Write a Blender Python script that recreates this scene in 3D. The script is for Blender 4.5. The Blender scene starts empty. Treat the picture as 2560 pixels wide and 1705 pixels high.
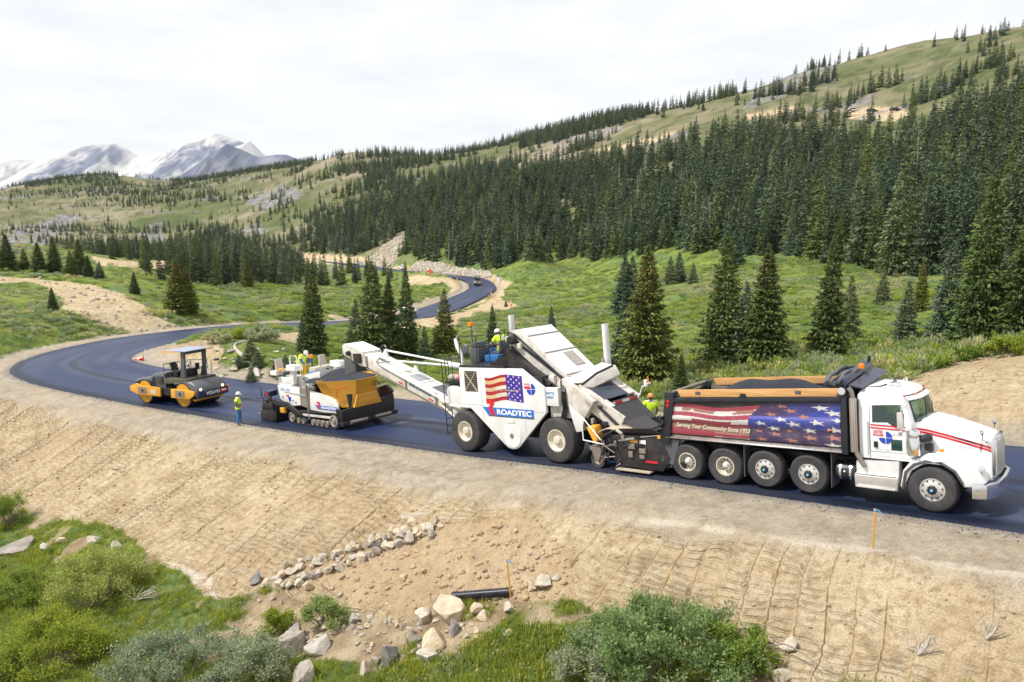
import bpy, bmesh, math, random
import numpy as np
from mathutils import Vector, Matrix, Euler

SC = bpy.context.scene
COL = SC.collection
R = math.radians
random.seed(7)
RNG = np.random.default_rng(7)

# ------------------------------------------------------------------ camera, sky, sun, exposure
CAM_PITCH = R(9.0)
FPX, CX, CY = 1991.0, 1280.0, 852.5
cam_data = bpy.data.cameras.new('camera')
cam = bpy.data.objects.new('camera', cam_data)
COL.objects.link(cam)
cam_data.sensor_width = 36.0
cam_data.lens = 28.0
cam_data.clip_start = 0.5
cam_data.clip_end = 40000.0
cam.location = (0, 0, 0)
cam.rotation_euler = (R(90) - CAM_PITCH, 0, 0)
SC.camera = cam

SUN_EL, SUN_AZ = 54.0, -98.0          # elevation, azimuth from +Y towards +X
world = bpy.data.worlds.new('World')
SC.world = world
world.use_nodes = True
wn, wl = world.node_tree.nodes, world.node_tree.links
wn.clear()
w_out = wn.new('ShaderNodeOutputWorld')
w_bg = wn.new('ShaderNodeBackground')
w_bg.inputs['Strength'].default_value = 0.1
w_sky = wn.new('ShaderNodeTexSky')
w_sky.sky_type = 'NISHITA'
w_sky.sun_disc = False
w_sky.sun_elevation = R(SUN_EL)
w_sky.sun_rotation = R(SUN_AZ)
w_sky.altitude = 3500.0
w_tc = wn.new('ShaderNodeTexCoord')
w_sep = wn.new('ShaderNodeSeparateXYZ')
wl.new(w_tc.outputs['Generated'], w_sep.inputs[0])
# a thin bright cloud deck seen in perspective: direction / height
w_max = wn.new('ShaderNodeMath'); w_max.operation = 'MAXIMUM'; w_max.inputs[1].default_value = 0.0
wl.new(w_sep.outputs['Z'], w_max.inputs[0])
w_add = wn.new('ShaderNodeMath'); w_add.operation = 'ADD'; w_add.inputs[1].default_value = 0.10
wl.new(w_max.outputs[0], w_add.inputs[0])
w_div = wn.new('ShaderNodeVectorMath'); w_div.operation = 'DIVIDE'
wl.new(w_tc.outputs['Generated'], w_div.inputs[0])
w_cmb = wn.new('ShaderNodeCombineXYZ')
for i in range(3):
    wl.new(w_add.outputs[0], w_cmb.inputs[i])
wl.new(w_cmb.outputs[0], w_div.inputs[1])
w_n1 = wn.new('ShaderNodeTexNoise'); w_n1.inputs['Scale'].default_value = 1.15
w_n1.inputs['Detail'].default_value = 9.0; w_n1.inputs['Roughness'].default_value = 0.62
w_n1.inputs['Distortion'].default_value = 0.5
wl.new(w_div.outputs[0], w_n1.inputs['Vector'])
w_cr = wn.new('ShaderNodeValToRGB')          # how much cloud covers the blue
w_cr.color_ramp.elements[0].position = 0.34; w_cr.color_ramp.elements[0].color = (0.88, 0.88, 0.88, 1)
w_cr.color_ramp.elements[1].position = 0.50; w_cr.color_ramp.elements[1].color = (1, 1, 1, 1)
wl.new(w_n1.outputs['Fac'], w_cr.inputs[0])
w_n2 = wn.new('ShaderNodeTexNoise'); w_n2.inputs['Scale'].default_value = 1.5
w_n2.inputs['Detail'].default_value = 8.0; w_n2.inputs['Roughness'].default_value = 0.6
wl.new(w_div.outputs[0], w_n2.inputs['Vector'])
w_cc = wn.new('ShaderNodeValToRGB')          # cloud brightness, grey undersides to white
w_cc.color_ramp.elements[0].position = 0.33; w_cc.color_ramp.elements[0].color = (6.75, 6.95, 7.25, 1)
w_cc.color_ramp.elements[1].position = 0.56; w_cc.color_ramp.elements[1].color = (7.75, 7.75, 7.8, 1)
wl.new(w_n2.outputs['Fac'], w_cc.inputs[0])
w_hsv = wn.new('ShaderNodeHueSaturation'); w_hsv.inputs['Saturation'].default_value = 0.8
w_hsv.inputs['Value'].default_value = 1.6
wl.new(w_sky.outputs[0], w_hsv.inputs['Color'])
w_mix = wn.new('ShaderNodeMix'); w_mix.data_type = 'RGBA'
wl.new(w_cr.outputs[0], w_mix.inputs[0])
wl.new(w_hsv.outputs[0], w_mix.inputs[6])
wl.new(w_cc.outputs[0], w_mix.inputs[7])
wl.new(w_mix.outputs[2], w_bg.inputs['Color'])
wl.new(w_bg.outputs[0], w_out.inputs['Surface'])

sun_data = bpy.data.lights.new('sun', 'SUN')
sun_data.energy = 3.8
sun_data.angle = R(3.0)
sun_data.color = (1.0, 0.97, 0.93)
sun = bpy.data.objects.new('sun', sun_data)
COL.objects.link(sun)
_sd = Vector((math.cos(R(SUN_EL)) * math.sin(R(SUN_AZ)), math.cos(R(SUN_EL)) * math.cos(R(SUN_AZ)), math.sin(R(SUN_EL))))
sun.rotation_euler = (-_sd).to_track_quat('-Z', 'Y').to_euler()

SC.view_settings.view_transform = 'Standard'
SC.view_settings.look = 'None'
SC.view_settings.exposure = 0.42
SC.view_settings.gamma = 1.0
SC.view_settings.use_curve_mapping = False
SC.render.engine = 'CYCLES'
SC.cycles.use_denoising = True
SC.cycles.max_bounces = 6
SC.cycles.diffuse_bounces = 3
SC.cycles.glossy_bounces = 3
SC.cycles.transmission_bounces = 4
SC.cycles.volume_bounces = 0
SC.cycles.caustics_reflective = False
SC.cycles.caustics_refractive = False

# ------------------------------------------------------------------ small helpers
def at(px, py, Z):
    """photo pixel and depth -> world point"""
    x = (px - CX) / FPX * Z; yc = (py - CY) / FPX * Z
    c, s = math.cos(CAM_PITCH), math.sin(CAM_PITCH)
    return np.array([x, Z * c - yc * s, -Z * s - yc * c])

def gz(px, py, z):
    d = at(px, py, 1.0)
    return d * (z / d[2])

def to_px(P):
    c, s = math.cos(CAM_PITCH), math.sin(CAM_PITCH)
    zc = P[..., 1] * c - P[..., 2] * s
    yc = -(P[..., 1] * s + P[..., 2] * c)
    zc = np.maximum(zc, 0.5)
    return CX + FPX * P[..., 0] / zc, CY + FPX * yc / zc

def link(o, parent=None):
    COL.objects.link(o)
    if parent is not None:
        o.parent = parent
    return o

def tag(o, label=None, cat=None, group=None, kind=None):
    if label: o['label'] = label
    if cat: o['category'] = cat
    if group: o['group'] = group
    if kind: o['kind'] = kind
    return o

def empty(name, M=None):
    o = bpy.data.objects.new(name, None)
    o.empty_display_size = 0.3
    COL.objects.link(o)
    if M is not None:
        o.matrix_world = M
    return o

def mesh_np(name, V, F3=None, F4=None, mats=(), smooth=True, mat_idx=None, attrs=None):
    """fast mesh from numpy arrays of triangles and/or quads"""
    me = bpy.data.meshes.new(name)
    V = np.asarray(V, dtype=np.float32)
    me.vertices.add(len(V)); me.vertices.foreach_set('co', V.ravel())
    loops, starts, n = [], [], 0
    if F4 is not None and len(F4):
        F4 = np.asarray(F4, dtype=np.int32); loops.append(F4.ravel()); starts.append(np.arange(len(F4)) * 4); n += F4.size
    if F3 is not None and len(F3):
        F3 = np.asarray(F3, dtype=np.int32); loops.append(F3.ravel()); starts.append(n + np.arange(len(F3)) * 3); n += F3.size
    L = np.concatenate(loops); S = np.concatenate(starts).astype(np.int32)
    me.loops.add(len(L)); me.loops.foreach_set('vertex_index', L)
    me.polygons.add(len(S)); me.polygons.foreach_set('loop_start', S)
    if smooth is not None:
        me.polygons.foreach_set('use_smooth', np.full(len(S), bool(smooth)))
    if mat_idx is not None:
        me.polygons.foreach_set('material_index', np.asarray(mat_idx, dtype=np.int32))
    for m in mats:
        me.materials.append(m)
    for k, a in (attrs or {}).items():
        a = np.asarray(a, dtype=np.float32)
        if a.ndim == 1:
            at_ = me.attributes.new(k, 'FLOAT', 'POINT'); at_.data.foreach_set('value', a)
        else:
            at_ = me.attributes.new(k, 'FLOAT_COLOR', 'POINT')
            if a.shape[1] == 3:
                a = np.concatenate([a, np.ones((len(a), 1), np.float32)], 1)
            at_.data.foreach_set('color', a.ravel())
    me.update(calc_edges=True)
    me.validate()
    return me

def obj_np(name, V, F3=None, F4=None, mats=(), parent=None, **k):
    return link(bpy.data.objects.new(name, mesh_np(name, V, F3, F4, mats, **k)), parent)

# value noise in numpy
def _h(ix, iy, iz, seed):
    n = (ix.astype(np.int64) * 374761393 + iy.astype(np.int64) * 668265263 + iz.astype(np.int64) * 2147483647 + seed * 1274126177) & 0xffffffff
    n = ((n ^ (n >> 13)) * 1274126177) & 0xffffffff
    n = (n ^ (n >> 16)) & 0xffffffff
    return n.astype(np.float64) / 4294967295.0
def vnoise(x, y, seed=0, z=None):
    x = np.asarray(x, float); y = np.asarray(y, float)
    xi, yi = np.floor(x), np.floor(y); fx, fy = x - xi, y - yi
    fx = fx * fx * (3 - 2 * fx); fy = fy * fy * (3 - 2 * fy)
    z0 = np.zeros_like(xi)
    a = _h(xi, yi, z0, seed); b = _h(xi + 1, yi, z0, seed); c = _h(xi, yi + 1, z0, seed); d = _h(xi + 1, yi + 1, z0, seed)
    return (a * (1 - fx) + b * fx) * (1 - fy) + (c * (1 - fx) + d * fx) * fy
def fbm(x, y, oct=4, seed=0, gain=0.5):
    s = 0; a = 1.0; t = 0
    for i in range(oct):
        s = s + a * (vnoise(x * 2 ** i, y * 2 ** i, seed + i * 17) - 0.5); t += a * 0.5; a *= gain
    return s / t
def sstep(e0, e1, x):
    t = np.clip((x - e0) / (e1 - e0), 0, 1)
    return t * t * (3 - 2 * t)
def in_poly(px, py, poly):
    poly = np.asarray(poly, float); inside = np.zeros(px.shape, bool)
    x0, y0 = poly[-1]
    for x1, y1 in poly:
        c = ((y0 > py) != (y1 > py))
        inside ^= c & (px < (x1 - x0) * (py - y0) / (y1 - y0 + 1e-12) + x0)
        x0, y0 = x1, y1
    return inside

# ------------------------------------------------------------------ materials
def new_mat(name):
    m = bpy.data.materials.new(name); m.use_nodes = True
    nt = m.node_tree
    b = nt.nodes['Principled BSDF']
    return m, nt, nt.nodes, nt.links, b
def _mix(nt, fac, a, b, blend='MIX'):
    n = nt.nodes.new('ShaderNodeMix'); n.data_type = 'RGBA'; n.blend_type = blend
    for sock, v in ((n.inputs[0], fac), (n.inputs[6], a), (n.inputs[7], b)):
        if isinstance(v, (int, float)): sock.default_value = v
        elif isinstance(v, (tuple, list)): sock.default_value = tuple(v) + ((1,) if len(v) == 3 else ())
        else: nt.links.new(v, sock)
    return n.outputs[2]
def _noise(nt, scale, detail=4, rough=0.55, vec=None, dist=0.0):
    n = nt.nodes.new('ShaderNodeTexNoise')
    n.inputs['Scale'].default_value = scale; n.inputs['Detail'].default_value = detail
    n.inputs['Roughness'].default_value = rough; n.inputs['Distortion'].default_value = dist
    if vec is not None: nt.links.new(vec, n.inputs['Vector'])
    return n.outputs['Fac']
def _ramp(nt, fac, stops):
    n = nt.nodes.new('ShaderNodeValToRGB'); cr = n.color_ramp
    while len(cr.elements) < len(stops): cr.elements.new(0.5)
    for e, (p, c) in zip(cr.elements, stops):
        e.position = p; e.color = (c, c, c, 1) if isinstance(c, (int, float)) else tuple(c) + ((1,) if len(c) == 3 else ())
    nt.links.new(fac, n.inputs[0]); return n.outputs[0]
def _math(nt, op, a, b=None):
    n = nt.nodes.new('ShaderNodeMath'); n.operation = op
    for i, v in enumerate((a, b)):
        if v is None: continue
        if isinstance(v, (int, float)): n.inputs[i].default_value = v
        else: nt.links.new(v, n.inputs[i])
    return n.outputs[0]
def _attr(nt, name, out='Fac'):
    n = nt.nodes.new('ShaderNodeAttribute'); n.attribute_name = name; return n.outputs[out]
def _pos(nt):
    return nt.nodes.new('ShaderNodeNewGeometry').outputs['Position']
def _objco(nt):
    return nt.nodes.new('ShaderNodeTexCoord').outputs['Object']
def _bump(nt, height, strength=0.3, dist=0.02, normal=None):
    n = nt.nodes.new('ShaderNodeBump'); n.inputs['Strength'].default_value = strength; n.inputs['Distance'].default_value = dist
    nt.links.new(height, n.inputs['Height'])
    if normal is not None: nt.links.new(normal, n.inputs['Normal'])
    return n.outputs[0]

def paint(name, col, rough=0.4, metal=0.0, dirt=0.25, dirtcol=(0.16, 0.12, 0.085), scale=2.2, spec=0.5, bump=0.0):
    """plain painted / plastic / metal surface with grime of its own"""
    m, nt, N, L, b = new_mat(name)
    oc = _objco(nt)
    n1 = _noise(nt, scale, 6, 0.65, oc); n2 = _noise(nt, scale * 9, 4, 0.6, oc)
    mp = N.new('ShaderNodeMapping'); mp.inputs['Scale'].default_value = (3.2, 3.2, 0.45); L.new(oc, mp.inputs[0])
    ns = _noise(nt, scale * 1.5, 5, 0.7, mp.outputs[0])
    f = _math(nt, 'MULTIPLY', _math(nt, 'MAXIMUM', _ramp(nt, n1, [(0.44, 0.0), (0.72, 1.0)]), _ramp(nt, ns, [(0.52, 0.0), (0.78, 0.9)])), dirt)
    f2 = _math(nt, 'MULTIPLY', _ramp(nt, n2, [(0.5, 0.0), (0.75, 1.0)]), dirt * 0.55)
    c = _mix(nt, f, col, dirtcol); c = _mix(nt, f2, c, dirtcol)
    L.new(c, b.inputs['Base Color'])
    r = _math(nt, 'ADD', _math(nt, 'MULTIPLY', n1, 0.3), rough - 0.15)
    L.new(r, b.inputs['Roughness'])
    b.inputs['Metallic'].default_value = metal
    b.inputs['Specular IOR Level'].default_value = spec
    if bump:
        L.new(_bump(nt, n2, bump, 0.01), b.inputs['Normal'])
    return m
# ------------------------------------------------------------------ road line and the lie of the land
def cat_spline(P, step=0.5):
    P = np.asarray(P, float)
    P = np.vstack([2 * P[0] - P[1], P, 2 * P[-1] - P[-2]])
    out = []
    for i in range(1, len(P) - 2):
        p0, p1, p2, p3 = P[i - 1:i + 3]
        d = np.linalg.norm(p2 - p1); n = max(2, int(d / 0.25))
        a = 0.5
        t0 = 0; t1 = t0 + np.linalg.norm(p1 - p0) ** a; t2 = t1 + d ** a; t3 = t2 + np.linalg.norm(p3 - p2) ** a
        t = np.linspace(t1, t2, n, endpoint=False)[:, None]
        A1 = (t1 - t) / (t1 - t0) * p0 + (t - t0) / (t1 - t0) * p1
        A2 = (t2 - t) / (t2 - t1) * p1 + (t - t1) / (t2 - t1) * p2
        A3 = (t3 - t) / (t3 - t2) * p2 + (t - t2) / (t3 - t2) * p3
        B1 = (t2 - t) / (t2 - t0) * A1 + (t - t0) / (t2 - t0) * A2
        B2 = (t3 - t) / (t3 - t1) * A2 + (t - t1) / (t3 - t1) * A3
        out.append((t2 - t) / (t2 - t1) * B1 + (t - t1) / (t2 - t1) * B2)
    out.append(P[-2][None])
    Q = np.vstack(out)
    s = np.r_[0, np.cumsum(np.linalg.norm(np.diff(Q, axis=0), axis=1))]
    m = int(s[-1] / step)
    ss = np.linspace(0, s[-1], m)
    return np.stack([np.interp(ss, s, Q[:, k]) for k in range(Q.shape[1])], 1)

ROAD_HALF = 4.2
def _edge(px, py, z, yaw, off=ROAD_HALF):
    """centre line point from a point of the near edge and the heading there"""
    p = gz(px, py, z)
    return [p[0] + off * math.sin(R(-yaw)), p[1] + off * math.cos(R(yaw)), z]
ROAD_PTS = [
    [36.5, 0.5, -5.0], [25.5, 10.2, -6.0],
    _edge(2560, 1335, -7.07, -41), _edge(1720, 1213, -7.88, -42), _edge(1373, 1165, -8.55, -42.5), _edge(1080, 1128, -9.2, -42.5),
    _edge(800, 1090, -10.24, -40), _edge(590, 1057, -10.74, -36), _edge(457, 1033, -11.02, -33), _edge(310, 1008, -11.32, -33),
    list(gz(178, 913, -11.45)), list(at(332, 855, 79)), list(at(459, 836, 89)), list(at(650, 816, 103)), list(at(879, 806, 121)),
    list(at(1041, 787, 155)), list(at(1150, 750, 200)), list(at(1206, 716, 255)), list(at(1172, 695, 292)), list(at(1092, 688, 312)),
    list(at(1001, 678, 335)), list(at(891, 664, 373)), list(at(764, 652, 421)), list(at(640, 648, 450)), list(at(500, 655, 470)), list(at(330, 662, 500)),
]
ROAD = cat_spline(ROAD_PTS, 0.5)
for _k in range(40):                                   # ease the bends of the height line
    ROAD[1:-1, 2] = 0.25 * ROAD[:-2, 2] + 0.5 * ROAD[1:-1, 2] + 0.25 * ROAD[2:, 2]
for _k in range(25):
    ROAD[1:-1, :2] = 0.25 * ROAD[:-2, :2] + 0.5 * ROAD[1:-1, :2] + 0.25 * ROAD[2:, :2]
ROAD_T = np.gradient(ROAD, axis=0)
ROAD_T /= np.linalg.norm(ROAD_T[:, :2], axis=1)[:, None]

def road_near(x, y):
    """signed distance (left of the walking direction +), road height, index for arrays of points"""
    x = np.asarray(x, float).ravel(); y = np.asarray(y, float).ravel()
    best = np.empty(len(x)); idx = np.empty(len(x), np.int64)
    c = ROAD[:, :2]
    coarse = c[::8]
    for a in range(0, len(x), 40000):
        b = slice(a, a + 40000)
        d = (x[b, None] - coarse[None, :, 0]) ** 2 + (y[b, None] - coarse[None, :, 1]) ** 2
        i0 = d.argmin(1) * 8
        cand = np.clip(i0[:, None] + np.arange(-8, 9)[None], 0, len(c) - 1)
        d2 = (x[b, None] - c[cand, 0]) ** 2 + (y[b, None] - c[cand, 1]) ** 2
        k = d2.argmin(1); idx[b] = cand[np.arange(len(k)), k]
    dx, dy = x - c[idx, 0], y - c[idx, 1]
    tx, ty = ROAD_T[idx, 0], ROAD_T[idx, 1]
    al = dx * tx + dy * ty
    sd = -ty * dx + tx * dy
    far = np.abs(al) > 1.0
    dist = np.where(far, np.hypot(dx, dy), np.abs(sd))
    z = ROAD[idx, 2] + ROAD_T[idx, 2] * np.clip(al, -1, 1)
    return np.where(sd >= 0, dist, -dist), z, idx
def road_z(x, y):
    s, z, i = road_near([x], [y]); return float(z[0])

# natural ground: (photo x, photo y, depth) of spots whose depth was judged from things of known size
_G = []
def g(*a):
    for t in a: _G.append(at(*t))
def gzz(*a):
    for t in a: _G.append(gz(*t))
# near side of the road, toe of the embankment and the ground in front of it
gzz((0, 1255, -14.3), (200, 1295, -14.0), (360, 1390, -13.1), (530, 1445, -12.3), (700, 1460, -11.6), (900, 1490, -11.1), (1120, 1500, -10.7), (1270, 1500, -10.5), (1450, 1510, -10.0),
    (1700, 1560, -9.6), (1900, 1640, -9.3), (2200, 1705, -8.8), (2560, 1705, -8.15),
    (0, 1450, -13.6), (0, 1705, -12.6), (320, 1705, -12.0), (640, 1705, -11.5), (960, 1705, -11.0), (1280, 1705, -10.4), (1600, 1705, -10.0), (1900, 1705, -9.5),
    (300, 1500, -12.9), (700, 1600, -11.6), (-300, 1350, -14.6), (-300, 1705, -13), (2900, 1705, -7.6), (3300, 1705, -7.0), (2900, 1500, -6.8))
for _x in (-1.0, -0.4, 0.0, 0.4, 1.0):
    _G.append(np.array([_x * 9, 9.0, -9.5 + _x * 1.6]))
    _G.append(np.array([_x * 5, 5.0, -9.0 + _x * 1.4]))
# inside the bend, the knoll
g((420, 900, 60), (560, 905, 57), (560, 850, 68), (640, 850, 68), (640, 905, 57), (720, 880, 64), (700, 840, 76), (790, 880, 70), (880, 930, 58), (950, 880, 74), (980, 950, 52), (1110, 868, 78), (860, 838, 90), (960, 830, 98), (1090, 800, 128))
# valley behind the machines
gzz((1200, 905, -12.4), (1350, 860, -14.0), (1300, 765, -18.0), (1250, 700, -21.0), (1330, 655, -20.0), (1450, 930, -11.4), (1560, 640, -15), (1500, 720, -15.5), (1500, 800, -13.6),
    (1620, 975, -10.6), (1750, 930, -10.4), (1700, 800, -12), (1700, 700, -12.5), (1650, 648, -12), (1900, 930, -9.6), (1900, 800, -10.3), (1900, 700, -10.5), (1950, 655, -9.8), (2200, 890, -8.4), (2200, 780, -9.0), (2150, 700, -9),
    (2400, 890, -7.6), (2400, 780, -7.6), (2560, 880, -7.0), (2450, 700, -7), (2560, 740, -6), (2500, 1090, -7.0), (2500, 1010, -6.6), (2500, 930, -6.4), (2350, 950, -6.8), (2800, 950, -5.8), (2800, 800, -5), (3200, 900, -3.5), (3200, 700, 2))
# left meadow
gzz((0, 905, -11.3), (0, 850, -10.7), (0, 760, -10.0), (100, 700, -9.4), (0, 655, -8.0), (200, 700, -9.6), (200, 800, -11.0), (300, 730, -10.6), (400, 780, -12.0), (300, 665, -10.2), (480, 720, -13.0), (600, 765, -14), (600, 710, -15.0), (800, 712, -20.0), (960, 725, -22.0), (1060, 706, -23.6), (1000, 698, -24.0), (940, 692, -24.2), (860, 685, -24.2), (940, 765, -18.8), (800, 760, -16.5), (1060, 740, -21.8),
    (-400, 850, -10), (-400, 700, -8), (-400, 950, -11.5), (-400, 1050, -12.5), (-900, 900, -10), (-900, 1200, -12))
# slopes and the ridge: photo x, photo y, depth
g((2560, 600, 135), (2560, 450, 200), (2560, 300, 270), (2560, 200, 350), (2560, 78, 480), (2560, 140, 700),
  (2250, 560, 190), (2250, 430, 260), (2200, 330, 345), (2180, 283, 395), (2250, 190, 470), (2250, 120, 560), (2250, 190, 800),
  (2000, 560, 225), (2000, 450, 290), (2000, 345, 370), (2030, 250, 460), (2030, 176, 570), (2030, 240, 800),
  (1820, 250, 520), (1820, 330, 420), (1820, 300, 800), (1640, 560, 265), (1640, 450, 350), (1640, 345, 460), (1640, 287, 570), (1640, 340, 820),
  (1300, 600, 330), (1300, 500, 405), (1300, 405, 550), (1300, 354, 690), (1300, 400, 950), (1460, 310, 640), (1460, 420, 460),
  (1020, 600, 375), (1000, 500, 480), (1000, 430, 620), (1000, 395, 730), (1000, 430, 1000), (880, 384, 760), (880, 430, 1000),
  (700, 610, 460), (700, 540, 560), (700, 470, 720), (700, 418, 900), (700, 460, 1200), (600, 432, 930),
  (430, 610, 520), (430, 530, 650), (430, 454, 900), (430, 490, 1200), (250, 610, 510), (250, 525, 680), (270, 441, 880), (270, 490, 1150), (120, 455, 860),
  (0, 610, 480), (0, 545, 600), (0, 478, 820), (0, 520, 1100), (400, 645, 330), (150, 640, 300), (0, 630, 290), (600, 660, 380), (800, 668, 360),
  (-500, 600, 480), (-500, 500, 700), (-500, 520, 1100), (-1200, 560, 600), (-1200, 540, 1000), (3100, 500, 150), (3100, 250, 260), (3100, 0, 450), (3100, 60, 800), (3900, 400, 200), (3900, 0, 400), (3900, 40, 800))
_G = np.array(_G)
def _uv(x, y):
    return np.stack([np.arctan2(x, y) * 2.2, np.log(np.hypot(x, y))], -1)
def _tps(r2):
    return 0.5 * r2 * np.log(r2 + 1e-9)
_C = _uv(_G[:, 0], _G[:, 1]); _val = _G[:, 2] / np.hypot(_G[:, 0], _G[:, 1])
_n = len(_C)
_K = _tps(((_C[:, None] - _C[None]) ** 2).sum(-1)) + np.eye(_n) * 3e-4
_P = np.c_[np.ones(_n), _C]
_A = np.block([[_K, _P], [_P.T, np.zeros((3, 3))]])
_W = np.linalg.solve(_A, np.r_[_val, 0, 0, 0])
def natural(x, y):
    x = np.asarray(x, float); y = np.asarray(y, float)
    sh = x.shape; q = _uv(x.ravel(), y.ravel()); out = np.empty(len(q))
    for a in range(0, len(q), 60000):
        s = q[a:a + 60000]
        out[a:a + 60000] = _tps(((s[:, None] - _C[None]) ** 2).sum(-1)) @ _W[:_n] + _W[_n] + s @ _W[_n + 1:]
    rr = np.hypot(x, y)
    far = sstep(60, 300, rr)
    bump = fbm(x / 9, y / 9, 4, 3) * 0.22 * (1 - far) + far * (fbm(x / 60, y / 60, 5, 5) * 3.2 + fbm(x / 14, y / 14, 3, 9) * 0.5)
    return (out * rr.ravel()).reshape(sh) + bump * np.clip((rr - 12) / 15, 0, 1)

def ground(x, y, detail=True):
    """finished ground: natural lie cut and filled along the road. returns z, signed road distance"""
    x = np.asarray(x, float); y = np.asarray(y, float); sh = x.shape
    z = natural(x, y).ravel()
    sd, rz, _ = road_near(x, y)
    d = np.abs(sd)
    sho = np.where(sd > 0, 2.6, 1.7) + 0.35 * fbm(x.ravel() / 4, y.ravel() / 4, 2, 21)   # gravel shoulder width
    e = np.clip(d - ROAD_HALF - sho, 0, None)
    hi = rz + e * 0.42
    lo = rz - e * 0.36 - 0.02 * np.clip(d - ROAD_HALF, 0, sho)
    zz = np.minimum(np.maximum(z, lo), hi)
    w = sstep(0.0, 7.0, e)                                    # soften where cut meets nature
    zz = np.where(e > 0, zz, rz - 0.02 * np.clip(d - ROAD_HALF, 0, None))
    yy_ = y.ravel()
    zz = np.where(d < ROAD_HALF - 0.05 + np.clip((yy_ - 70) * 0.014, 0, 2.8), np.minimum(zz, rz - 0.09 - np.clip((yy_ - 70) * 0.0025, 0, 0.6)), zz)
    return zz.reshape(sh), sd.reshape(sh)
# ------------------------------------------------------------------ ground sheet
D_FORE = [(-900, 1230), (0, 1245), (70, 1255), (140, 1290), (240, 1305), (330, 1355), (400, 1400), (470, 1440), (520, 1500), (610, 1500), (690, 1480), (780, 1505), (900, 1515), (980, 1570), (1060, 1560),
          (1150, 1510), (1290, 1500), (1450, 1500), (1560, 1600), (1800, 1640), (1960, 1720), (2560, 1740), (3900, 1800), (3900, 1000), (2560, 1340), (1720, 1213), (1080, 1128), (590, 1057), (310, 1008), (60, 960), (30, 915), (0, 908), (-900, 980)]
D_LOOP = [(316, 905), (345, 878), (400, 866), (500, 850), (545, 846), (560, 870), (545, 900), (550, 930), (575, 957), (480, 950), (400, 940), (335, 928)]
D_LOOP2 = [(640, 834), (770, 826), (745, 858), (700, 850)]
D_LEFT = [(-300, 680), (0, 690), (134, 699), (229, 713), (306, 736), (352, 762), (394, 789), (459, 820), (336, 834), (245, 808), (206, 789), (160, 778), (153, 743), (115, 713), (57, 705), (0, 705), (-300, 698)]
D_RIGHT = [(2200, 985), (2300, 935), (2420, 897), (2480, 887), (2560, 880), (3300, 880), (3300, 1200), (2560, 1130), (2200, 1060)]
D_FAR1 = [(1020, 686), (1150, 697), (1178, 712), (1170, 732), (1140, 757), (1075, 777), (1058, 772), (1110, 745), (1130, 720), (1110, 708), (1050, 712), (1020, 712)]
D_FAR2 = [(880, 806), (1041, 797), (1120, 788), (1190, 770), (1245, 735), (1250, 700), (1285, 706), (1262, 722), (1258, 752), (1300, 766), (1200, 786), (1150, 800), (1140, 822), (1050, 825), (960, 818)]
D_SCAR = [(905, 665), (960, 612), (1005, 580), (1014, 584), (1004, 620), (988, 652), (975, 668)]
D_FILL = [(1028, 670), (1045, 655), (1080, 656), (1115, 662), (1165, 674), (1222, 680), (1232, 692), (1200, 698), (1100, 684), (1028, 678)]
D_UP = [(1425, 381), (1520, 369), (1600, 352), (1690, 330), (1680, 345), (1600, 366), (1500, 380)]
D_PARK = [(2110, 276), (2150, 268), (2250, 268), (2275, 285), (2230, 303), (2125, 298)]
D_PARK2 = [(1860, 288), (1960, 268), (2010, 262), (1960, 282), (1870, 300)]
D_CUT = [(225, 640), (330, 652), (450, 652), (420, 672), (250, 664)]
D_CUT2 = [(560, 650), (660, 632), (700, 640), (640, 668), (570, 672)]
D_CUT3 = [(750, 632), (900, 640), (960, 655), (900, 668), (760, 655)]
OUTCROP = [(1850, 255), (1960, 195), (2010, 168), (2090, 172), (2060, 205), (1960, 240), (1880, 275)]
OUTCROP2 = [(1380, 360), (1440, 325), (1560, 325), (1500, 352), (1420, 368)]
SCREE = [[(60, 560), (150, 530), (210, 540), (180, 580), (80, 625), (0, 640), (0, 600)], [(330, 590), (420, 560), (440, 575), (350, 620)], [(530, 590), (640, 560), (680, 570), (600, 605), (540, 615)], [(600, 500), (720, 470), (760, 480), (660, 520)]]

def grid_y():
    a = [7.0]
    while a[-1] < 1500:
        y = a[-1]
        k = 0.006 if y < 12 else 0.0034 if y < 34 else 0.0055 if y < 62 else 0.0085 if y < 450 else 0.011
        a.append(y * (1 + k))
    return np.array(a)
_u = np.r_[np.linspace(-2.6, -0.78, 40, endpoint=False), np.linspace(-0.78, 0.78, 640), np.linspace(0.78, 2.6, 41)[1:]]
_yy = grid_y()
GX = _yy[:, None] * _u[None, :]
GY = np.repeat(_yy[:, None], len(_u), 1)
GZ, GSD = ground(GX, GY)
_sd, _rz, _ri = road_near(GX, GY)
GS = (_ri * 0.5).reshape(GX.shape) + 0.0
_tx, _ty = ROAD_T[_ri, 0], ROAD_T[_ri, 1]
GS = GS + ((GX.ravel() - ROAD[_ri, 0]) * _tx + (GY.ravel() - ROAD[_ri, 1]) * _ty).reshape(GX.shape)

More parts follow.
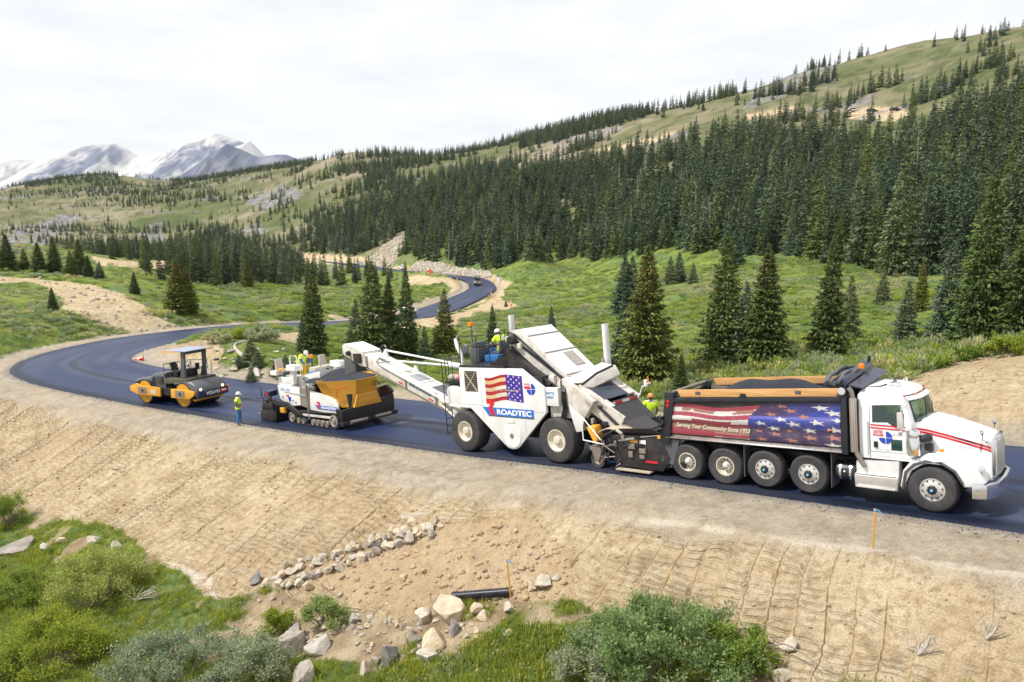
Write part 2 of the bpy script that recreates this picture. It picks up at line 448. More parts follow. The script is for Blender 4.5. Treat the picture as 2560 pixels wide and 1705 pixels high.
PXG, PYG = to_px(np.stack([GX, GY, GZ], -1))
_jx = PXG + fbm(GX / 3, GY / 3, 3, 31) * np.clip(900 / np.maximum(GY, 10), 2, 36)
_jy = PYG + fbm(GX / 3, GY / 3, 3, 37) * np.clip(600 / np.maximum(GY, 10), 1.5, 24)
inp = lambda poly: in_poly(_jx, _jy, poly)
d_e = np.abs(GSD) - ROAD_HALF
near_side = GSD > 0
M_dirt = (inp(D_FORE) & near_side) | inp(D_LOOP) | inp(D_LOOP2) | inp(D_LEFT) | (inp(D_RIGHT) & (GY < 60)) | inp(D_FAR1) | inp(D_FAR2) | inp(D_UP) | inp(D_PARK) | inp(D_PARK2) | inp(D_CUT) | inp(D_CUT2) | inp(D_CUT3)
M_dirt |= (d_e < 3.5 + 1.5 * fbm(GX / 6, GY / 6, 2, 41)) & (GY > 130)
M_scar = inp(D_SCAR) | inp(D_FILL)
M_dirt = (M_dirt | M_scar).astype(float)
M_grav = 1 - sstep(1.7, 2.7, d_e + 0.8 * fbm(GX / 2.5, GY / 2.5, 3, 45) - np.where(near_side, 0.6, -0.4) - 0.4)
M_grav = np.maximum(M_grav * (d_e > -1.5), M_scar * 0.8)
_r = np.hypot(GX, GY)
M_dry = np.maximum(sstep(-9, 14, GZ + fbm(GX / 40, GY / 40, 3, 51) * 10) * sstep(230, 420, _r), 0.9 * sstep(330, 430, _r + 40 * fbm(GX / 30, GY / 30, 3, 53)))
M_rock = np.zeros_like(GX)
for p in [OUTCROP, OUTCROP2] + SCREE:
    M_rock = np.maximum(M_rock, in_poly(PXG + fbm(GX / 25, GY / 25, 4, 61) * 28, PYG + fbm(GX / 25, GY / 25, 4, 63) * 18, p).astype(float))
M_rock = np.maximum(M_rock, sstep(0.35, 0.5, fbm(GX / 45, GY / 30, 4, 67)) * M_dry * 0.7)
# foreground natural soil showing between the plants, and the light silt by the drain
M_soil = sstep(0.05, 0.3, fbm(GX / 1.6, GY / 1.6, 4, 71) + 0.45 * in_poly(PXG, PYG, [(640, 1480), (1180, 1500), (1500, 1500), (1480, 1560), (1250, 1560), (1150, 1640), (1000, 1660), (700, 1640), (560, 1560)]) - 0.12) * (GY < 45) * near_side
M_silt = in_poly(_jx, _jy, [(390, 1415), (470, 1420), (540, 1455), (545, 1500), (520, 1560), (480, 1540), (500, 1490), (430, 1450)]).astype(float)
_line = np.interp(PXG, [0, 1000, 1300, 1600, 1900, 2100, 2300, 2560], [2000, 1290, 1268, 1300, 1335, 1372, 1400, 1440])
M_silt = np.maximum(M_silt, (1 - sstep(3, 12, np.abs(PYG + 14 * fbm(GX / 2, GY / 2, 3, 75) - _line))) * near_side * (PXG > 1000) * sstep(-0.35, 0.2, fbm(GX / 2.2, GY / 2.2, 3, 77)) * 0.8)

# relief: dozer tracks walked down the embankment, clods, ruts on the shoulder
near = (GY < 75)
trk = M_dirt * (1 - sstep(0.1, 0.9, M_grav)) * near * np.where(near_side, 1.0, 0.5)
lane = GS + 0.75 * fbm(GS / 5, GSD / 5, 2, 81) + 0.12 * GSD
lp = lane / 0.62
lf = np.abs((lp % 1.0) - 0.5) * 2                       # 1 at lane edge
lid = np.floor(lp)
rowp = (GSD + 0.26 * fbm(GS / 1.1, GSD / 1.1, 2, 83)) / 0.22 + _h(lid, lid * 0, lid * 0, 5) * 5
amp = np.clip(0.80 + 0.9 * fbm(GS / 4, GSD / 2.5, 3, 85), 0.25, 1.0)
rel = 0.10 * sstep(0.60, 1.0, lf) * (0.30 + 1.2 * fbm(GS / 0.45, GSD / 0.45, 3, 87)) * amp
M_tamp = amp * trk * (1 - 0.7 * sstep(0.6, 0.95, lf)) * np.clip(1.15 + 0.8 * fbm(GS / 0.5, GSD / 0.3, 2, 86), 0.5, 1.6)
clod = fbm(GX / 0.35, GY / 0.35, 3, 91)
rel = rel + 0.035 * np.maximum(clod, -0.2) + 0.10 * fbm(GX / 1.7, GY / 1.7, 3, 93)
# rough dumped heap between the rock drain and the pipe
heap = in_poly(_jx, _jy, [(760, 1440), (1120, 1300), (1290, 1290), (1420, 1380), (1440, 1500), (1180, 1500), (1000, 1540), (900, 1500)]).astype(float)
M_tamp = M_tamp * (1 - heap)
rel = rel * (1 - 0.5 * heap) + heap * (0.16 * np.maximum(fbm(GX / 0.6, GY / 0.6, 3, 95), -0.1) + 0.1 * fbm(GX / 1.6, GY / 1.6, 3, 97))
GZ = GZ + rel * trk * sstep(0.0, 1.2, d_e - 1.2)
GZ = GZ + (d_e > 0.1) * near * M_grav * 0.012 * fbm(GX / 0.25, GY / 0.25, 3, 99)
GZ = GZ + (1 - M_dirt) * near * (d_e > 1) * (0.10 * fbm(GX / 1.1, GY / 1.1, 4, 101) + 0.05 * fbm(GX / 0.3, GY / 0.3, 2, 103))
GZ = GZ + M_rock * (1.2 * np.abs(fbm(GX / 9, GY / 9, 4, 105)))
_ny, _nx = GX.shape
_i = np.arange(_ny * _nx).reshape(_ny, _nx)
_q = np.stack([_i[:-1, :-1], _i[:-1, 1:], _i[1:, 1:], _i[1:, :-1]], -1).reshape(-1, 4)

_yl, _ul = np.log(_yy), _u
def gsample(x, y, A):
    """bilinear look-up of a field on the ground grid at world points"""
    x = np.atleast_1d(np.asarray(x, float)); y = np.atleast_1d(np.asarray(y, float))
    fi = np.clip(np.interp(y, _yy, np.arange(_ny)), 0, _ny - 1.001); fj = np.clip(np.interp(x / np.maximum(y, 1), _u, np.arange(_nx)), 0, _nx - 1.001)
    i = fi.astype(int); j = fj.astype(int); a = fi - i; b = fj - j
    return (A[i, j] * (1 - b) + A[i, j + 1] * b) * (1 - a) + (A[i + 1, j] * (1 - b) + A[i + 1, j + 1] * b) * a
def gheight(x, y):
    return gsample(x, y, GZ)

def cramp(t, stops):
    p = [q for q, _ in stops]; c = np.array([k for _, k in stops], float)
    return np.stack([np.interp(t, p, c[:, i]) for i in range(3)], -1)
def cmix(f, a, b):
    f = np.clip(np.asarray(f, float), 0, 1)[..., None]
    return a * (1 - f) + np.asarray(b, float) * f
def nz(s, o, seed):                                     # 0..1 noise
    return 0.5 + 0.5 * fbm(GX / s, GY / s, o, seed, 0.6)
def ground_colour():
    n3 = nz(3.0, 5, 201); n05 = nz(0.5, 4, 203); n012 = nz(0.14, 3, 205); n8 = nz(8.0, 4, 207); n20 = nz(20, 5, 209); n60 = nz(55, 5, 211)
    lush = cramp(n3 * 0.6 + n05 * 0.4, [(0.30, (0.055, 0.08, 0.022)), (0.45, (0.11, 0.16, 0.032)), (0.58, (0.175, 0.22, 0.042)), (0.72, (0.25, 0.24, 0.065))])
    sage = cramp(n05, [(0.3, (0.07, 0.11, 0.04)), (0.6, (0.14, 0.19, 0.075)), (0.8, (0.2, 0.245, 0.11))])
    lush = cmix(sstep(0.48, 0.62, n8) * 0.75, lush, sage)
    lush = cmix(sstep(0.52, 0.34, n012) * 0.5 * (GY < 90), lush, (0.03, 0.055, 0.010))
    dry = cramp(n60 * 0.65 + n20 * 0.35, [(0.32, (0.082, 0.10, 0.040)), (0.45, (0.132, 0.135, 0.062)), (0.55, (0.19, 0.17, 0.10)), (0.68, (0.265, 0.225, 0.165))])
    dry = cmix(sstep(0.50, 0.66, nz(6, 4, 213)) * 0.7, dry, (0.055, 0.075, 0.026))
    veg = cmix(M_dry, lush, dry)
    soil = cramp(n05, [(0.3, (0.27, 0.185, 0.115)), (0.7, (0.47, 0.36, 0.25))])
    veg = cmix(M_soil * 0.85, veg, soil)
    dirt = cramp(n3 * 0.5 + n05 * 0.5, [(0.32, (0.36, 0.275, 0.162)), (0.5, (0.46, 0.365, 0.225)), (0.68, (0.55, 0.455, 0.30))])
    dirt = cmix(sstep(0.45, 0.65, n8) * 0.5, dirt, (0.44, 0.335, 0.215))
    dirt = cmix(sstep(0.5, 0.3, n012) * 0.55, dirt, (0.27, 0.175, 0.095))
    dirt = cmix(heap * 0.5, dirt, (0.39, 0.28, 0.175))
    dirt = cmix(sstep(0.55, 1, lf) * amp * trk * np.clip(0.35 + 0.9 * fbm(GS / 0.8, GSD / 0.8, 3, 88), 0, 0.6), dirt, (0.43, 0.30, 0.155))
    grav = cramp(n012 * 0.5 + n05 * 0.5, [(0.3, (0.255, 0.212, 0.155)), (0.5, (0.345, 0.297, 0.225)), (0.7, (0.43, 0.38, 0.30))])
    grav = cmix(sstep(0.45, 0.62, n3) * 0.35, grav, (0.43, 0.345, 0.24))
    grav = cmix(sstep(0.50, 0.10, d_e) * 0.55 * (d_e > 0), grav, (0.21, 0.195, 0.18))
    bare = cmix(M_grav, dirt, grav)
    bare = cmix(M_silt * sstep(0.3, 0.55, n05), bare, (0.56, 0.49, 0.39))
    c = cmix(M_dirt, veg, bare)
    c = cmix(np.maximum(M_grav * (1 - M_dirt), 0) * (d_e < 2.6), c, grav)
    rock = cramp(nz(2.2, 5, 215), [(0.3, (0.10, 0.098, 0.105)), (0.5, (0.19, 0.18, 0.18)), (0.7, (0.29, 0.27, 0.26))])
    return cmix(M_rock * sstep(0.32, 0.55, nz(6, 4, 217)), c, rock)
GCOL = ground_colour()
def ground_mat():
    m, nt, N, L, b = new_mat('ground')
    P = _pos(nt)
    nn = _noise(nt, 22.0, 4, 0.75, P)
    c = _mix(nt, 1.0, _attr(nt, 'col', 'Color'), _ramp(nt, nn, [(0.28, 0.55), (0.5, 1.0), (0.72, 1.35)]), 'MULTIPLY')
    L.new(c, b.inputs['Base Color'])
    b.inputs['Roughness'].default_value = 0.95
    b.inputs['Specular IOR Level'].default_value = 0.1
    saw = _math(nt, 'MULTIPLY', _ramp(nt, _math(nt, 'FRACT', _attr(nt, 'rowp')), [(0.0, 0.55), (0.42, 1.0), (0.54, 0.95), (0.74, 0.0), (0.84, 0.05), (1.0, 0.55)]), _attr(nt, 'tamp'))
    h = _math(nt, 'ADD', _math(nt, 'MULTIPLY', nn, 0.55), _math(nt, 'MULTIPLY', saw, 1.0))
    L.new(_bump(nt, h, 1.0, 0.10), b.inputs['Normal'])
    return m
MAT_GROUND = ground_mat()
_f = lambda a: np.asarray(a, float).ravel()
ground_obj = obj_np('ground', np.stack([_f(GX), _f(GY), _f(GZ)], 1), None, _q, [MAT_GROUND],
                    attrs=dict(col=GCOL.reshape(-1, 3), rowp=_f(rowp), tamp=_f(M_tamp)))
tag(ground_obj, kind='structure')

# ------------------------------------------------------------------ asphalt
def asphalt_mat(name, base, rough):
    m, nt, N, L, b = new_mat(name)
    P = _pos(nt)
    n1 = _noise(nt, 0.5, 4, 0.6, P); n2 = _noise(nt, 90, 3, 0.7, P); n3 = _noise(nt, 6, 5, 0.65, P)
    c = _mix(nt, _ramp(nt, n1, [(0.35, 0.0), (0.7, 1.0)]), tuple(v * 0.82 for v in base), tuple(v * 1.15 for v in base))
    c = _mix(nt, _ramp(nt, n2, [(0.45, 0.0), (0.75, 0.6)]), c, tuple(v * 2.0 for v in base))
    c = _mix(nt, _math(nt, 'MULTIPLY', _attr(nt, 'joint'), 0.85), c, (0.006, 0.007, 0.010))
    c = _mix(nt, _math(nt, 'MULTIPLY', _attr(nt, 'scuff'), 0.5), c, (0.16, 0.17, 0.20))
    L.new(c, b.inputs['Base Color'])
    L.new(_math(nt, 'ADD', rough - 0.1, _math(nt, 'MULTIPLY', n3, 0.2)), b.inputs['Roughness'])
    b.inputs['Specular IOR Level'].default_value = 0.36
    b.inputs['Specular Tint'].default_value = (0.55, 0.68, 1.0, 1)
    L.new(_bump(nt, n2, 0.35, 0.006), b.inputs['Normal'])
    return m
MAT_ASPH = asphalt_mat('asphalt', (0.013, 0.022, 0.062), 0.50)
# cross section: offsets from the centre line with a lip at each edge and the joint in the middle
_co = np.array([-ROAD_HALF - 0.14, -ROAD_HALF, -3.6, -2.9, -2.0, -1.1, -0.55, -0.30, -0.20, -0.06, 0.10, 0.20, 0.34, 0.6, 1.1, 2.0, 2.9, 3.2, 3.5, 3.62, 3.75, ROAD_HALF, ROAD_HALF + 0.15])
_cz = np.array([-0.10, 0.0, 0.0, 0.0, 0.0, 0.0, 0.0, 0.004, 0.02, 0.024, 0.004, 0.0, 0.0, 0.0, 0.0, 0.0, 0.0, 0.0, 0.0, 0.008, -0.02, -0.03, -0.13])
_cj = np.array([0.7, 0.3, 0, 0, 0, 0, 0.0, 0.25, 1, 1, 1, 0.5, 0.1, 0, 0, 0, 0, 0.05, 0.5, 0.9, 1, 0.75, 0.6])
rs = np.r_[np.arange(0, 300), np.arange(300, len(ROAD), 3)]
rc = ROAD[rs]; rt = ROAD_T[rs]
_lat = np.stack([-rt[:, 1], rt[:, 0]], 1)
wob = 0.05 * fbm(rs * 0.5 / 3.0, rs * 0, 3, 111) + 0.03 * fbm(rs * 0.5 / 0.8, rs * 0 + 5, 2, 113)
RX = rc[:, None, 0] + _lat[:, None, 0] * (_co[None] + wob[:, None])
RY = rc[:, None, 1] + _lat[:, None, 1] * (_co[None] + wob[:, None])
RZ = rc[:, None, 2] + _cz[None] + 0.006
_ri2 = np.arange(RX.size).reshape(RX.shape)
_rq = np.stack([_ri2[:-1, :-1], _ri2[1:, :-1], _ri2[1:, 1:], _ri2[:-1, 1:]], -1).reshape(-1, 4)
sc = np.clip(fbm(rs[:, None] * 0.5 / 14 + 0 * _co, 0 * rs[:, None] + _co[None] / 0.35, 4, 115) - 0.05, 0, 1) * 0.9 + 0.25 * (np.abs(_co[None] - 0.42) < 0.2) * (rs[:, None] > 70)
road_obj = obj_np('road', np.stack([_f(RX), _f(RY), _f(RZ)], 1), None, _rq[:, ::-1], [MAT_ASPH],
                  attrs=dict(joint=_f(np.repeat(_cj[None], len(rs), 0)), scuff=_f(sc)))
tag(road_obj, kind='structure')
# ------------------------------------------------------------------ plants: meshes
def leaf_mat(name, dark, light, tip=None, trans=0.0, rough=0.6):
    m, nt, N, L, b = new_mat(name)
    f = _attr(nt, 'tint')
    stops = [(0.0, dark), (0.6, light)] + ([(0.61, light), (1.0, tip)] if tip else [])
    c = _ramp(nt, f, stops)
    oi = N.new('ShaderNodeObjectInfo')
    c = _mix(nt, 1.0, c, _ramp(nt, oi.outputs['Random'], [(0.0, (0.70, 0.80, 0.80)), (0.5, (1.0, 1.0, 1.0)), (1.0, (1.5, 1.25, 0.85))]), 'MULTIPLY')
    L.new(c, b.inputs['Base Color'])
    b.inputs['Roughness'].default_value = rough
    b.inputs['Specular IOR Level'].default_value = 0.25
    if trans:
        tr = N.new('ShaderNodeBsdfTranslucent'); L.new(c, tr.inputs['Color'])
        mx = N.new('ShaderNodeMixShader'); mx.inputs[0].default_value = trans
        L.new(b.outputs[0], mx.inputs[1]); L.new(tr.outputs[0], mx.inputs[2])
        L.new(mx.outputs[0], N['Material Output'].inputs['Surface'])
    return m
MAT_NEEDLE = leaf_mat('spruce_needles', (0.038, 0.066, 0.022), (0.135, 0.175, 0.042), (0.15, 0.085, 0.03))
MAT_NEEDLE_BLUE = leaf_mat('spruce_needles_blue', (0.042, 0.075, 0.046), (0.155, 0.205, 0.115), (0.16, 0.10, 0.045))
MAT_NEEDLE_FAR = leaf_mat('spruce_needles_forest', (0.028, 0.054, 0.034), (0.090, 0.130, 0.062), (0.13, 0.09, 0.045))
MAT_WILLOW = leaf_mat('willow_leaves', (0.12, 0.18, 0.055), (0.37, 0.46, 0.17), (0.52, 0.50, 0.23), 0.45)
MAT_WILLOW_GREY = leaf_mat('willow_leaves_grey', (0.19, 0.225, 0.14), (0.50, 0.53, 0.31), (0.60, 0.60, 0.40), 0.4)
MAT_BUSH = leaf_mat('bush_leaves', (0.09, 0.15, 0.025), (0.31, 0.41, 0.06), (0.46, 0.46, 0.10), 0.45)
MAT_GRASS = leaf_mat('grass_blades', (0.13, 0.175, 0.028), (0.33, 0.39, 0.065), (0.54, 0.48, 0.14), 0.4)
def bark(name, c1, c2):
    m, nt, N, L, b = new_mat(name)
    oc = _objco(nt)
    L.new(_ramp(nt, _noise(nt, 9, 5, 0.7, oc), [(0.3, c1), (0.7, c2)]), b.inputs['Base Color'])
    b.inputs['Roughness'].default_value = 0.9
    return m
MAT_BARK = bark('bark', (0.07, 0.05, 0.035), (0.18, 0.13, 0.10))
MAT_DEAD = bark('dead_wood', (0.30, 0.26, 0.22), (0.55, 0.50, 0.45))
MAT_TWIG = bark('twigs', (0.16, 0.12, 0.10), (0.33, 0.27, 0.23))

def tube_np(pts, rad, n=6):
    """tapered tube along a polyline -> verts, quads"""
    pts = np.asarray(pts, float); rad = np.asarray(rad, float)
    T = np.gradient(pts, axis=0); T /= np.linalg.norm(T, axis=1)[:, None] + 1e-9
    ref = np.array([0.0, 0, 1]) if abs(T[0, 2]) < 0.9 else np.array([1.0, 0, 0])
    V = []
    for p, t, r in zip(pts, T, rad):
        a = np.cross(t, ref); a /= np.linalg.norm(a) + 1e-9; b = np.cross(t, a)
        th = np.arange(n) * 2 * np.pi / n
        V.append(p + r * (np.cos(th)[:, None] * a + np.sin(th)[:, None] * b))
    V = np.vstack(V); k = len(pts)
    i = np.arange(k * n).reshape(k, n); j = np.roll(i, -1, 1)
    return V, np.stack([i[:-1], j[:-1], j[1:], i[1:]], -1).reshape(-1, 4)

def spruce(seed, whorl=46, per=9, leaves=13, width=0.17, cones=0.0, top=0.02, skirt=0.02, leafsize=0.030, gaps=0.1):
    """unit-height spruce crown: drooping branches set with needle sprays; returns verts, tris, tint"""
    r = np.random.default_rng(seed)
    C, D, S, W, TN = [], [], [], [], []
    for k in range(whorl):
        t = skirt + (1 - skirt) * (k + r.random() * 0.8) / whorl
        Rm = width * ((1 - t) ** 0.80) * (0.80 + 0.4 * r.random()) * (1 - 0.25 * max(0, 0.15 - t) / 0.15) + 0.006
        nb = max(4, int(per * (0.55 + 0.6 * (1 - t))))
        a0 = r.random() * 6.28
        for q in range(nb):
            if r.random() < gaps: continue
            a = a0 + q * 6.283 / nb + r.normal(0, 0.16)
            Rb = Rm * (0.65 + 0.5 * r.random())
            dr = Rb * (0.42 - 0.75 * t + r.normal(0, 0.10))        # droop, upper branches rise
            nl = max(4, int(leaves * (0.35 + 0.75 * Rb / width)))
            s = np.sqrt((np.arange(nl) + r.random(nl)) / nl)
            s = 0.12 + 0.88 * s
            side = r.normal(0, 0.22, nl) * Rb * (0.35 + 0.65 * s)
            rad = Rb * s
            x = np.cos(a) * rad - np.sin(a) * side; y = np.sin(a) * rad + np.cos(a) * side
            z = t - dr * s ** 1.5 + 0.14 * Rb * s ** 4 + r.normal(0, 0.0045, nl)
            C.append(np.stack([x, y, z], 1))
            d = np.stack([np.cos(a + side / Rb * 1.2 + r.normal(0, .35, nl)), np.sin(a + side / Rb * 1.2 + r.normal(0, .35, nl)), -0.35 + r.normal(0, 0.38, nl)], 1)
            D.append(d); S.append(leafsize * (0.55 + 0.8 * r.random(nl)) * (0.55 + 0.6 * (1 - t)))
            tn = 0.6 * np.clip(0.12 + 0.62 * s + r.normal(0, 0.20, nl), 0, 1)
            if cones:
                cz = np.clip((t - 0.55) / 0.25, 0, 1) * (t < 0.93)
                tn = np.where(r.random(nl) < cones * cz, 0.75 + 0.25 * r.random(nl), tn)
            TN.append(tn)
    nl = 40
    C.append(np.stack([r.normal(0, .004, nl), r.normal(0, .004, nl), 1 - top + r.random(nl) * top * 1.6], 1))
    D.append(np.stack([r.normal(0, .5, nl), r.normal(0, .5, nl), 0.6 + 0 * r.random(nl)], 1)); S.append(np.full(nl, leafsize * 0.4)); TN.append(np.full(nl, 0.5))
    C = np.vstack(C); D = np.vstack(D); S = np.concatenate(S); TN = np.concatenate(TN)
    D /= np.linalg.norm(D, axis=1)[:, None]
    U = np.cross(D, r.normal(size=D.shape)); U /= np.linalg.norm(U, axis=1)[:, None] + 1e-9
    a = C - U * S[:, None] * 0.36 - D * S[:, None] * 0.45; b = C + U * S[:, None] * 0.36 - D * S[:, None] * 0.45; c = C + D * S[:, None] * 0.95
    V = np.stack([a, b, c], 1).reshape(-1, 3)
    return V, np.arange(len(V)).reshape(-1, 3), np.repeat(TN, 3)
def trunk_np(h=1.0, r0=0.012, lean=0.0, n=7):
    z = np.linspace(-0.015, h * 0.97, 9)
    return tube_np(np.stack([lean * z ** 2, 0 * z, z], 1), r0 * (1 - z / h * 0.93) + 0.0006, n)

def crown_mesh(name, seed, mat, **k):
    V, F, T = spruce(seed, **k)
    return mesh_np(name, V, F, None, [mat], smooth=False, attrs=dict(tint=T))
def trunk_mesh(name, r0=0.012):
    V, Q = trunk_np(1.0, r0)
    return mesh_np(name, V, None, Q, [MAT_BARK])
# close trees, forest-edge trees and far trees
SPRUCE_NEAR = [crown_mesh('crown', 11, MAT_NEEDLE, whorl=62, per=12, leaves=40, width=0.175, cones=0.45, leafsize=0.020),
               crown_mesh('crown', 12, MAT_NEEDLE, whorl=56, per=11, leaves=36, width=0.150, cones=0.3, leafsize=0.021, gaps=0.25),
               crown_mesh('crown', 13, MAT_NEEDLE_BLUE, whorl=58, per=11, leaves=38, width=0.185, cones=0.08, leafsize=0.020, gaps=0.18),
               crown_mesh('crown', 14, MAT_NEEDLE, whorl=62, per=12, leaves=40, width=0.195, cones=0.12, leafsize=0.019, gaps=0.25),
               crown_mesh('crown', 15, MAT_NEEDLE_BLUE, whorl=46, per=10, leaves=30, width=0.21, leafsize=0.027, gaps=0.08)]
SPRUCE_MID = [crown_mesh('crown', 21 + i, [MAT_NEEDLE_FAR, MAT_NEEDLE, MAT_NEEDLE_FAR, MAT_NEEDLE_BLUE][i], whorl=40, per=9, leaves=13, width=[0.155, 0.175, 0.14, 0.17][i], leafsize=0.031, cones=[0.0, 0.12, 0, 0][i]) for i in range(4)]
TRUNK = trunk_mesh('trunk')

def proto(name, parts):
    """an unlinked prototype object for scattering"""
    return bpy.data.objects.new(name, parts)
def join_np(items):
    """[(V,F3,F4,mat index,tint)] -> arrays"""
    Vs, F3, F4, M3, M4, T, o = [], [], [], [], [], [], 0
    for V, f3, f4, mi, t in items:
        Vs.append(V); T.append(np.broadcast_to(t, (len(V),)))
        if f3 is not None: F3.append(f3 + o); M3 += [mi] * len(f3)
        if f4 is not None: F4.append(f4 + o); M4 += [mi] * len(f4)
        o += len(V)
    return np.vstack(Vs), (np.vstack(F3) if F3 else None), (np.vstack(F4) if F4 else None), M4 + M3, np.concatenate(T)
def far_tree(seed, width, mat):
    V, F, T = spruce(seed, whorl=24, per=8, leaves=8, width=width, leafsize=0.047, gaps=0.14)
    tv, tq = trunk_np(1.0, 0.011, n=4)
    V, F3, F4, mi, T = join_np([(V, F, None, 0, T), (tv, None, tq, 1, 0.2)])
    return mesh_np('far_spruce', V, F3, F4, [mat, MAT_BARK], smooth=False, mat_idx=mi, attrs=dict(tint=T))
FAR_TREES = [far_tree(31, 0.15, MAT_NEEDLE_FAR), far_tree(32, 0.18, MAT_NEEDLE_FAR), far_tree(33, 0.13, MAT_NEEDLE_FAR), far_tree(34, 0.165, MAT_NEEDLE), far_tree(35, 0.185, MAT_NEEDLE_BLUE)]
def snag_mesh(seed):
    r = np.random.default_rng(seed)
    items = [trunk_np(1.0, 0.010, n=5) + (1,)]
    for k in range(46):
        z = 0.2 + 0.75 * r.random(); a = r.random() * 6.28; l = 0.09 * (1 - z) + 0.02
        p = np.array([[0, 0, z], [np.cos(a) * l, np.sin(a) * l, z - 0.02 * r.random()]])
        items.append(tube_np(p, [0.0022, 0.0008], 3) + (1,))
    V, F3, F4, mi, T = join_np([(v, None, q, 0, 0.0) for v, q, _ in items])
    return mesh_np('snag', V, F3, F4, [MAT_DEAD], attrs=dict(tint=T))
SNAG = snag_mesh(5)

def shrub_mesh(name, seed, mat, n=420, size=0.075, flat=0.55, stems=0, narrow=0.45, shell=0.5):
    """dome of leaf sprays about 1 m wide; with stems when seen close"""
    r = np.random.default_rng(seed)
    lobes = r.normal(0, 0.26, (9, 3)); lobes[:, 2] = np.abs(lobes[:, 2]) * flat + 0.16
    lr = 0.16 + 0.16 * r.random(9)
    k = r.integers(0, 9, n)
    d = r.normal(size=(n, 3)); d /= np.linalg.norm(d, axis=1)[:, None]
    C = lobes[k] + d * (lr[k] * (shell + (1 - shell) * r.random(n) ** 0.6))[:, None]
    C[:, 2] = np.abs(C[:, 2]) * 1.0
    D = d * 0.7 + np.array([0, 0, 0.7]) + r.normal(0, 0.45, (n, 3)); D /= np.linalg.norm(D, axis=1)[:, None]
    U = np.cross(D, r.normal(size=D.shape)); U /= np.linalg.norm(U, axis=1)[:, None]
    S = size * (0.5 + r.random(n))
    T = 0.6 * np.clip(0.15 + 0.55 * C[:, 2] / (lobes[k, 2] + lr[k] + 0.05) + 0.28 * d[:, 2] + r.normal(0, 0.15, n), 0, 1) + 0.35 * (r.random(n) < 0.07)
    w = narrow
    V = np.stack([C - D * S[:, None] * .5, C + U * S[:, None] * w * .5, C + D * S[:, None] * .5, C - U * S[:, None] * w * .5], 1).reshape(-1, 3)
    items = [(V, None, np.arange(4 * n).reshape(-1, 4), 0, np.repeat(T, 4))]
    for q in range(stems):
        i = r.integers(0, n); e = C[i]; b = np.array([r.normal(0, .07), r.normal(0, .07), -0.05]); mid = (b * 0.45 + e * 0.55) + r.normal(0, .05, 3)
        tv, tq = tube_np(np.array([b, (b + mid) / 2 + r.normal(0, .02, 3), mid, e * 1.04]), [0.011, 0.008, 0.005, 0.0015], 4)
        items.append((tv, None, tq, 1, 0.0))
    V, F3, F4, mi, T = join_np(items)
    return mesh_np(name, V, F3, F4, [mat, MAT_TWIG], smooth=False, mat_idx=mi, attrs=dict(tint=T))

def scatter(name, protos, P, rotz, scale, idx, tilt=None):
    """one object whose points carry copies of prototypes (geometry nodes)"""
    me = bpy.data.meshes.new(name)
    P = np.asarray(P, np.float32)
    me.vertices.add(len(P)); me.vertices.foreach_set('co', P.ravel())
    rot = np.zeros((len(P), 3), np.float32); rot[:, 2] = rotz
    if tilt is not None: rot[:, :2] = tilt
    a = me.attributes.new('rot', 'FLOAT_VECTOR', 'POINT'); a.data.foreach_set('vector', rot.ravel())
    sc = np.asarray(scale, np.float32)
    if sc.ndim == 1: sc = np.repeat(sc[:, None], 3, 1)
    a = me.attributes.new('scl', 'FLOAT_VECTOR', 'POINT'); a.data.foreach_set('vector', np.ascontiguousarray(sc).ravel())
    a = me.attributes.new('pick', 'INT', 'POINT'); a.data.foreach_set('value', np.asarray(idx, np.int32))
    me.update()
    o = link(bpy.data.objects.new(name, me))
    pc = bpy.data.collections.new('prototypes_of_' + name)
    for i, m in enumerate(protos):
        pc.objects.link(bpy.data.objects.new('%s_%02d' % (name, i), m))
    ng = bpy.data.node_groups.new('scatter_' + name, 'GeometryNodeTree')
    ng.interface.new_socket('Geometry', in_out='INPUT', socket_type='NodeSocketGeometry')
    ng.interface.new_socket('Geometry', in_out='OUTPUT', socket_type='NodeSocketGeometry')
    N, L = ng.nodes, ng.links
    gi = N.new('NodeGroupInput'); go = N.new('NodeGroupOutput')
    ci = N.new('GeometryNodeCollectionInfo'); ci.inputs['Collection'].default_value = pc
    ci.inputs['Separate Children'].default_value = True; ci.inputs['Reset Children'].default_value = True
    ip = N.new('GeometryNodeInstanceOnPoints'); ip.inputs['Pick Instance'].default_value = True
    def na(k, t):
        n = N.new('GeometryNodeInputNamedAttribute'); n.data_type = t; n.inputs['Name'].default_value = k
        return n.outputs['Attribute']
    er = N.new('FunctionNodeEulerToRotation')
    L.new(gi.outputs[0], ip.inputs['Points']); L.new(ci.outputs[0], ip.inputs['Instance'])
    L.new(na('pick', 'INT'), ip.inputs['Instance Index'])
    L.new(na('rot', 'FLOAT_VECTOR'), er.inputs[0]); L.new(er.outputs[0], ip.inputs['Rotation'])
    L.new(na('scl', 'FLOAT_VECTOR'), ip.inputs['Scale'])
    L.new(ip.outputs[0], go.inputs[0])
    md = o.modifiers.new('scatter', 'NODES'); md.node_group = ng
    return o

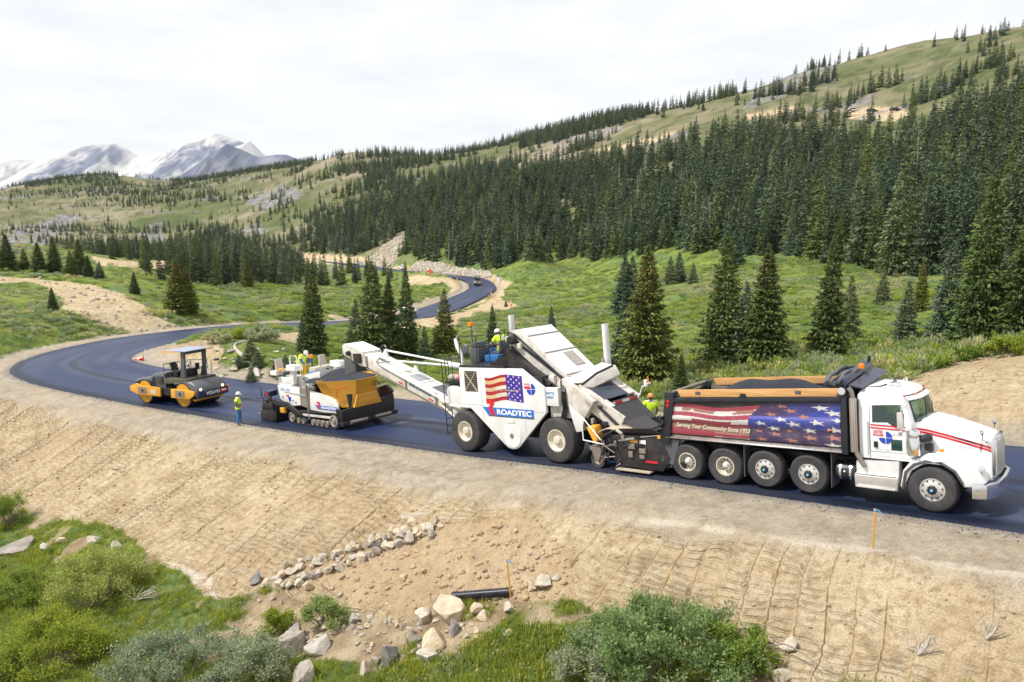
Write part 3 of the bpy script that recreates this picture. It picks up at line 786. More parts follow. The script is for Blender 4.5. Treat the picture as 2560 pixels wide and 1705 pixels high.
# ------------------------------------------------------------------ trees that stand out one by one
TREES = []
def tree(px, Z, top_py, kind, label, name='spruce_tree', wide=1.0, group=None, lean=0.0, mesh=None, dpx=0):
    """a spruce whose foot is on the ground at this bearing and depth, its tip at the given photo height"""
    p = at(px, CY, Z); x, y = p[0], p[1]
    for _ in range(6):                                   # slide along the bearing until the depth fits
        z = float(gheight(x, y)[0])
        zc = y * math.cos(CAM_PITCH) - z * math.sin(CAM_PITCH)
        y += (Z - zc); x = (px - CX) / FPX * Z
    z = float(gheight(x, y)[0])
    tip = at(px, top_py, Z)
    h = max(0.8, tip[2] - z)
    e = empty(name)
    e.location = (x, y, z - 0.05); e.rotation_euler = (R(lean), 0, random.random() * 6.28)
    c = link(bpy.data.objects.new('crown', mesh or SPRUCE_NEAR[kind]), e)
    t = link(bpy.data.objects.new('trunk', TRUNK), e)
    w = h * wide
    c.scale = (w, w, h); t.scale = (h * 1.2, h * 1.2, h)
    tag(e, label, 'tree', group)
    TREES.append((x, y, h * 0.16 * wide))
    return e
tree(1612, 50, 612, 0, 'big dense spruce with rusty cones behind the material transfer machine', wide=1.28)
tree(1556, 53, 735, 4, 'lower spruce tucked against the left side of the big dense spruce')
tree(1805, 52, 577, 3, 'tall loose spruce behind the rear end of the dump box', wide=1.05)
tree(1908, 50, 610, 0, 'tall spruce with cone laden top behind the middle of the dump box', wide=1.2)
tree(1858, 51, 700, 4, 'half hidden spruce between the two tall spruces above the dump box', wide=1.0)
tree(2068, 50, 585, 1, 'narrow spruce with a rusty brown spire behind the truck tarp', wide=1.05)
tree(2120, 56, 685, 2, 'blue green spruce just right of the rusty spired spruce')
tree(2262, 52, 700, 2, 'blue green spruce above the white truck cab', wide=1.25)
tree(2365, 50, 600, 2, 'pale tipped spruce left of the tallest spruce at the right edge', wide=1.2)
tree(2450, 46, 435, 3, 'tallest spruce with open trunk near the right edge', wide=0.95)
tree(2548, 44, 500, 1, 'tall spruce cut by the right edge of the picture', wide=1.15)
tree(2500, 50, 620, 4, 'dark spruce between the tallest spruce and the right edge', wide=1.1)
tree(2205, 80, 665, 4, 'yellow green young spruce in the meadow above the truck tarp', wide=1.1)
tree(2300, 70, 640, 1, 'slim spruce behind the blue green spruce above the cab')
tree(788, 66, 655, 1, 'tall twin topped spruce above the paver operator, taller half', wide=0.95)
tree(772, 67, 700, 1, 'tall twin topped spruce above the paver operator, shorter half', wide=0.95)
tree(757, 66, 790, 4, 'little spruce at the foot of the twin topped spruce')
tree(935, 66, 650, 3, 'broad spruce above the tip of the long conveyor', wide=1.25)
tree(975, 67, 690, 0, 'spruce joined to the right side of the broad spruce above the conveyor', wide=1.0)
tree(892, 68, 745, 4, 'short spruce at the left foot of the broad spruce above the conveyor')
tree(1018, 69, 668, 3, 'narrow dark spruce next to the white pickup on the road', wide=0.85)
tree(1112, 70, 718, 3, 'spruce beside the ladder end of the material transfer machine', wide=1.15)
tree(1062, 66, 812, 4, 'short bushy spruce below the conveyor struts')
tree(1231, 74, 757, 1, 'small slim spruce behind the orange beacon')
tree(1378, 78, 762, 2, 'small bluish spruce above the white elevator housing')
tree(1700, 44, 880, 0, 'little reddish spruce by the hopper, behind the worker', wide=1.3)
tree(446, 104, 645, 0, 'dark spruce pair above the left meadow, taller one', wide=1.5)
tree(470, 105, 665, 0, 'dark spruce pair above the left meadow, smaller one', wide=1.4)
tree(337, 112, 678, 0, 'small dark spruce at the top corner of the bare tan patch', wide=1.4)
tree(133, 88, 717, 0, 'dark spruce in front of the bare tan patch at the left', wide=1.35)
tree(95, 90, 755, 4, 'short spruce left of the dark spruce by the tan patch', wide=1.3)
tree(620, 160, 645, 0, 'dark spruce at the far edge of the left meadow', wide=1.2)
for px, Z, tp, k, lb in [(20, 128, 585, 0, 'leftmost spruce on the left skyline of the meadow'), (62, 130, 620, 3, 'short spruce, second from the left on the meadow crest'), (98, 128, 605, 0, 'dark spruce, third from the left on the meadow crest'),
                         (137, 130, 590, 1, 'pale slim spruce, fourth from the left on the meadow crest'), (178, 126, 625, 3, 'yellowish spruce standing lower than its neighbours on the meadow crest'), (200, 130, 598, 0, 'pointed dark spruce right of the yellowish one on the meadow crest'),
                         (222, 128, 638, 0, 'round dark spruce on the meadow crest above the yellow grass'), (250, 126, 652, 4, 'light green round young spruce at the right end of the crest trees')]:
    tree(px, Z, tp, k, lb, wide=1.6)
for px, Z, tp, k, lb in [(1560, 108, 635, 2, 'slim spruce in the meadow left of the big dense spruce, darker one'), (1578, 108, 640, 4, 'slim spruce in the meadow left of the big dense spruce, lighter one'),
                         (1675, 150, 640, 4, 'small meadow spruce, left one of three below the forest'), (1697, 152, 630, 4, 'small meadow spruce, middle one of three below the forest'), (1732, 145, 655, 4, 'small meadow spruce, right one of three below the forest'),
                         (1988, 84, 750, 4, 'small round spruce in the meadow left of the rusty spire'), (1265, 160, 748, 4, 'tiny spruce by the far bend of the road'), (1840, 170, 560, 2, 'blue green spruce at the forest foot behind the loose tall spruce')]:
    tree(px, Z, tp, k, lb, wide=1.35)

# ------------------------------------------------------------------ forest
def to_ground(px, py, n_it=60):
    """photo pixels of the ground -> world x, y by marching along the ray through the ground grid"""
    px = np.asarray(px, float); py = np.asarray(py, float)
    d = np.stack([(px - CX) / FPX, np.cos(CAM_PITCH) - (py - CY) / FPX * np.sin(CAM_PITCH), -np.sin(CAM_PITCH) - (py - CY) / FPX * np.cos(CAM_PITCH)], 1)
    t = np.full(len(px), 12.0); hit = np.zeros(len(px), bool); prev = t.copy()
    for _ in range(420):
        P = d * t[:, None]
        below = P[:, 2] <= gsample(P[:, 0], P[:, 1], GZ)
        new = below & ~hit; hit |= below
        t = np.where(hit, t, t * 1.013)
        if hit.all(): break
    lo = t / 1.013; hi = t.copy()
    for _ in range(12):
        m = (lo + hi) / 2; P = d * m[:, None]
        b = P[:, 2] <= gsample(P[:, 0], P[:, 1], GZ)
        hi = np.where(b, m, hi); lo = np.where(b, lo, m)
    P = d * hi[:, None]
    return P[:, 0], P[:, 1], hit & (t < 1400)
FOREST = [(150, 650), (230, 630), (330, 612), (430, 600), (560, 588), (700, 600), (760, 562), (900, 528), (1030, 492), (1200, 452), (1400, 430), (1640, 392), (1850, 362), (2050, 368), (2100, 394), (2285, 388), (2340, 330), (2560, 262), (3300, 100),
          (3300, 760), (2560, 715), (2300, 700), (2200, 680), (2050, 652), (1850, 640), (1650, 632), (1560, 640), (1300, 652), (1232, 678), (1165, 668), (1080, 650), (1030, 648), (1012, 600), (960, 605), (905, 650), (850, 640), (760, 628), (740, 640),
          (760, 662), (745, 690), (690, 712), (540, 715), (420, 690), (330, 668)]
rr = np.random.default_rng(99)
def forest_points():
    # candidates on a jittered world grid, kept where the photo shows closed forest
    x, y = np.meshgrid(np.arange(-720, 640, 4.1), np.arange(85, 960, 4.1))
    x = (x + rr.uniform(-1.9, 1.9, x.shape)).ravel(); y = (y + rr.uniform(-1.9, 1.9, y.shape)).ravel()
    k = (np.abs(x / y) < 0.95) & ((y < 640) | (x < 160)); x, y = x[k], y[k]
    z = gheight(x, y)
    px, py = to_px(np.stack([x, y, z], 1))
    inside = in_poly(px + fbm(x / 22, y / 22, 4, 301) * np.where(px < 900, 70, 26), py + fbm(x / 22, y / 22, 4, 303) * np.where(px < 900, 30, 16), FOREST)
    sd, _, _ = road_near(x, y)
    bare = gsample(x, y, M_dirt)
    ok = inside & (np.abs(sd) > 8.5) & (bare < 0.3) & (fbm(x / 16, y / 16, 3, 309) > -0.42)
    # sparse trees above the closed forest: clumps on the dry slopes and along the ridge
    dry = gsample(x, y, M_dry)
    cl = fbm((x + 0.8 * y) / 60, (y - 0.5 * x) / 30, 4, 305) + 0.45 * fbm(x / 10, y / 10, 2, 307) - np.interp(px, [1350, 1750, 2600], [0.0, 0.20, 0.14])
    ridge = in_poly(px, py, [(1300, 372), (1480, 330), (1620, 292), (1620, 278), (1300, 340)]) | in_poly(px, py, [(430, 470), (560, 440), (760, 415), (800, 395), (700, 400), (430, 440)]) | in_poly(px, py, [(60, 470), (220, 452), (300, 450), (290, 430), (60, 455)])
    sparse = ~inside & (dry > 0.25) & (bare < 0.3) & ((cl > 0.24) | ((cl > -0.3) & (rr.random(len(x)) < 0.035)) | (ridge & (cl > -0.38))) & (py < 640) & (y > 250)
    return x, y, z, px, py, ok, sparse
fx, fy, fz, fpx, fpy, f_ok, f_sp = forest_points()
fh = np.where(f_ok, 8.0 + 8.5 * rr.random(len(fx)), 4.5 + 8 * rr.random(len(fx)))
fh *= np.interp(fpx, [200, 500, 760, 950, 1900], [0.50, 0.56, 0.64, 0.86, 1.0])
pick = rr.integers(0, 5, len(fx))
# the trees nearest to the viewer along the forest foot stand as trees of their own
order = np.argsort(np.where(f_ok & (fpx > -20) & (fpx < 2580), np.hypot(fx, fy), 1e9))[:230]
own = np.zeros(len(fx), bool); own[order] = True
for i in order:
    e = empty('forest_spruce')
    e.location = (fx[i], fy[i], fz[i] - 0.1); e.rotation_euler = (rr.normal(0, 0.025), rr.normal(0, 0.025), rr.random() * 6.28)
    h = fh[i]; w = h * (0.85 + 0.35 * rr.random())
    c = link(bpy.data.objects.new('crown', SPRUCE_MID[pick[i] % 4]), e); c.scale = (w, w, h)
    t = link(bpy.data.objects.new('trunk', TRUNK), e); t.scale = (h, h, h)
    tag(e, 'dark green spruce at the front edge of the dense hillside forest', 'tree', 'spruces along the front of the forest')
# young stand in the valley below the far road
for k in range(34):
    px = rr.uniform(640, 1045); py = rr.uniform(668, 716) - (8 if px > 900 else 0)
    x, y, hit = to_ground([px], [py]); x, y = float(x[0]), float(y[0])
    if abs(road_near([x], [y])[0][0]) < 9 or gsample(x, y, M_dirt)[0] > 0.3: continue
    e = empty('valley_spruce'); e.location = (x, y, float(gheight(x, y)[0]) - 0.1); e.rotation_euler = (0, 0, rr.random() * 6.28)
    h = rr.uniform(5, 10) ; w = h * rr.uniform(0.9, 1.25)
    c = link(bpy.data.objects.new('crown', SPRUCE_MID[k % 4]), e); c.scale = (w, w, h)
    t = link(bpy.data.objects.new('trunk', TRUNK), e); t.scale = (h, h, h)
    tag(e, 'small dark spruce in the valley in front of the far road', 'tree', 'spruces in the valley below the far road')
keep = (f_ok | f_sp) & ~own
ki = np.where(keep)[0]
w = fh[ki] * (0.85 + 0.4 * rr.random(len(ki)))
forest = scatter('forest', FAR_TREES + [SNAG], np.stack([fx[ki], fy[ki], fz[ki] - 0.15], 1), rr.random(len(ki)) * 6.28, np.stack([w, w, fh[ki]], 1),
                 np.where(rr.random(len(ki)) < 0.03, 5, pick[ki]), rr.normal(0, 0.03, (len(ki), 2)))
tag(forest, 'dense dark spruce forest climbing the hillside', None, None, 'stuff')
print('forest', len(ki))
# ------------------------------------------------------------------ willow scrub in the meadows, grass, bushes
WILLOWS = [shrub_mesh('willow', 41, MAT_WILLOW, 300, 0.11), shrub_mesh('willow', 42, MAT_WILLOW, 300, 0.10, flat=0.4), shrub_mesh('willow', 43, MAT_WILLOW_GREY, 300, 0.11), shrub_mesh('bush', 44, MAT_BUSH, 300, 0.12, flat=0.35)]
def scrub():
    n = 30000
    y = np.exp(rr.uniform(math.log(30), math.log(340), n)); x = rr.uniform(-0.8, 0.8, n) * y
    z = gheight(x, y); px, py = to_px(np.stack([x, y, z], 1))
    sd, _, _ = road_near(x, y)
    bare = gsample(x, y, M_dirt); dry = gsample(x, y, M_dry)
    inside = in_poly(px, py, FOREST)
    c = fbm(x / 11, y / 11, 3, 401) + 0.5 * fbm(x / 3, y / 3, 2, 403)
    knoll = in_poly(px, py, [(540, 850), (700, 845), (770, 870), (760, 960), (560, 950)])
    crest = in_poly(px, py, [(-60, 640), (330, 680), (460, 760), (440, 790), (230, 705), (-60, 680)])
    ok = (bare < 0.3) & (np.abs(sd) > 6.4) & (dry < 0.5) & ~inside & (c > -0.32) & ~knoll & ~(crest & (rr.random(n) < 0.8)) & ~((sd > 0) & (y < 48))
    thick = in_poly(px, py, [(1480, 960), (1640, 880), (2300, 880), (2420, 860), (2700, 840), (2700, 900), (2400, 905), (2240, 960), (1900, 985), (1500, 1000)])
    ok |= thick & (bare < 0.3) & (np.abs(sd) > 5.6)
    x, y, z, c, thick = x[ok], y[ok], z[ok], c[ok], thick[ok]
    s = (0.8 + 1.1 * rr.random(len(x))) * np.clip(0.75 + 0.6 * c, 0.5, 1.4) * np.where(y > 120, 1.25, 1.0)
    h = s * (0.55 + 0.5 * rr.random(len(x))) * np.where(thick, 1.5, 0.85)
    pk = np.where(thick, rr.choice([0, 2, 3], len(x)), np.where(fbm(x / 14, y / 14, 2, 405) > 0.05, rr.choice([1, 2], len(x)), rr.choice([0, 1, 3], len(x))))
    o = scatter('meadow_scrub', WILLOWS, np.stack([x, y, z - 0.04], 1), rr.random(len(x)) * 6.28, np.stack([s, s, h], 1), pk)
    tag(o, 'low green willow scrub covering the meadows', None, None, 'stuff')
    print('scrub', len(x))
scrub()

def tuft_mesh(seed, n=30, mat=MAT_GRASS, h=0.16):
    r = np.random.default_rng(seed)
    b = r.normal(0, 0.055, (n, 3)); b[:, 2] = -0.01
    a = r.random(n) * 6.28; l = h * (0.5 + 0.8 * r.random(n)); ln = r.random(n) * 0.75
    d = np.stack([np.cos(a) * ln, np.sin(a) * ln, np.ones(n)], 1); d /= np.linalg.norm(d, axis=1)[:, None]
    s = np.stack([-np.sin(a), np.cos(a), 0 * a], 1) * 0.006
    mid = b + d * (l * 0.55)[:, None]; tip = b + d * l[:, None]; tip[:, 2] -= 0.2 * l * ln
    V = np.stack([b - s, b + s, mid + s * 0.8, mid - s * 0.8, tip], 1).reshape(-1, 3)
    i = np.arange(n)[:, None] * 5
    T = np.repeat(np.clip(0.25 + 0.35 * r.random(n) + 0.35 * (r.random(n) < 0.12), 0, 1), 5)
    return mesh_np('grass_tuft', V, i + np.array([[3, 2, 4]]), i + np.array([[0, 1, 2, 3]]), [mat], smooth=False, attrs=dict(tint=T))
TUFTS = [tuft_mesh(51, h=0.11), tuft_mesh(52, 36, h=0.16), tuft_mesh(53, 24, h=0.08), shrub_mesh('herb', 54, MAT_BUSH, 90, 0.13, flat=0.25), shrub_mesh('herb', 55, MAT_WILLOW_GREY, 70, 0.12, flat=0.2)]
def grass():
    n = 56000
    y = np.exp(rr.uniform(math.log(12.5), math.log(46), n)); x = rr.uniform(-0.8, 0.8, n) * y
    z = gheight(x, y); sd, _, _ = road_near(x, y)
    bare = gsample(x, y, M_dirt); soil = gsample(x, y, M_soil)
    c = fbm(x / 1.3, y / 1.3, 3, 411)
    ok = (sd > 6) & (bare < 0.4) & (soil < 0.25 + 0.5 * rr.random(n)) & (c > -0.7)
    x, y, z, c = x[ok], y[ok], z[ok], c[ok]
    s = (0.75 + 0.9 * rr.random(len(x))) * (1 + 0.7 * c)
    pk = np.where(rr.random(len(x)) < 0.16, rr.integers(3, 5, len(x)), rr.integers(0, 3, len(x)))
    s = np.where(pk >= 3, s * 0.28, s)
    o = scatter('grass', TUFTS, np.stack([x, y, z], 1), rr.random(len(x)) * 6.28, s, pk)
    tag(o, 'short bright green grass and herbs at the foot of the embankment', None, None, 'stuff')
    print('grass', len(x))
grass()

BUSH_PROTO = {}
def bush(px, base_py, wpx, hpx, kind, label, name='willow_bush', dense=9000, seed=1, leaf=0.055):
    x, y, _ = to_ground([px], [base_py]); x, y = float(x[0]), float(y[0])
    z = float(gheight(x, y)[0])
    Z = y * math.cos(CAM_PITCH) - z * math.sin(CAM_PITCH)
    w = wpx * Z / FPX; h = hpx * Z / FPX * 1.02
    mat = {'w': MAT_WILLOW, 'g': MAT_WILLOW_GREY, 'b': MAT_BUSH}[kind]
    r = np.random.default_rng(seed)
    nb = max(14, int(w * 12)); n = int(dense * 1.7); leaf = leaf * 1.25
    # limbs fan out from the foot, sprays of narrow leaves sit along the outer twigs
    items = []; tips = []
    for k in range(nb):
        a = r.random() * 6.28; q = r.random() ** 0.42; lobe = 0.70 + 0.34 * r.random()
        e = np.array([math.cos(a) * q * 0.5 * w, math.sin(a) * q * 0.42 * w, h * lobe * (1.02 - 0.72 * q ** 3)])
        b = np.array([e[0] * 0.18, e[1] * 0.18, -0.1])
        m = b * 0.4 + e * 0.6 + r.normal(0, 0.06 * h, 3) + np.array([0, 0, 0.10 * h])
        v, f = tube_np(np.array([b, (b + m) / 2 + r.normal(0, 0.03 * h, 3), m, (m + e) / 2 + r.normal(0, .03 * h, 3), e]), np.array([0.015, 0.012, 0.009, 0.006, 0.002]) * (0.6 + 0.25 * h), 5)
        items.append((v, None, f, 0, 0.0))
        for j in range(9):
            t = 0.05 + 0.95 * r.random(); o = (1 - t) * m + t * e
            d = r.normal(size=3); d[2] = abs(d[2]) * 0.8 + 0.25; d /= np.linalg.norm(d)
            tp = o + d * h * (0.10 + 0.22 * r.random()); tp[2] = min(tp[2], h * 1.08)
            v, f = tube_np(np.array([o, (o + tp) / 2 + r.normal(0, 0.02 * h, 3), tp]), [0.006, 0.004, 0.0015], 3)
            items.append((v, None, f, 0, 0.0)); tips.append((o, tp))
    o_ = np.array([t[0] for t in tips]); e_ = np.array([t[1] for t in tips])
    k = r.integers(0, len(tips), n); t = r.random(n) ** 0.7
    C = o_[k] * (1 - t[:, None]) + e_[k] * t[:, None] + r.normal(0, 0.07, (n, 3)) * (0.6 + 0.4 * h)
    C[:, 2] = np.maximum(C[:, 2], 0.03)
    D = (e_[k] - o_[k]); D /= np.linalg.norm(D, axis=1)[:, None] + 1e-9
    D = D + r.normal(0, 0.65, (n, 3)); D /= np.linalg.norm(D, axis=1)[:, None]
    U = np.cross(D, r.normal(size=D.shape)); U /= np.linalg.norm(U, axis=1)[:, None]
    S = leaf * (0.6 + 0.8 * r.random(n)); wd = 0.42
    V = np.stack([C - D * S[:, None] * .5, C + U * S[:, None] * wd * .5, C + D * S[:, None] * .5, C - U * S[:, None] * wd * .5], 1).reshape(-1, 3)
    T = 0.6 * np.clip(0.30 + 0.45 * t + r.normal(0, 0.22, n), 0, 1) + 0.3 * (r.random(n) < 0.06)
    e = empty(name); e.location = (x, y, z - 0.02)
    obj_np('foliage', V, None, np.arange(4 * n).reshape(-1, 4), [mat], e, smooth=False, attrs=dict(tint=np.repeat(T, 4)))
    V, F3, F4, mi, T = join_np(items)
    obj_np('stems', V, F3, F4, [MAT_TWIG], e)
    tag(e, label, 'bush')
    return e
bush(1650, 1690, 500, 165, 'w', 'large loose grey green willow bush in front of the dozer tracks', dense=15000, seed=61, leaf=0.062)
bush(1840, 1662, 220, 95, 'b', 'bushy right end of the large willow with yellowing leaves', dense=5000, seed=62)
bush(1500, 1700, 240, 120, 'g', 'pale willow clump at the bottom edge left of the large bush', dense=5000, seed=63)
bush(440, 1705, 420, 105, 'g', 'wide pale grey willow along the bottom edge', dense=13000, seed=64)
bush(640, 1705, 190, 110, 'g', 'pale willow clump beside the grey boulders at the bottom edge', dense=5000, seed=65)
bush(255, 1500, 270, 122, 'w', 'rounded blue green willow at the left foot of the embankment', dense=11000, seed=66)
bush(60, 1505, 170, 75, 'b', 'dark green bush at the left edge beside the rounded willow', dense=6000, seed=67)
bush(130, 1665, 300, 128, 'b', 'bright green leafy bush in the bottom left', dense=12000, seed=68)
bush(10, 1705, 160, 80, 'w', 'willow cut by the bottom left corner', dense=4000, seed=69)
bush(30, 1312, 110, 80, 'b', 'dark bush on the left edge at the top of the grass', dense=5000, seed=70)
bush(815, 1562, 130, 62, 'w', 'small blue green bush among the rocks below the rock drain', dense=4000, seed=71, leaf=0.05)
bush(695, 1585, 100, 60, 'b', 'small grassy green bush left of the rocks below the drain', dense=3000, seed=72, leaf=0.05)
bush(545, 858, 75, 30, 'g', 'pale bush at the left end of the knoll', dense=2500, seed=73, leaf=0.12)
bush(655, 852, 95, 34, 'g', 'wide pale bush on top of the knoll', dense=3000, seed=74, leaf=0.12)
bush(600, 846, 50, 22, 'b', 'small green bush between two pale ones on the knoll', dense=1500, seed=75, leaf=0.12)
bush(2520, 892, 110, 50, 'b', 'yellow green bush beyond the dirt bank at the right edge', dense=4000, seed=76, leaf=0.10)
bush(2400, 902, 110, 38, 'b', 'yellow green bush beyond the dirt bank above the hood', dense=4000, seed=77, leaf=0.10)
bush(2330, 918, 80, 30, 'w', 'leafy bush behind the top of the truck cab', dense=3000, seed=78, leaf=0.10)
for i, (px, py, hp, lb) in enumerate([(628, 905, 62, 'taller young spruce on the knoll'), (645, 918, 45, 'round young spruce at the foot of the taller knoll spruce'), (598, 918, 34, 'low young spruce left on the knoll'),
                                      (628, 955, 38, 'little young spruce at the near edge of the knoll'), (715, 945, 60, 'young spruce behind the paver seats'), (690, 935, 40, 'stubby young spruce between the knoll and the paver')]):
    x, y, _ = to_ground([px], [py]); z = float(gheight(x, y)[0]); Z = float(y[0]) * math.cos(CAM_PITCH) - z * math.sin(CAM_PITCH)
    tree(px, Z, py - hp, 4, lb, name='young_spruce', wide=2.2)

# ------------------------------------------------------------------ rocks
def rock_mat(name, c1, c2, c3):
    m, nt, N, L, b = new_mat(name)
    oc = _objco(nt)
    oi = N.new('ShaderNodeObjectInfo')
    c = _ramp(nt, _noise(nt, 2.2, 6, 0.65, oc), [(0.3, c1), (0.5, c2), (0.72, c3)])
    c = _mix(nt, 1.0, c, _ramp(nt, oi.outputs['Random'], [(0, (0.82, 0.82, 0.84)), (0.5, (1, 0.97, 0.92)), (1, (1.12, 1.02, 0.88))]), 'MULTIPLY')
    L.new(c, b.inputs['Base Color']); b.inputs['Roughness'].default_value = 0.9
    L.new(_bump(nt, _noise(nt, 7, 5, 0.7, oc), 0.6, 0.05), b.inputs['Normal'])
    return m
MAT_ROCK = [rock_mat('pale_rock', (0.31, 0.27, 0.22), (0.45, 0.41, 0.35), (0.56, 0.53, 0.48)), rock_mat('cream_rock', (0.37, 0.27, 0.18), (0.52, 0.43, 0.32), (0.63, 0.56, 0.46)), rock_mat('grey_rock', (0.18, 0.165, 0.15), (0.30, 0.28, 0.265), (0.43, 0.40, 0.38))]
def rock_mesh(seed, mi, cuts=16):
    r = np.random.default_rng(seed)
    bm = bmesh.new(); bmesh.ops.create_icosphere(bm, subdivisions=3, radius=0.62)
    V = np.array([v.co[:] for v in bm.verts])
    for _ in range(cuts):                                # flat broken faces
        n = r.normal(size=3); n /= np.linalg.norm(n); d = 0.24 + 0.17 * r.random()
        s = V @ n; V = V - np.clip(s - d, 0, None)[:, None] * n * 0.97
    V *= 1 + 0.05 * (fbm(V[:, 0] * 4 + 9, V[:, 1] * 4 + V[:, 2] * 3, 3, seed))[:, None]
    V /= (V.max(0) - V.min(0))
    for v, c in zip(bm.verts, V): v.co = c
    me = bpy.data.meshes.new('rock'); bm.to_mesh(me); bm.free()
    me.materials.append(MAT_ROCK[mi])
    me.polygons.foreach_set('use_smooth', np.zeros(len(me.polygons), bool))
    return me
ROCKS = [[rock_mesh(500 + 10 * m + i, m) for i in range(5)] for m in range(3)]
def rock(px, py, wpx, hpx, m, label, group=None, name='rock', sink=0.33, tilt=0.35):
    """py is the middle of the stone in the photo"""
    x, y, _ = to_ground([px], [py + hpx * 0.38]); x, y = float(x[0]), float(y[0])
    z = float(gheight(x, y)[0]); Z = y * math.cos(CAM_PITCH) - z * math.sin(CAM_PITCH)
    w = wpx * Z / FPX; h = hpx * Z / FPX * 1.25
    o = link(bpy.data.objects.new(name, random.choice(ROCKS[m])))
    o.scale = (w, (w + h) * 0.5 * (0.8 + 0.4 * random.random()), h)
    o.rotation_euler = (random.uniform(-tilt, tilt) * 0.6, random.uniform(-tilt, tilt), random.choice([0, 3.14]) + random.uniform(-0.5, 0.5))
    o.location = (x, y + w * 0.15, z + h * (0.5 - sink))
    tag(o, label, 'rock', group)
    return o
for a in [(1128, 1530, 88, 58, 1, 'biggest cream boulder just below the left end of the black pipe'), (1084, 1596, 62, 58, 1, 'tan flat faced boulder below the biggest cream boulder'), (1058, 1540, 44, 34, 0, 'white wedge rock left of the biggest cream boulder'),
          (1135, 1568, 26, 42, 2, 'purplish upright slab leaning on the biggest cream boulder'), (1028, 1578, 17, 38, 0, 'thin white upright slab left of the tan boulder'), (1040, 1597, 30, 20, 2, 'small grey flat stone beside the thin white slab'),
          (973, 1637, 48, 64, 2, 'grey pointed boulder standing in the grass'), (941, 1650, 30, 26, 2, 'grey stone tucked behind the pointed boulder'), (914, 1672, 40, 40, 0, 'pale blunt boulder at the lower left of the pointed boulder'),
          (1072, 1642, 62, 32, 0, 'long white block lying in the grass below the tan boulder'), (1190, 1522, 36, 28, 1, 'cream stone right of the biggest boulder under the pipe'), (1212, 1536, 34, 30, 1, 'second cream stone right of the biggest boulder, lower one'),
          (1276, 1518, 30, 22, 0, 'pale round stone in the grass below the wooden stake'), (1270, 1583, 30, 18, 1, 'small cream stone alone in the grass'), (800, 1608, 66, 42, 0, 'large white boulder right of the grey boulder pile'),
          (820, 1563, 38, 22, 1, 'cream stone on top of the white boulder'), (737, 1588, 52, 44, 2, 'upper grey boulder of the pile by the pale willow'), (720, 1622, 66, 62, 2, 'middle grey brown boulder of the pile by the pale willow'),
          (756, 1688, 60, 70, 2, 'lowest grey boulder of the pile at the bottom edge'), (680, 1603, 38, 30, 2, 'small grey boulder at the left of the pile by the pale willow'), (885, 1546, 32, 26, 0, 'pale stone below the rock drain'),
          (40, 1366, 76, 30, 2, 'lichen covered boulder on the grass at the left edge'), (108, 1367, 34, 16, 0, 'flat pale rock right of the lichen boulder'), (150, 1352, 28, 14, 1, 'small tan rock above the flat pale rock'), (232, 1350, 44, 20, 0, 'pale rock at the grass border above the rounded willow'),
          (290, 1366, 34, 26, 0, 'white rock at the top of the rounded willow'), (1978, 1606, 48, 32, 0, 'pale boulder behind the right end of the large bush'), (1918, 1662, 40, 52, 1, 'tan pointed rock at the foot of the large bush'),
          (1962, 1692, 76, 34, 0, 'broad pale rock at the bottom edge right of the large bush'), (1358, 1455, 46, 34, 0, 'long white rock right of the wooden stake by the pipe'), (1328, 1466, 28, 22, 1, 'rounded cream rock between the stake and the long white rock'),
          (1392, 1443, 22, 16, 0, 'white stone above the long white rock'), (640, 1445, 26, 30, 2, 'grey end stone of the rock drain at its lower left'), (508, 915, 24, 12, 0, 'pale boulder on the knoll near the bare dirt'), (584, 921, 26, 14, 1, 'boulder at the near left corner of the knoll'),
          (547, 873, 30, 8, 1, 'flat slab lying on the knoll left of the log'), (577, 877, 22, 12, 2, 'grey rock beside the log on the knoll')]:
    rock(*a)
_k = 0
for (xa, ya, xb, yb, n) in [(672, 1452, 1110, 1302, 26), (690, 1470, 1120, 1318, 24), (720, 1418, 1060, 1308, 14), (660, 1462, 780, 1462, 6)]:
    for i in range(n):
        t = (i + random.uniform(-0.3, 0.3)) / n
        rock(xa + (xb - xa) * t + random.uniform(-7, 7), ya + (yb - ya) * t + random.uniform(-8, 8), random.uniform(15, 36), random.uniform(12, 24), random.choice([0, 0, 0, 0, 1, 1, 2]),
             'pale angular rock in the diagonal rock drain on the embankment', 'rocks of the drain', tilt=0.7, sink=0.2)
for i in range(95):
    t = random.random(); px = 640 + 620 * t
    rock(px, 1500 + 60 * math.sin(t * 3.0) + random.uniform(-28, 75), random.uniform(7, 22), random.uniform(6, 15), random.choice([0, 0, 1]), 'small pale stone strewn along the foot of the embankment', 'small stones at the embankment foot', name='stone', tilt=0.6)
for i in range(30):
    rock(random.uniform(540, 740), random.uniform(862, 945), random.uniform(8, 18), random.uniform(4, 8), random.choice([0, 0, 2]), 'small pale stone scattered on the grassy knoll', 'stones on the knoll', name='stone', tilt=0.4)

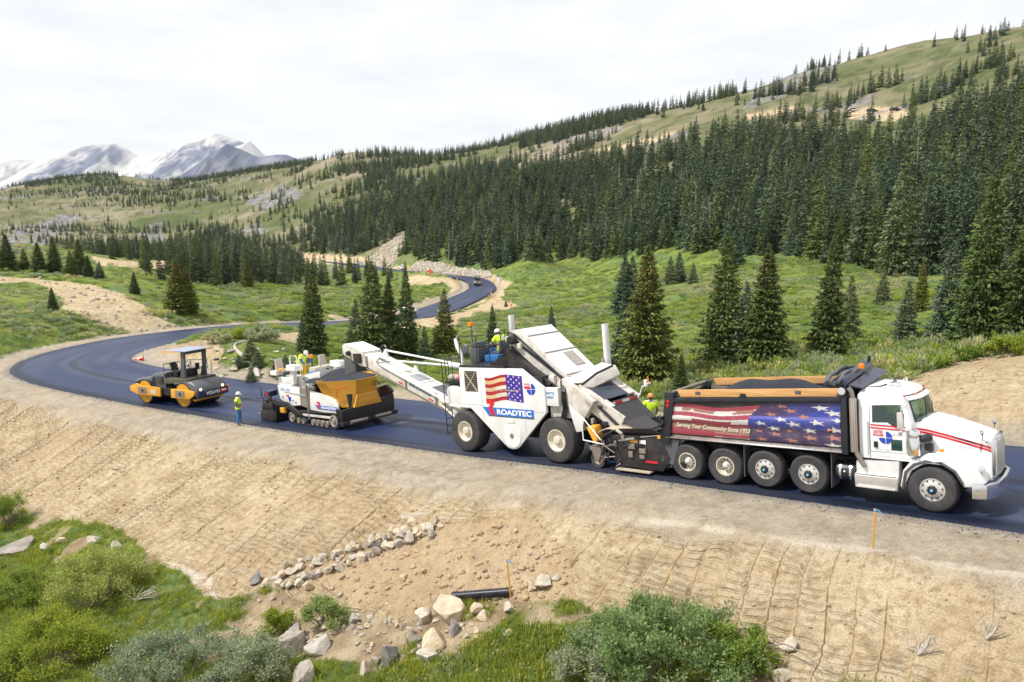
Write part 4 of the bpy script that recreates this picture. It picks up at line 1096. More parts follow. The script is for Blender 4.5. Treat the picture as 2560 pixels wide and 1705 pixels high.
# clods and pebbles on the bare earth, rubble of the fill beyond the far bend
CLOD_MAT = rock_mat('clods', (0.33, 0.235, 0.14), (0.43, 0.32, 0.20), (0.54, 0.44, 0.31))
def clod_mesh(seed):
    me = rock_mesh(seed, 0, 6); me.materials.clear(); me.materials.append(CLOD_MAT); return me
def low_rock(seed, mat):
    r = np.random.default_rng(seed)
    bm = bmesh.new(); bmesh.ops.create_icosphere(bm, subdivisions=1, radius=0.5)
    for v in bm.verts: v.co = Vector(np.array(v.co[:]) * (0.75 + 0.4 * r.random(3)))
    me = bpy.data.meshes.new('clod'); bm.to_mesh(me); bm.free(); me.materials.append(mat)
    return me
CLODS = [low_rock(600 + i, CLOD_MAT) for i in range(4)] + [low_rock(610, MAT_ROCK[0]), low_rock(611, MAT_ROCK[1])]
def clods():
    n = 52000
    y = np.exp(rr.uniform(math.log(13), math.log(60), n)); x = rr.uniform(-0.8, 0.8, n) * y
    bare = gsample(x, y, M_dirt); gv = gsample(x, y, M_grav); hp = gsample(x, y, heap); de = gsample(x, y, d_e); so = gsample(x, y, M_soil)
    c = fbm(x / 1.5, y / 1.5, 3, 421)
    ok = ((bare > 0.5) & (de > 0.6) & (rr.random(n) < np.clip(0.16 + 0.7 * c + 0.35 * hp - 0.2 * gv, 0.03, 1))) | ((so > 0.5) & (bare < 0.5) & (rr.random(n) < 0.25))
    x, y, gv, hp = x[ok], y[ok], gv[ok], hp[ok]
    s = 0.022 + 0.10 * rr.random(len(x)) ** 4.0 * (1 + 0.8 * hp) + 0.02 * hp
    s = s * np.where(gv > 0.5, 0.6, 1.0) * np.clip(y / 22, 0.8, 1.6)
    pk = np.where(rr.random(len(x)) < 0.1 + 0.3 * gv, rr.integers(4, 6, len(x)), rr.integers(0, 4, len(x)))
    o = scatter('dirt_clods', CLODS, np.stack([x, y, gheight(x, y) + s * 0.2], 1), rr.random(len(x)) * 6.28, np.stack([s * 1.3, s, s * 0.8], 1), pk, rr.uniform(-0.5, 0.5, (len(x), 2)))
    tag(o, 'loose earth clods and pebbles on the bare embankment', None, None, 'stuff')
    print('clods', len(x))
clods()
def rubble():
    x, y = [], []
    for poly, n in ((D_FILL, 900), (D_SCAR, 350), (D_LEFT, 120)):
        poly = np.array(poly, float); lo, hi = poly.min(0), poly.max(0)
        px = rr.uniform(lo[0], hi[0], n * 3); py = rr.uniform(lo[1], hi[1], n * 3); k = in_poly(px, py, poly)
        a, b, h = to_ground(px[k][:n], py[k][:n]); x.append(a[h]); y.append(b[h])
    x = np.concatenate(x); y = np.concatenate(y); k = np.abs(road_near(x, y)[0]) > 6.5; x, y = x[k], y[k]
    s = np.where(y > 200, 0.5 + 1.1 * rr.random(len(x)), 0.2 + 0.5 * rr.random(len(x)))
    o = scatter('rubble', [low_rock(620 + i, MAT_ROCK[0]) for i in range(3)], np.stack([x, y, gheight(x, y) + s * 0.15], 1), rr.random(len(x)) * 6.28, s, rr.integers(0, 3, len(x)), rr.uniform(-0.6, 0.6, (len(x), 2)))
    tag(o, 'pale rock rubble on the fill slope beyond the far bend', None, None, 'stuff')
rubble()

# ------------------------------------------------------------------ mountains far behind
def mountain(name, prof, Z, back, slope, amp, seed, cols, step=32.0):
    prof = np.array(prof, float)
    px = np.linspace(prof[0, 0], prof[-1, 0], 700); top = np.interp(px, prof[:, 0], prof[:, 1])
    crest = np.stack([at(a, b, Z) for a, b in zip(px, top)])
    ys = np.arange(-back, back * 0.5, step)
    X = crest[:, 0][None] * (1 + 0 * ys[:, None]); Y = crest[:, 1][None] + ys[:, None]
    wx = X + 90 * fbm(X / 300, Y / 300, 3, seed + 50); wy = Y + 90 * fbm(X / 300, Y / 300, 3, seed + 60)
    rid = 1 - 2 * np.abs(fbm(wx / 330, wy / 900, 6, seed, 0.6))
    rid2 = 1 - 2 * np.abs(fbm(wx / 85, wy / 300, 5, seed + 9, 0.62))
    fall = np.abs(ys)[:, None]
    wgt = np.clip(fall / 260, 0, 1)
    Zz = crest[:, 2][None] - fall * slope + (rid - 0.6) * amp * wgt + (rid2 - 0.6) * amp * 0.28 * (0.10 + wgt)
    n = fbm(X / 330, Y / 700, 5, seed + 20) + 0.5 * fbm(X / 60, Y / 200, 3, seed + 30)
    c = cramp(0.5 + 0.55 * n + 0.3 * (rid2 - 0.6) + 0.34 * fbm(wx / 42, wy / 170, 5, seed + 70, 0.7), cols)
    i = np.arange(X.size).reshape(X.shape)
    q = np.stack([i[:-1, :-1], i[:-1, 1:], i[1:, 1:], i[1:, :-1]], -1).reshape(-1, 4)
    m, nt, N, L, b = new_mat(name)
    L.new(_attr(nt, 'col', 'Color'), b.inputs['Base Color']); b.inputs['Roughness'].default_value = 1.0; b.inputs['Specular IOR Level'].default_value = 0.0
    o = obj_np(name, np.stack([_f(X), _f(Y), _f(Zz)], 1), None, q, [m], attrs=dict(col=c.reshape(-1, 3)))
    return tag(o, kind='structure')
mountain('mountain', [(-900, 425), (-500, 405), (-250, 420), (-60, 408), (0, 393), (15, 390), (60, 402), (120, 397), (190, 377), (222, 359), (240, 362), (262, 361), (290, 357), (320, 374), (345, 393), (390, 398), (420, 376), (470, 353), (500, 339), (520, 336), (536, 332), (560, 337), (590, 348), (615, 358),
                      (625, 352), (640, 366), (662, 388), (700, 402), (760, 412), (900, 440), (1300, 470)], 6600, 2300, 0.36, 75, 701, [(0.25, (0.15, 0.165, 0.22)), (0.40, (0.37, 0.365, 0.375)), (0.54, (0.48, 0.465, 0.445)), (0.75, (0.57, 0.55, 0.525))])
mountain('mountain', [(380, 480), (430, 450), (470, 425), (510, 399), (545, 373), (568, 358), (580, 364), (600, 372), (630, 386), (650, 392), (690, 386), (715, 386), (740, 395), (770, 410), (830, 430), (900, 455), (1000, 480)], 5200, 1500, 0.42, 45, 733,
         [(0.25, (0.06, 0.07, 0.115)), (0.5, (0.11, 0.12, 0.165)), (0.75, (0.21, 0.205, 0.23))])
# ------------------------------------------------------------------ modelling kit for machines
class MB:
    """collects shapes of ONE part"""
    def __init__(s): s.bm = bmesh.new()
    def _fin(s, verts, bev):
        if bev:
            es = list({e for v in verts for e in v.link_edges})
            bmesh.ops.bevel(s.bm, geom=es, offset=bev, segments=2, affect='EDGES', profile=0.6, clamp_overlap=True)
        return s
    def hull(s, A, B, bev=0.0):
        """two matching polygons joined into a solid"""
        va = [s.bm.verts.new(p) for p in A]; vb = [s.bm.verts.new(p) for p in B]; n = len(A)
        s.bm.faces.new(va[::-1]); s.bm.faces.new(vb)
        for i in range(n):
            s.bm.faces.new((va[i], va[(i + 1) % n], vb[(i + 1) % n], vb[i]))
        return s._fin(va + vb, bev)
    def box(s, x0, x1, y0, y1, z0, z1, bev=0.012):
        return s.hull([(x0, y0, z0), (x1, y0, z0), (x1, y1, z0), (x0, y1, z0)], [(x0, y0, z1), (x1, y0, z1), (x1, y1, z1), (x0, y1, z1)], bev)
    def prism(s, pts, y0, y1, bev=0.0):
        return s.hull([(x, y0, z) for x, z in pts], [(x, y1, z) for x, z in pts], bev)
    def prismx(s, pts, x0, x1, bev=0.0):
        return s.hull([(x0, y, z) for y, z in pts], [(x1, y, z) for y, z in pts], bev)
    def prismz(s, pts, z0, z1, bev=0.0):
        return s.hull([(x, y, z0) for x, y in pts], [(x, y, z1) for x, y in pts], bev)
    def tube(s, pts, r, n=8):
        pts = np.asarray(pts, float)
        V, Q = tube_np(pts, np.broadcast_to(r, (len(pts),)), n)
        vs = [s.bm.verts.new(v) for v in V]
        for q in Q: s.bm.faces.new([vs[i] for i in q])
        s.bm.faces.new(vs[:n][::-1]); s.bm.faces.new(vs[-n:])
        return s
    def cyl(s, a, b, r, n=20, r2=None):
        return s.tube([a, b], [r, r if r2 is None else r2], n)
    def lathe(s, prof, c, axis='y', n=28, cap=True):
        """prof: (radius, offset along the axis)"""
        rows = []
        for r, o in prof:
            row = []
            for k in range(n):
                t = k * 2 * math.pi / n; a, b = r * math.cos(t), r * math.sin(t)
                p = {'y': (a, o, b), 'x': (o, a, b), 'z': (a, b, o)}[axis]
                row.append(s.bm.verts.new((c[0] + p[0], c[1] + p[1], c[2] + p[2])))
            rows.append(row)
        for A, B in zip(rows[:-1], rows[1:]):
            for k in range(n):
                s.bm.faces.new((A[k], A[(k + 1) % n], B[(k + 1) % n], B[k]))
        if cap and prof[0][0] > 1e-4: s.bm.faces.new(rows[0][::-1])
        if cap and prof[-1][0] > 1e-4: s.bm.faces.new(rows[-1])
        return s
    def ball(s, c, r, sx=1, sy=1, sz=1, sub=2):
        g = bmesh.ops.create_icosphere(s.bm, subdivisions=sub, radius=r)
        for v in g['verts']: v.co = Vector((v.co.x * sx + c[0], v.co.y * sy + c[1], v.co.z * sz + c[2]))
        return s
    def loft(s, rings, close=True):
        rows = [[s.bm.verts.new(p) for p in r] for r in rings]; n = len(rows[0])
        for A, B in zip(rows[:-1], rows[1:]):
            for k in range(n): s.bm.faces.new((A[k], A[(k + 1) % n], B[(k + 1) % n], B[k]))
        if close: s.bm.faces.new(rows[0][::-1]); s.bm.faces.new(rows[-1])
        return s
    def mesh(s, name, mat, ang=32):
        bmesh.ops.remove_doubles(s.bm, verts=s.bm.verts, dist=1e-5)
        bmesh.ops.recalc_face_normals(s.bm, faces=s.bm.faces)
        me = bpy.data.meshes.new(name); s.bm.to_mesh(me); s.bm.free()
        me.polygons.foreach_set('use_smooth', np.ones(len(me.polygons), bool))
        me.set_sharp_from_angle(angle=R(ang))
        for m in (mat if isinstance(mat, (list, tuple)) else [mat]): me.materials.append(m)
        return me
    def build(s, name, mat, parent=None, ang=32):
        return link(bpy.data.objects.new(name, s.mesh(name, mat, ang)), parent)

def pose_m(t, yaw, slope, roll):
    yaw, slope, roll = R(yaw), R(slope), R(roll)
    f = Vector((math.cos(slope) * math.cos(yaw), math.cos(slope) * math.sin(yaw), math.sin(slope)))
    l = Vector((-math.sin(yaw), math.cos(yaw), 0)); u = f.cross(l)
    l2 = l * math.cos(roll) + u * math.sin(roll); u2 = f.cross(l2)
    M = Matrix.Identity(4)
    for i in range(3):
        M[i][0], M[i][1], M[i][2], M[i][3] = f[i], l2[i], u2[i], t[i]
    return M

def seat(x, y, yaw, contacts):
    """pose of a machine whose contact points rest on the road"""
    c, s = math.cos(R(yaw)), math.sin(R(yaw)); A, b = [], []
    for a, l in contacts:
        A.append((1, a, l)); b.append(road_z(x + c * a - s * l, y + s * a + c * l) + 0.006)
    k = np.linalg.lstsq(np.array(A, float), np.array(b), rcond=None)[0]
    return pose_m((x, y, float(k[0])), yaw, math.degrees(math.atan(k[1])), math.degrees(math.atan(k[2])))

def cut(o, cutter):
    """take the cutter mesh out of the object's mesh"""
    c = bpy.data.objects.new('cutter', cutter); COL.objects.link(c)
    md = o.modifiers.new('cut', 'BOOLEAN'); md.object = c; md.operation = 'DIFFERENCE'; md.solver = 'EXACT'
    par = o.parent; o.parent = None; mw = o.matrix_world.copy(); o.matrix_world = Matrix.Identity(4)
    bpy.context.view_layer.update()
    me = bpy.data.meshes.new_from_object(o.evaluated_get(bpy.context.evaluated_depsgraph_get()))
    o.modifiers.clear(); old = o.data; o.data = me
    me.set_sharp_from_angle(angle=R(32))
    o.parent = par; o.matrix_world = Matrix.Identity(4) if par else mw
    if par: o.matrix_parent_inverse = Matrix.Identity(4); o.matrix_basis = Matrix.Identity(4)
    bpy.data.objects.remove(c)

_tc = {}
def text(body, name, mat, parent, pos, width, height, xdir=(1, 0, 0), ydir=(0, 0, 1), bold=0.0, shear=0.0, depth=0.002, space=1.0):
    """flat lettering set into a given width and height"""
    cu = bpy.data.curves.new('t', 'FONT'); cu.body = body; cu.offset = bold; cu.shear = shear; cu.space_character = space
    cu.resolution_u = 3; cu.fill_mode = 'FRONT'
    o = bpy.data.objects.new('t', cu); COL.objects.link(o)
    bpy.context.view_layer.update()
    me = bpy.data.meshes.new_from_object(o.evaluated_get(bpy.context.evaluated_depsgraph_get()))
    bpy.data.objects.remove(o)
    n = len(me.vertices); V = np.empty(n * 3, np.float32); me.vertices.foreach_get('co', V); V = V.reshape(-1, 3)
    V = V - V.min(0); V = V / np.maximum(V.max(0), 1e-6)
    X, Y = np.array(xdir, float), np.array(ydir, float); Nn = np.cross(X, Y); Nn /= np.linalg.norm(Nn)
    W = np.array(pos, float) + V[:, :1] * width * X + V[:, 1:2] * height * Y + Nn * depth
    me.vertices.foreach_set('co', W.astype(np.float32).ravel()); me.materials.clear(); me.materials.append(mat); me.update()
    return link(bpy.data.objects.new(name, me), parent)

def decal_mat(name, rough=0.35, dirt=0.1):
    m, nt, N, L, b = new_mat(name)
    c = _attr(nt, 'col', 'Color')
    n = _noise(nt, 3, 5, 0.65, _objco(nt))
    c = _mix(nt, _math(nt, 'MULTIPLY', _ramp(nt, n, [(0.45, 0.0), (0.75, 1.0)]), dirt), c, (0.3, 0.22, 0.17))
    L.new(c, b.inputs['Base Color']); b.inputs['Roughness'].default_value = rough
    return m
def decal(name, fn, nu, nv, surf, mat, parent):
    """printed panel: colour fn(u, v) on a fine grid, surf(u, v) -> xyz"""
    u, v = np.meshgrid(np.linspace(0, 1, nu), np.linspace(0, 1, nv))
    P = surf(u, v); c = fn(u, v)
    i = np.arange(nu * nv).reshape(nv, nu)
    q = np.stack([i[:-1, :-1], i[:-1, 1:], i[1:, 1:], i[1:, :-1]], -1).reshape(-1, 4)
    me = mesh_np(name, P.reshape(-1, 3), None, q, [mat], smooth=True, attrs=dict(col=c.reshape(-1, 3)))
    return link(bpy.data.objects.new(name, me), parent)
def star_mask(x, y, cx, cy, r, sx=1.0, rot=0.0, skew=0.0):
    X = (x - cx) / sx - skew * (y - cy); Y = y - cy
    a = np.arctan2(X, Y) - rot; d = np.hypot(X, Y) / r
    k = np.abs(((a / (2 * np.pi / 5)) + 0.5) % 1.0 - 0.5) * (2 * np.pi / 5)
    # edge of a five pointed star between tip (1) and notch (0.42)
    x1, y1 = 1.0, 0.0; x2, y2 = 0.40 * np.cos(np.pi / 5), 0.40 * np.sin(np.pi / 5)
    px, py = d * np.cos(k), d * np.sin(k)
    return ((x2 - x1) * (py - y1) - (y2 - y1) * (px - x1)) > 0

# machine paints
M_WHITE = paint('white_paint', (0.78, 0.775, 0.76), 0.38, dirt=0.30, dirtcol=(0.42, 0.35, 0.27), scale=1.6)
M_CLEAN = paint('clean_white_paint', (0.82, 0.82, 0.815), 0.25, dirt=0.06, dirtcol=(0.45, 0.40, 0.34), scale=1.3)
M_GRIMY = paint('grimy_white_paint', (0.70, 0.66, 0.60), 0.5, dirt=0.62, dirtcol=(0.22, 0.15, 0.10), scale=2.6)
M_BLACK = paint('black_paint', (0.014, 0.016, 0.024), 0.42, dirt=0.20, dirtcol=(0.07, 0.055, 0.045), scale=2.4)
M_TAR = paint('tarred_steel', (0.018, 0.018, 0.022), 0.38, dirt=0.5, dirtcol=(0.09, 0.06, 0.05), scale=3.5, bump=0.3)
M_DARK = paint('dark_grey_plastic', (0.085, 0.09, 0.105), 0.45, dirt=0.4, dirtcol=(0.16, 0.14, 0.12), scale=2.2)
M_YELLOW = paint('yellow_paint', (0.70, 0.34, 0.025), 0.42, dirt=0.30, dirtcol=(0.24, 0.12, 0.03), scale=1.8)
M_ORANGE_Y = paint('orange_yellow_paint', (0.78, 0.37, 0.04), 0.4, dirt=0.15, dirtcol=(0.35, 0.19, 0.06), scale=2.0)
M_RUBBER = paint('tyre_rubber', (0.042, 0.041, 0.044), 0.72, dirt=0.5, dirtcol=(0.13, 0.115, 0.10), scale=2.0, spec=0.3)
M_RIM = paint('cream_rim', (0.66, 0.61, 0.50), 0.45, dirt=0.35, dirtcol=(0.30, 0.22, 0.14), scale=4)
M_ALU = paint('aluminium', (0.74, 0.72, 0.69), 0.36, metal=0.55, dirt=0.35, dirtcol=(0.35, 0.29, 0.24), scale=3)
M_CHROME = paint('chrome', (0.80, 0.80, 0.82), 0.2, metal=1.0, dirt=0.08, scale=3)
M_STEEL = paint('worn_steel', (0.30, 0.27, 0.24), 0.45, metal=0.4, dirt=0.5, dirtcol=(0.17, 0.11, 0.07), scale=3)
M_WOOD = None
def wood_mat():
    m, nt, N, L, b = new_mat('pine_board')
    oc = _objco(nt)
    mp = N.new('ShaderNodeMapping'); mp.inputs['Scale'].default_value = (0.7, 6, 14); L.new(oc, mp.inputs[0])
    c = _ramp(nt, _noise(nt, 1.6, 6, 0.6, mp.outputs[0], 0.6), [(0.3, (0.48, 0.235, 0.075)), (0.55, (0.66, 0.36, 0.14)), (0.75, (0.74, 0.46, 0.21))])
    L.new(c, b.inputs['Base Color']); b.inputs['Roughness'].default_value = 0.6
    return m
M_WOOD = wood_mat()
M_RED = paint('red_paint', (0.62, 0.02, 0.03), 0.35, dirt=0.05)
M_BLUE = paint('blue_print', (0.02, 0.16, 0.55), 0.4, dirt=0.05)
M_NAVY = paint('navy_print', (0.02, 0.06, 0.42), 0.4, dirt=0.05)
M_PRINTW = paint('white_print', (0.85, 0.85, 0.85), 0.4, dirt=0.05)
M_PRINTG = paint('grey_print', (0.30, 0.31, 0.33), 0.4, dirt=0.05)
M_KHAKI = paint('khaki_print', (0.60, 0.55, 0.42), 0.4, dirt=0.1)
M_BLUEGREY = paint('blue_grey_print', (0.07, 0.15, 0.24), 0.4, dirt=0.1)
M_AMBER = paint('amber_lens', (0.95, 0.22, 0.01), 0.25, dirt=0.0)
M_REDLENS = paint('red_lens', (0.75, 0.01, 0.01), 0.2, dirt=0.0)
M_LENS = paint('clear_lens', (0.75, 0.77, 0.78), 0.12, dirt=0.0)
M_SEAT = paint('tan_vinyl', (0.50, 0.44, 0.38), 0.55, dirt=0.2)
M_CANVAS = paint('canvas', (0.50, 0.42, 0.31), 0.8, dirt=0.4, dirtcol=(0.2, 0.14, 0.09), scale=4)
M_BLUEPL = paint('blue_plastic', (0.03, 0.16, 0.42), 0.4, dirt=0.1)
M_SKYBLUE = paint('light_blue_ribbon', (0.12, 0.50, 0.80), 0.6, dirt=0.0)
def mix_mat():
    m, nt, N, L, b = new_mat('fresh_asphalt_mix')
    P = _objco(nt); n = _noise(nt, 38, 4, 0.75, P)
    L.new(_ramp(nt, n, [(0.3, (0.004, 0.005, 0.009)), (0.7, (0.022, 0.027, 0.045))]), b.inputs['Base Color'])
    b.inputs['Roughness'].default_value = 0.6
    L.new(_bump(nt, n, 1.0, 0.05), b.inputs['Normal'])
    return m
M_MIX = mix_mat()
def glass_mat(name, tint, k=0.25):
    m, nt, N, L, b = new_mat(name)
    tr = N.new('ShaderNodeBsdfTransparent'); tr.inputs[0].default_value = tuple(tint) + (1,)
    gl = N.new('ShaderNodeBsdfGlossy'); gl.inputs['Roughness'].default_value = 0.04; gl.inputs[0].default_value = (0.8, 0.9, 0.9, 1)
    lw = N.new('ShaderNodeLayerWeight'); lw.inputs[0].default_value = 0.25
    mx = N.new('ShaderNodeMixShader')
    L.new(_math(nt, 'ADD', _math(nt, 'MULTIPLY', lw.outputs['Fresnel'], 0.5), k * 0.3), mx.inputs[0]); L.new(tr.outputs[0], mx.inputs[1]); L.new(gl.outputs[0], mx.inputs[2])
    L.new(mx.outputs[0], N['Material Output'].inputs['Surface'])
    return m
M_GLASS = glass_mat('cab_glass', (0.62, 0.74, 0.70))
def lamp_mat(name, col, e):
    m, nt, N, L, b = new_mat(name)
    b.inputs['Base Color'].default_value = tuple(col) + (1,)
    b.inputs['Emission Color'].default_value = tuple(col) + (1,); b.inputs['Emission Strength'].default_value = e
    return m
M_LAMP = lamp_mat('lit_headlamp', (1.0, 0.72, 0.42), 2.2)
M_DECAL = decal_mat('printed_panel'); M_DECAL2 = decal_mat('weathered_print', 0.42, 0.25)

def wheel(parent, x, y, z, r, width, rim_r, rim_mat, style='disc', side=-1, tread=26, name='wheel', hub=None):
    """wheel whose outer face looks to side*y; tyre and hub are its own pieces"""
    m = MB(); s = side; o = y
    if style == 'dish':                                       # rear dual: deep dish, big hub
        m.lathe([(rim_r, s * -0.02), (rim_r, s * 0.0), (rim_r * 0.90, s * 0.005), (rim_r * 0.84, s * -0.10), (rim_r * 0.72, s * -0.15), (rim_r * 0.2, s * -0.16), (0.001, s * -0.16)], (x, o, z), cap=False)
    elif style == 'bulge':                                    # steer wheel: proud disc
        m.lathe([(rim_r, s * -0.02), (rim_r, s * 0.0), (rim_r * 0.93, s * 0.005), (rim_r * 0.88, s * -0.02), (rim_r * 0.74, s * -0.005), (rim_r * 0.6, s * 0.015), (0.001, s * 0.02)], (x, o, z), cap=False)
    else:
        m.lathe([(rim_r, s * -0.05), (rim_r, s * 0.0), (rim_r * 0.92, s * 0.006), (rim_r * 0.80, s * -0.07), (rim_r * 0.70, s * -0.12), (rim_r * 0.30, s * -0.10), (0.001, s * -0.10)], (x, o, z), cap=False)
    w = m.build(name, rim_mat, parent)
    t = MB(); n = 44
    hw = width
    t.lathe([(rim_r * 0.98, s * -0.015), (rim_r * 1.04, s * 0.012), (r * 0.80 + rim_r * 0.2, s * 0.03), (r * 0.945, s * 0.018), (r * 0.985, s * -0.02), (r, s * -0.05), (r, s * (-hw + 0.05)), (r * 0.985, s * (-hw + 0.02)), (r * 0.945, s * -hw), (rim_r, s * (-hw + 0.02))], (x, o, z), n=n, cap=False)
    for k in range(tread):                                    # lugs
        a = k * 2 * math.pi / tread; c, sn = math.cos(a), math.sin(a); q = 0.35 * 2 * math.pi / tread * r
        for lo, hi, ph in ((-0.06, -hw * 0.46, 0), (-hw * 0.54, -hw + 0.06, 0.5)):
            a2 = a + ph * 2 * math.pi / tread; c, sn = math.cos(a2), math.sin(a2)
            B = []
            for rr_ in (r * 0.99, r * 1.016):
                for tt, yy in ((-q, lo), (q, lo), (q, hi), (-q, hi)):
                    B.append((x + c * rr_ - sn * tt, o + s * yy, z + sn * rr_ + c * tt))
            t.hull(B[:4], B[4:])
    t.build('tyre', M_RUBBER, w)
    h = MB()
    hr = rim_r * 0.34
    if style == 'dish':
        h.lathe([(hr * 1.35, s * -0.16), (hr * 1.3, s * -0.08), (hr, s * -0.05), (hr * 0.9, s * 0.0), (hr * 0.5, s * 0.03), (0.001, s * 0.035)], (x, o, z), n=18)
    elif style == 'bulge':
        h.lathe([(hr * 1.15, s * 0.015), (hr * 1.05, s * 0.06), (hr * 0.55, s * 0.075), (0.001, s * 0.08)], (x, o, z), n=18)
    else:
        h.lathe([(hr * 1.2, s * -0.10), (hr * 1.1, s * -0.02), (hr * 0.8, s * 0.01), (0.001, s * 0.015)], (x, o, z), n=18)
    h.build('hub', hub or rim_mat, w)
    if style in ('dish', 'bulge'):
        hl = MB(); 
        for k in range(10):
            a = k * 0.6283 + 0.2; rr_ = rim_r * (0.62 if style == 'dish' else 0.78); d = s * (-0.145 if style == 'dish' else 0.006)
            hl.cyl((x + rr_ * math.cos(a), o + d - s * 0.02, z + rr_ * math.sin(a)), (x + rr_ * math.cos(a), o + d + s * 0.008, z + rr_ * math.sin(a)), rim_r * 0.065, 8)
        hl.build('hand_holes', M_BLACK, w)
        nt_ = MB()
        for k in range(10):
            a = k * 0.6283; rr_ = rim_r * 0.47; d = s * (-0.15 if style == 'dish' else 0.02)
            nt_.cyl((x + rr_ * math.cos(a), o + d, z + rr_ * math.sin(a)), (x + rr_ * math.cos(a), o + d + s * 0.03, z + rr_ * math.sin(a)), rim_r * 0.05, 6)
        nt_.build('wheel_nuts', M_RIM, w)
    return w

def rails(m, pts, r=0.018, n=6):
    for a, b in zip(pts[:-1], pts[1:]): m.cyl(a, b, r, n)
    return m
# ------------------------------------------------------------------ dump truck (x forward from the front axle, y left, z up)
def stripes_truck(u, v):
    """flag print: waving stripes on the left, field of stars on the right. v up"""
    red = np.array([0.40, 0.015, 0.055]); dred = np.array([0.26, 0.02, 0.035]); wht = np.array([0.74, 0.71, 0.67]); tan = np.array([0.42, 0.18, 0.13])
    blue = np.array([0.012, 0.035, 0.36]); vio = np.array([0.055, 0.025, 0.12]); sal = np.array([0.48, 0.17, 0.12]); blk = np.array([0.012, 0.012, 0.02]); lil = np.array([0.10, 0.10, 0.52])
    t = 1 - v
    wv = 0.16 * np.exp(-((u - 0.30) / 0.16) ** 2)
    s = t - wv * (1 - 0.75 * t) + 0.03 * np.sin(u * 9)
    c = np.zeros(u.shape + (3,)); c[:] = red
    def band(a, b, col): c[(s > a) & (s <= b)] = col
    band(-1, 0.012, blk); band(0.012, 0.13, red); band(0.13, 0.27, wht); band(0.27, 0.40, red); band(0.40, 0.54, wht); band(0.54, 0.66, dred); band(0.66, 0.86, tan); band(0.86, 2, red)
    worn = (fbm(u * 9, v * 3, 4, 801) > -0.05) & (u > 0.07) & (u < 0.55) & (s > 0.13) & (s <= 0.24); c[worn] = tan
    narrow = (s > 0.46) & (s <= 0.54) & (np.abs(u - 0.27) < 0.12 + 0.1 * (0.54 - s)); c[narrow] = red
    c[(s > 0.80) & (u < 0.30)] = red; c[(s > 0.95) & (u > 0.30)] = wht
    c[(s > 0.54) & (s < 0.60) & (u > 0.05)] = dred
    # blue field
    bnd = 0.497 + 0.085 * np.clip(1 - t / 0.45, 0, 1) ** 1.4 + 0.012 * np.clip((t - 0.6) / 0.4, 0, 1)
    f = u > bnd
    top = t < 0.34 - 0.30 * np.clip((u - 0.78) / 0.2, 0, 1); bot = t > 0.60 - 0.22 * np.clip((u - 1.2) / 0.5, 0, 1) + 0.10 * (u - 0.5)
    fc = np.zeros_like(c); fc[:] = blue; fc[top] = vio; fc[bot] = vio * 0.8
    fc[(t > 0.335) & (t < 0.42) & ~top] = lil
    fc = np.where((top & (u > 0.72))[..., None], vio * 0.5 + blue * 0.5, fc)
    ax = u * 2.35
    for i, (su, st, r, dusk) in enumerate([(0.685, 0.075, 0.085, 1), (0.735, 0.20, 0.085, 1), (0.625, 0.29, 0.075, 1), (0.81, 0.335, 0.085, 1), (0.685, 0.41, 0.085, 0), (0.57, 0.53, 0.085, 0), (0.645, 0.655, 0.085, 0), (0.755, 0.52, 0.10, 0), (0.88, 0.46, 0.10, 0), (0.90, 0.12, 0.10, 0), (0.965, 0.24, 0.10, 0),
                                           (0.99, 0.40, 0.08, 0), (0.975, 0.62, 0.10, 0), (0.84, 0.665, 0.085, 0), (0.56, 0.745, 0.06, 1), (0.655, 0.80, 0.085, 1), (0.73, 0.70, 0.05, 1), (0.58, 0.955, 0.075, 1), (0.745, 0.935, 0.09, 1), (0.845, 0.835, 0.095, 1), (0.965, 0.80, 0.11, 1), (0.965, 0.985, 0.10, 0)]):
        k = star_mask(ax, -t, su * 2.35, -st, r * 0.80, sx=1.45, skew=-0.3)
        fc[k] = sal if dusk else wht
    c = np.where(f[..., None], fc, c)
    g_ = c.mean(-1, keepdims=True)
    return (c * 0.85 + g_ * 0.15) * 0.78 + 0.012

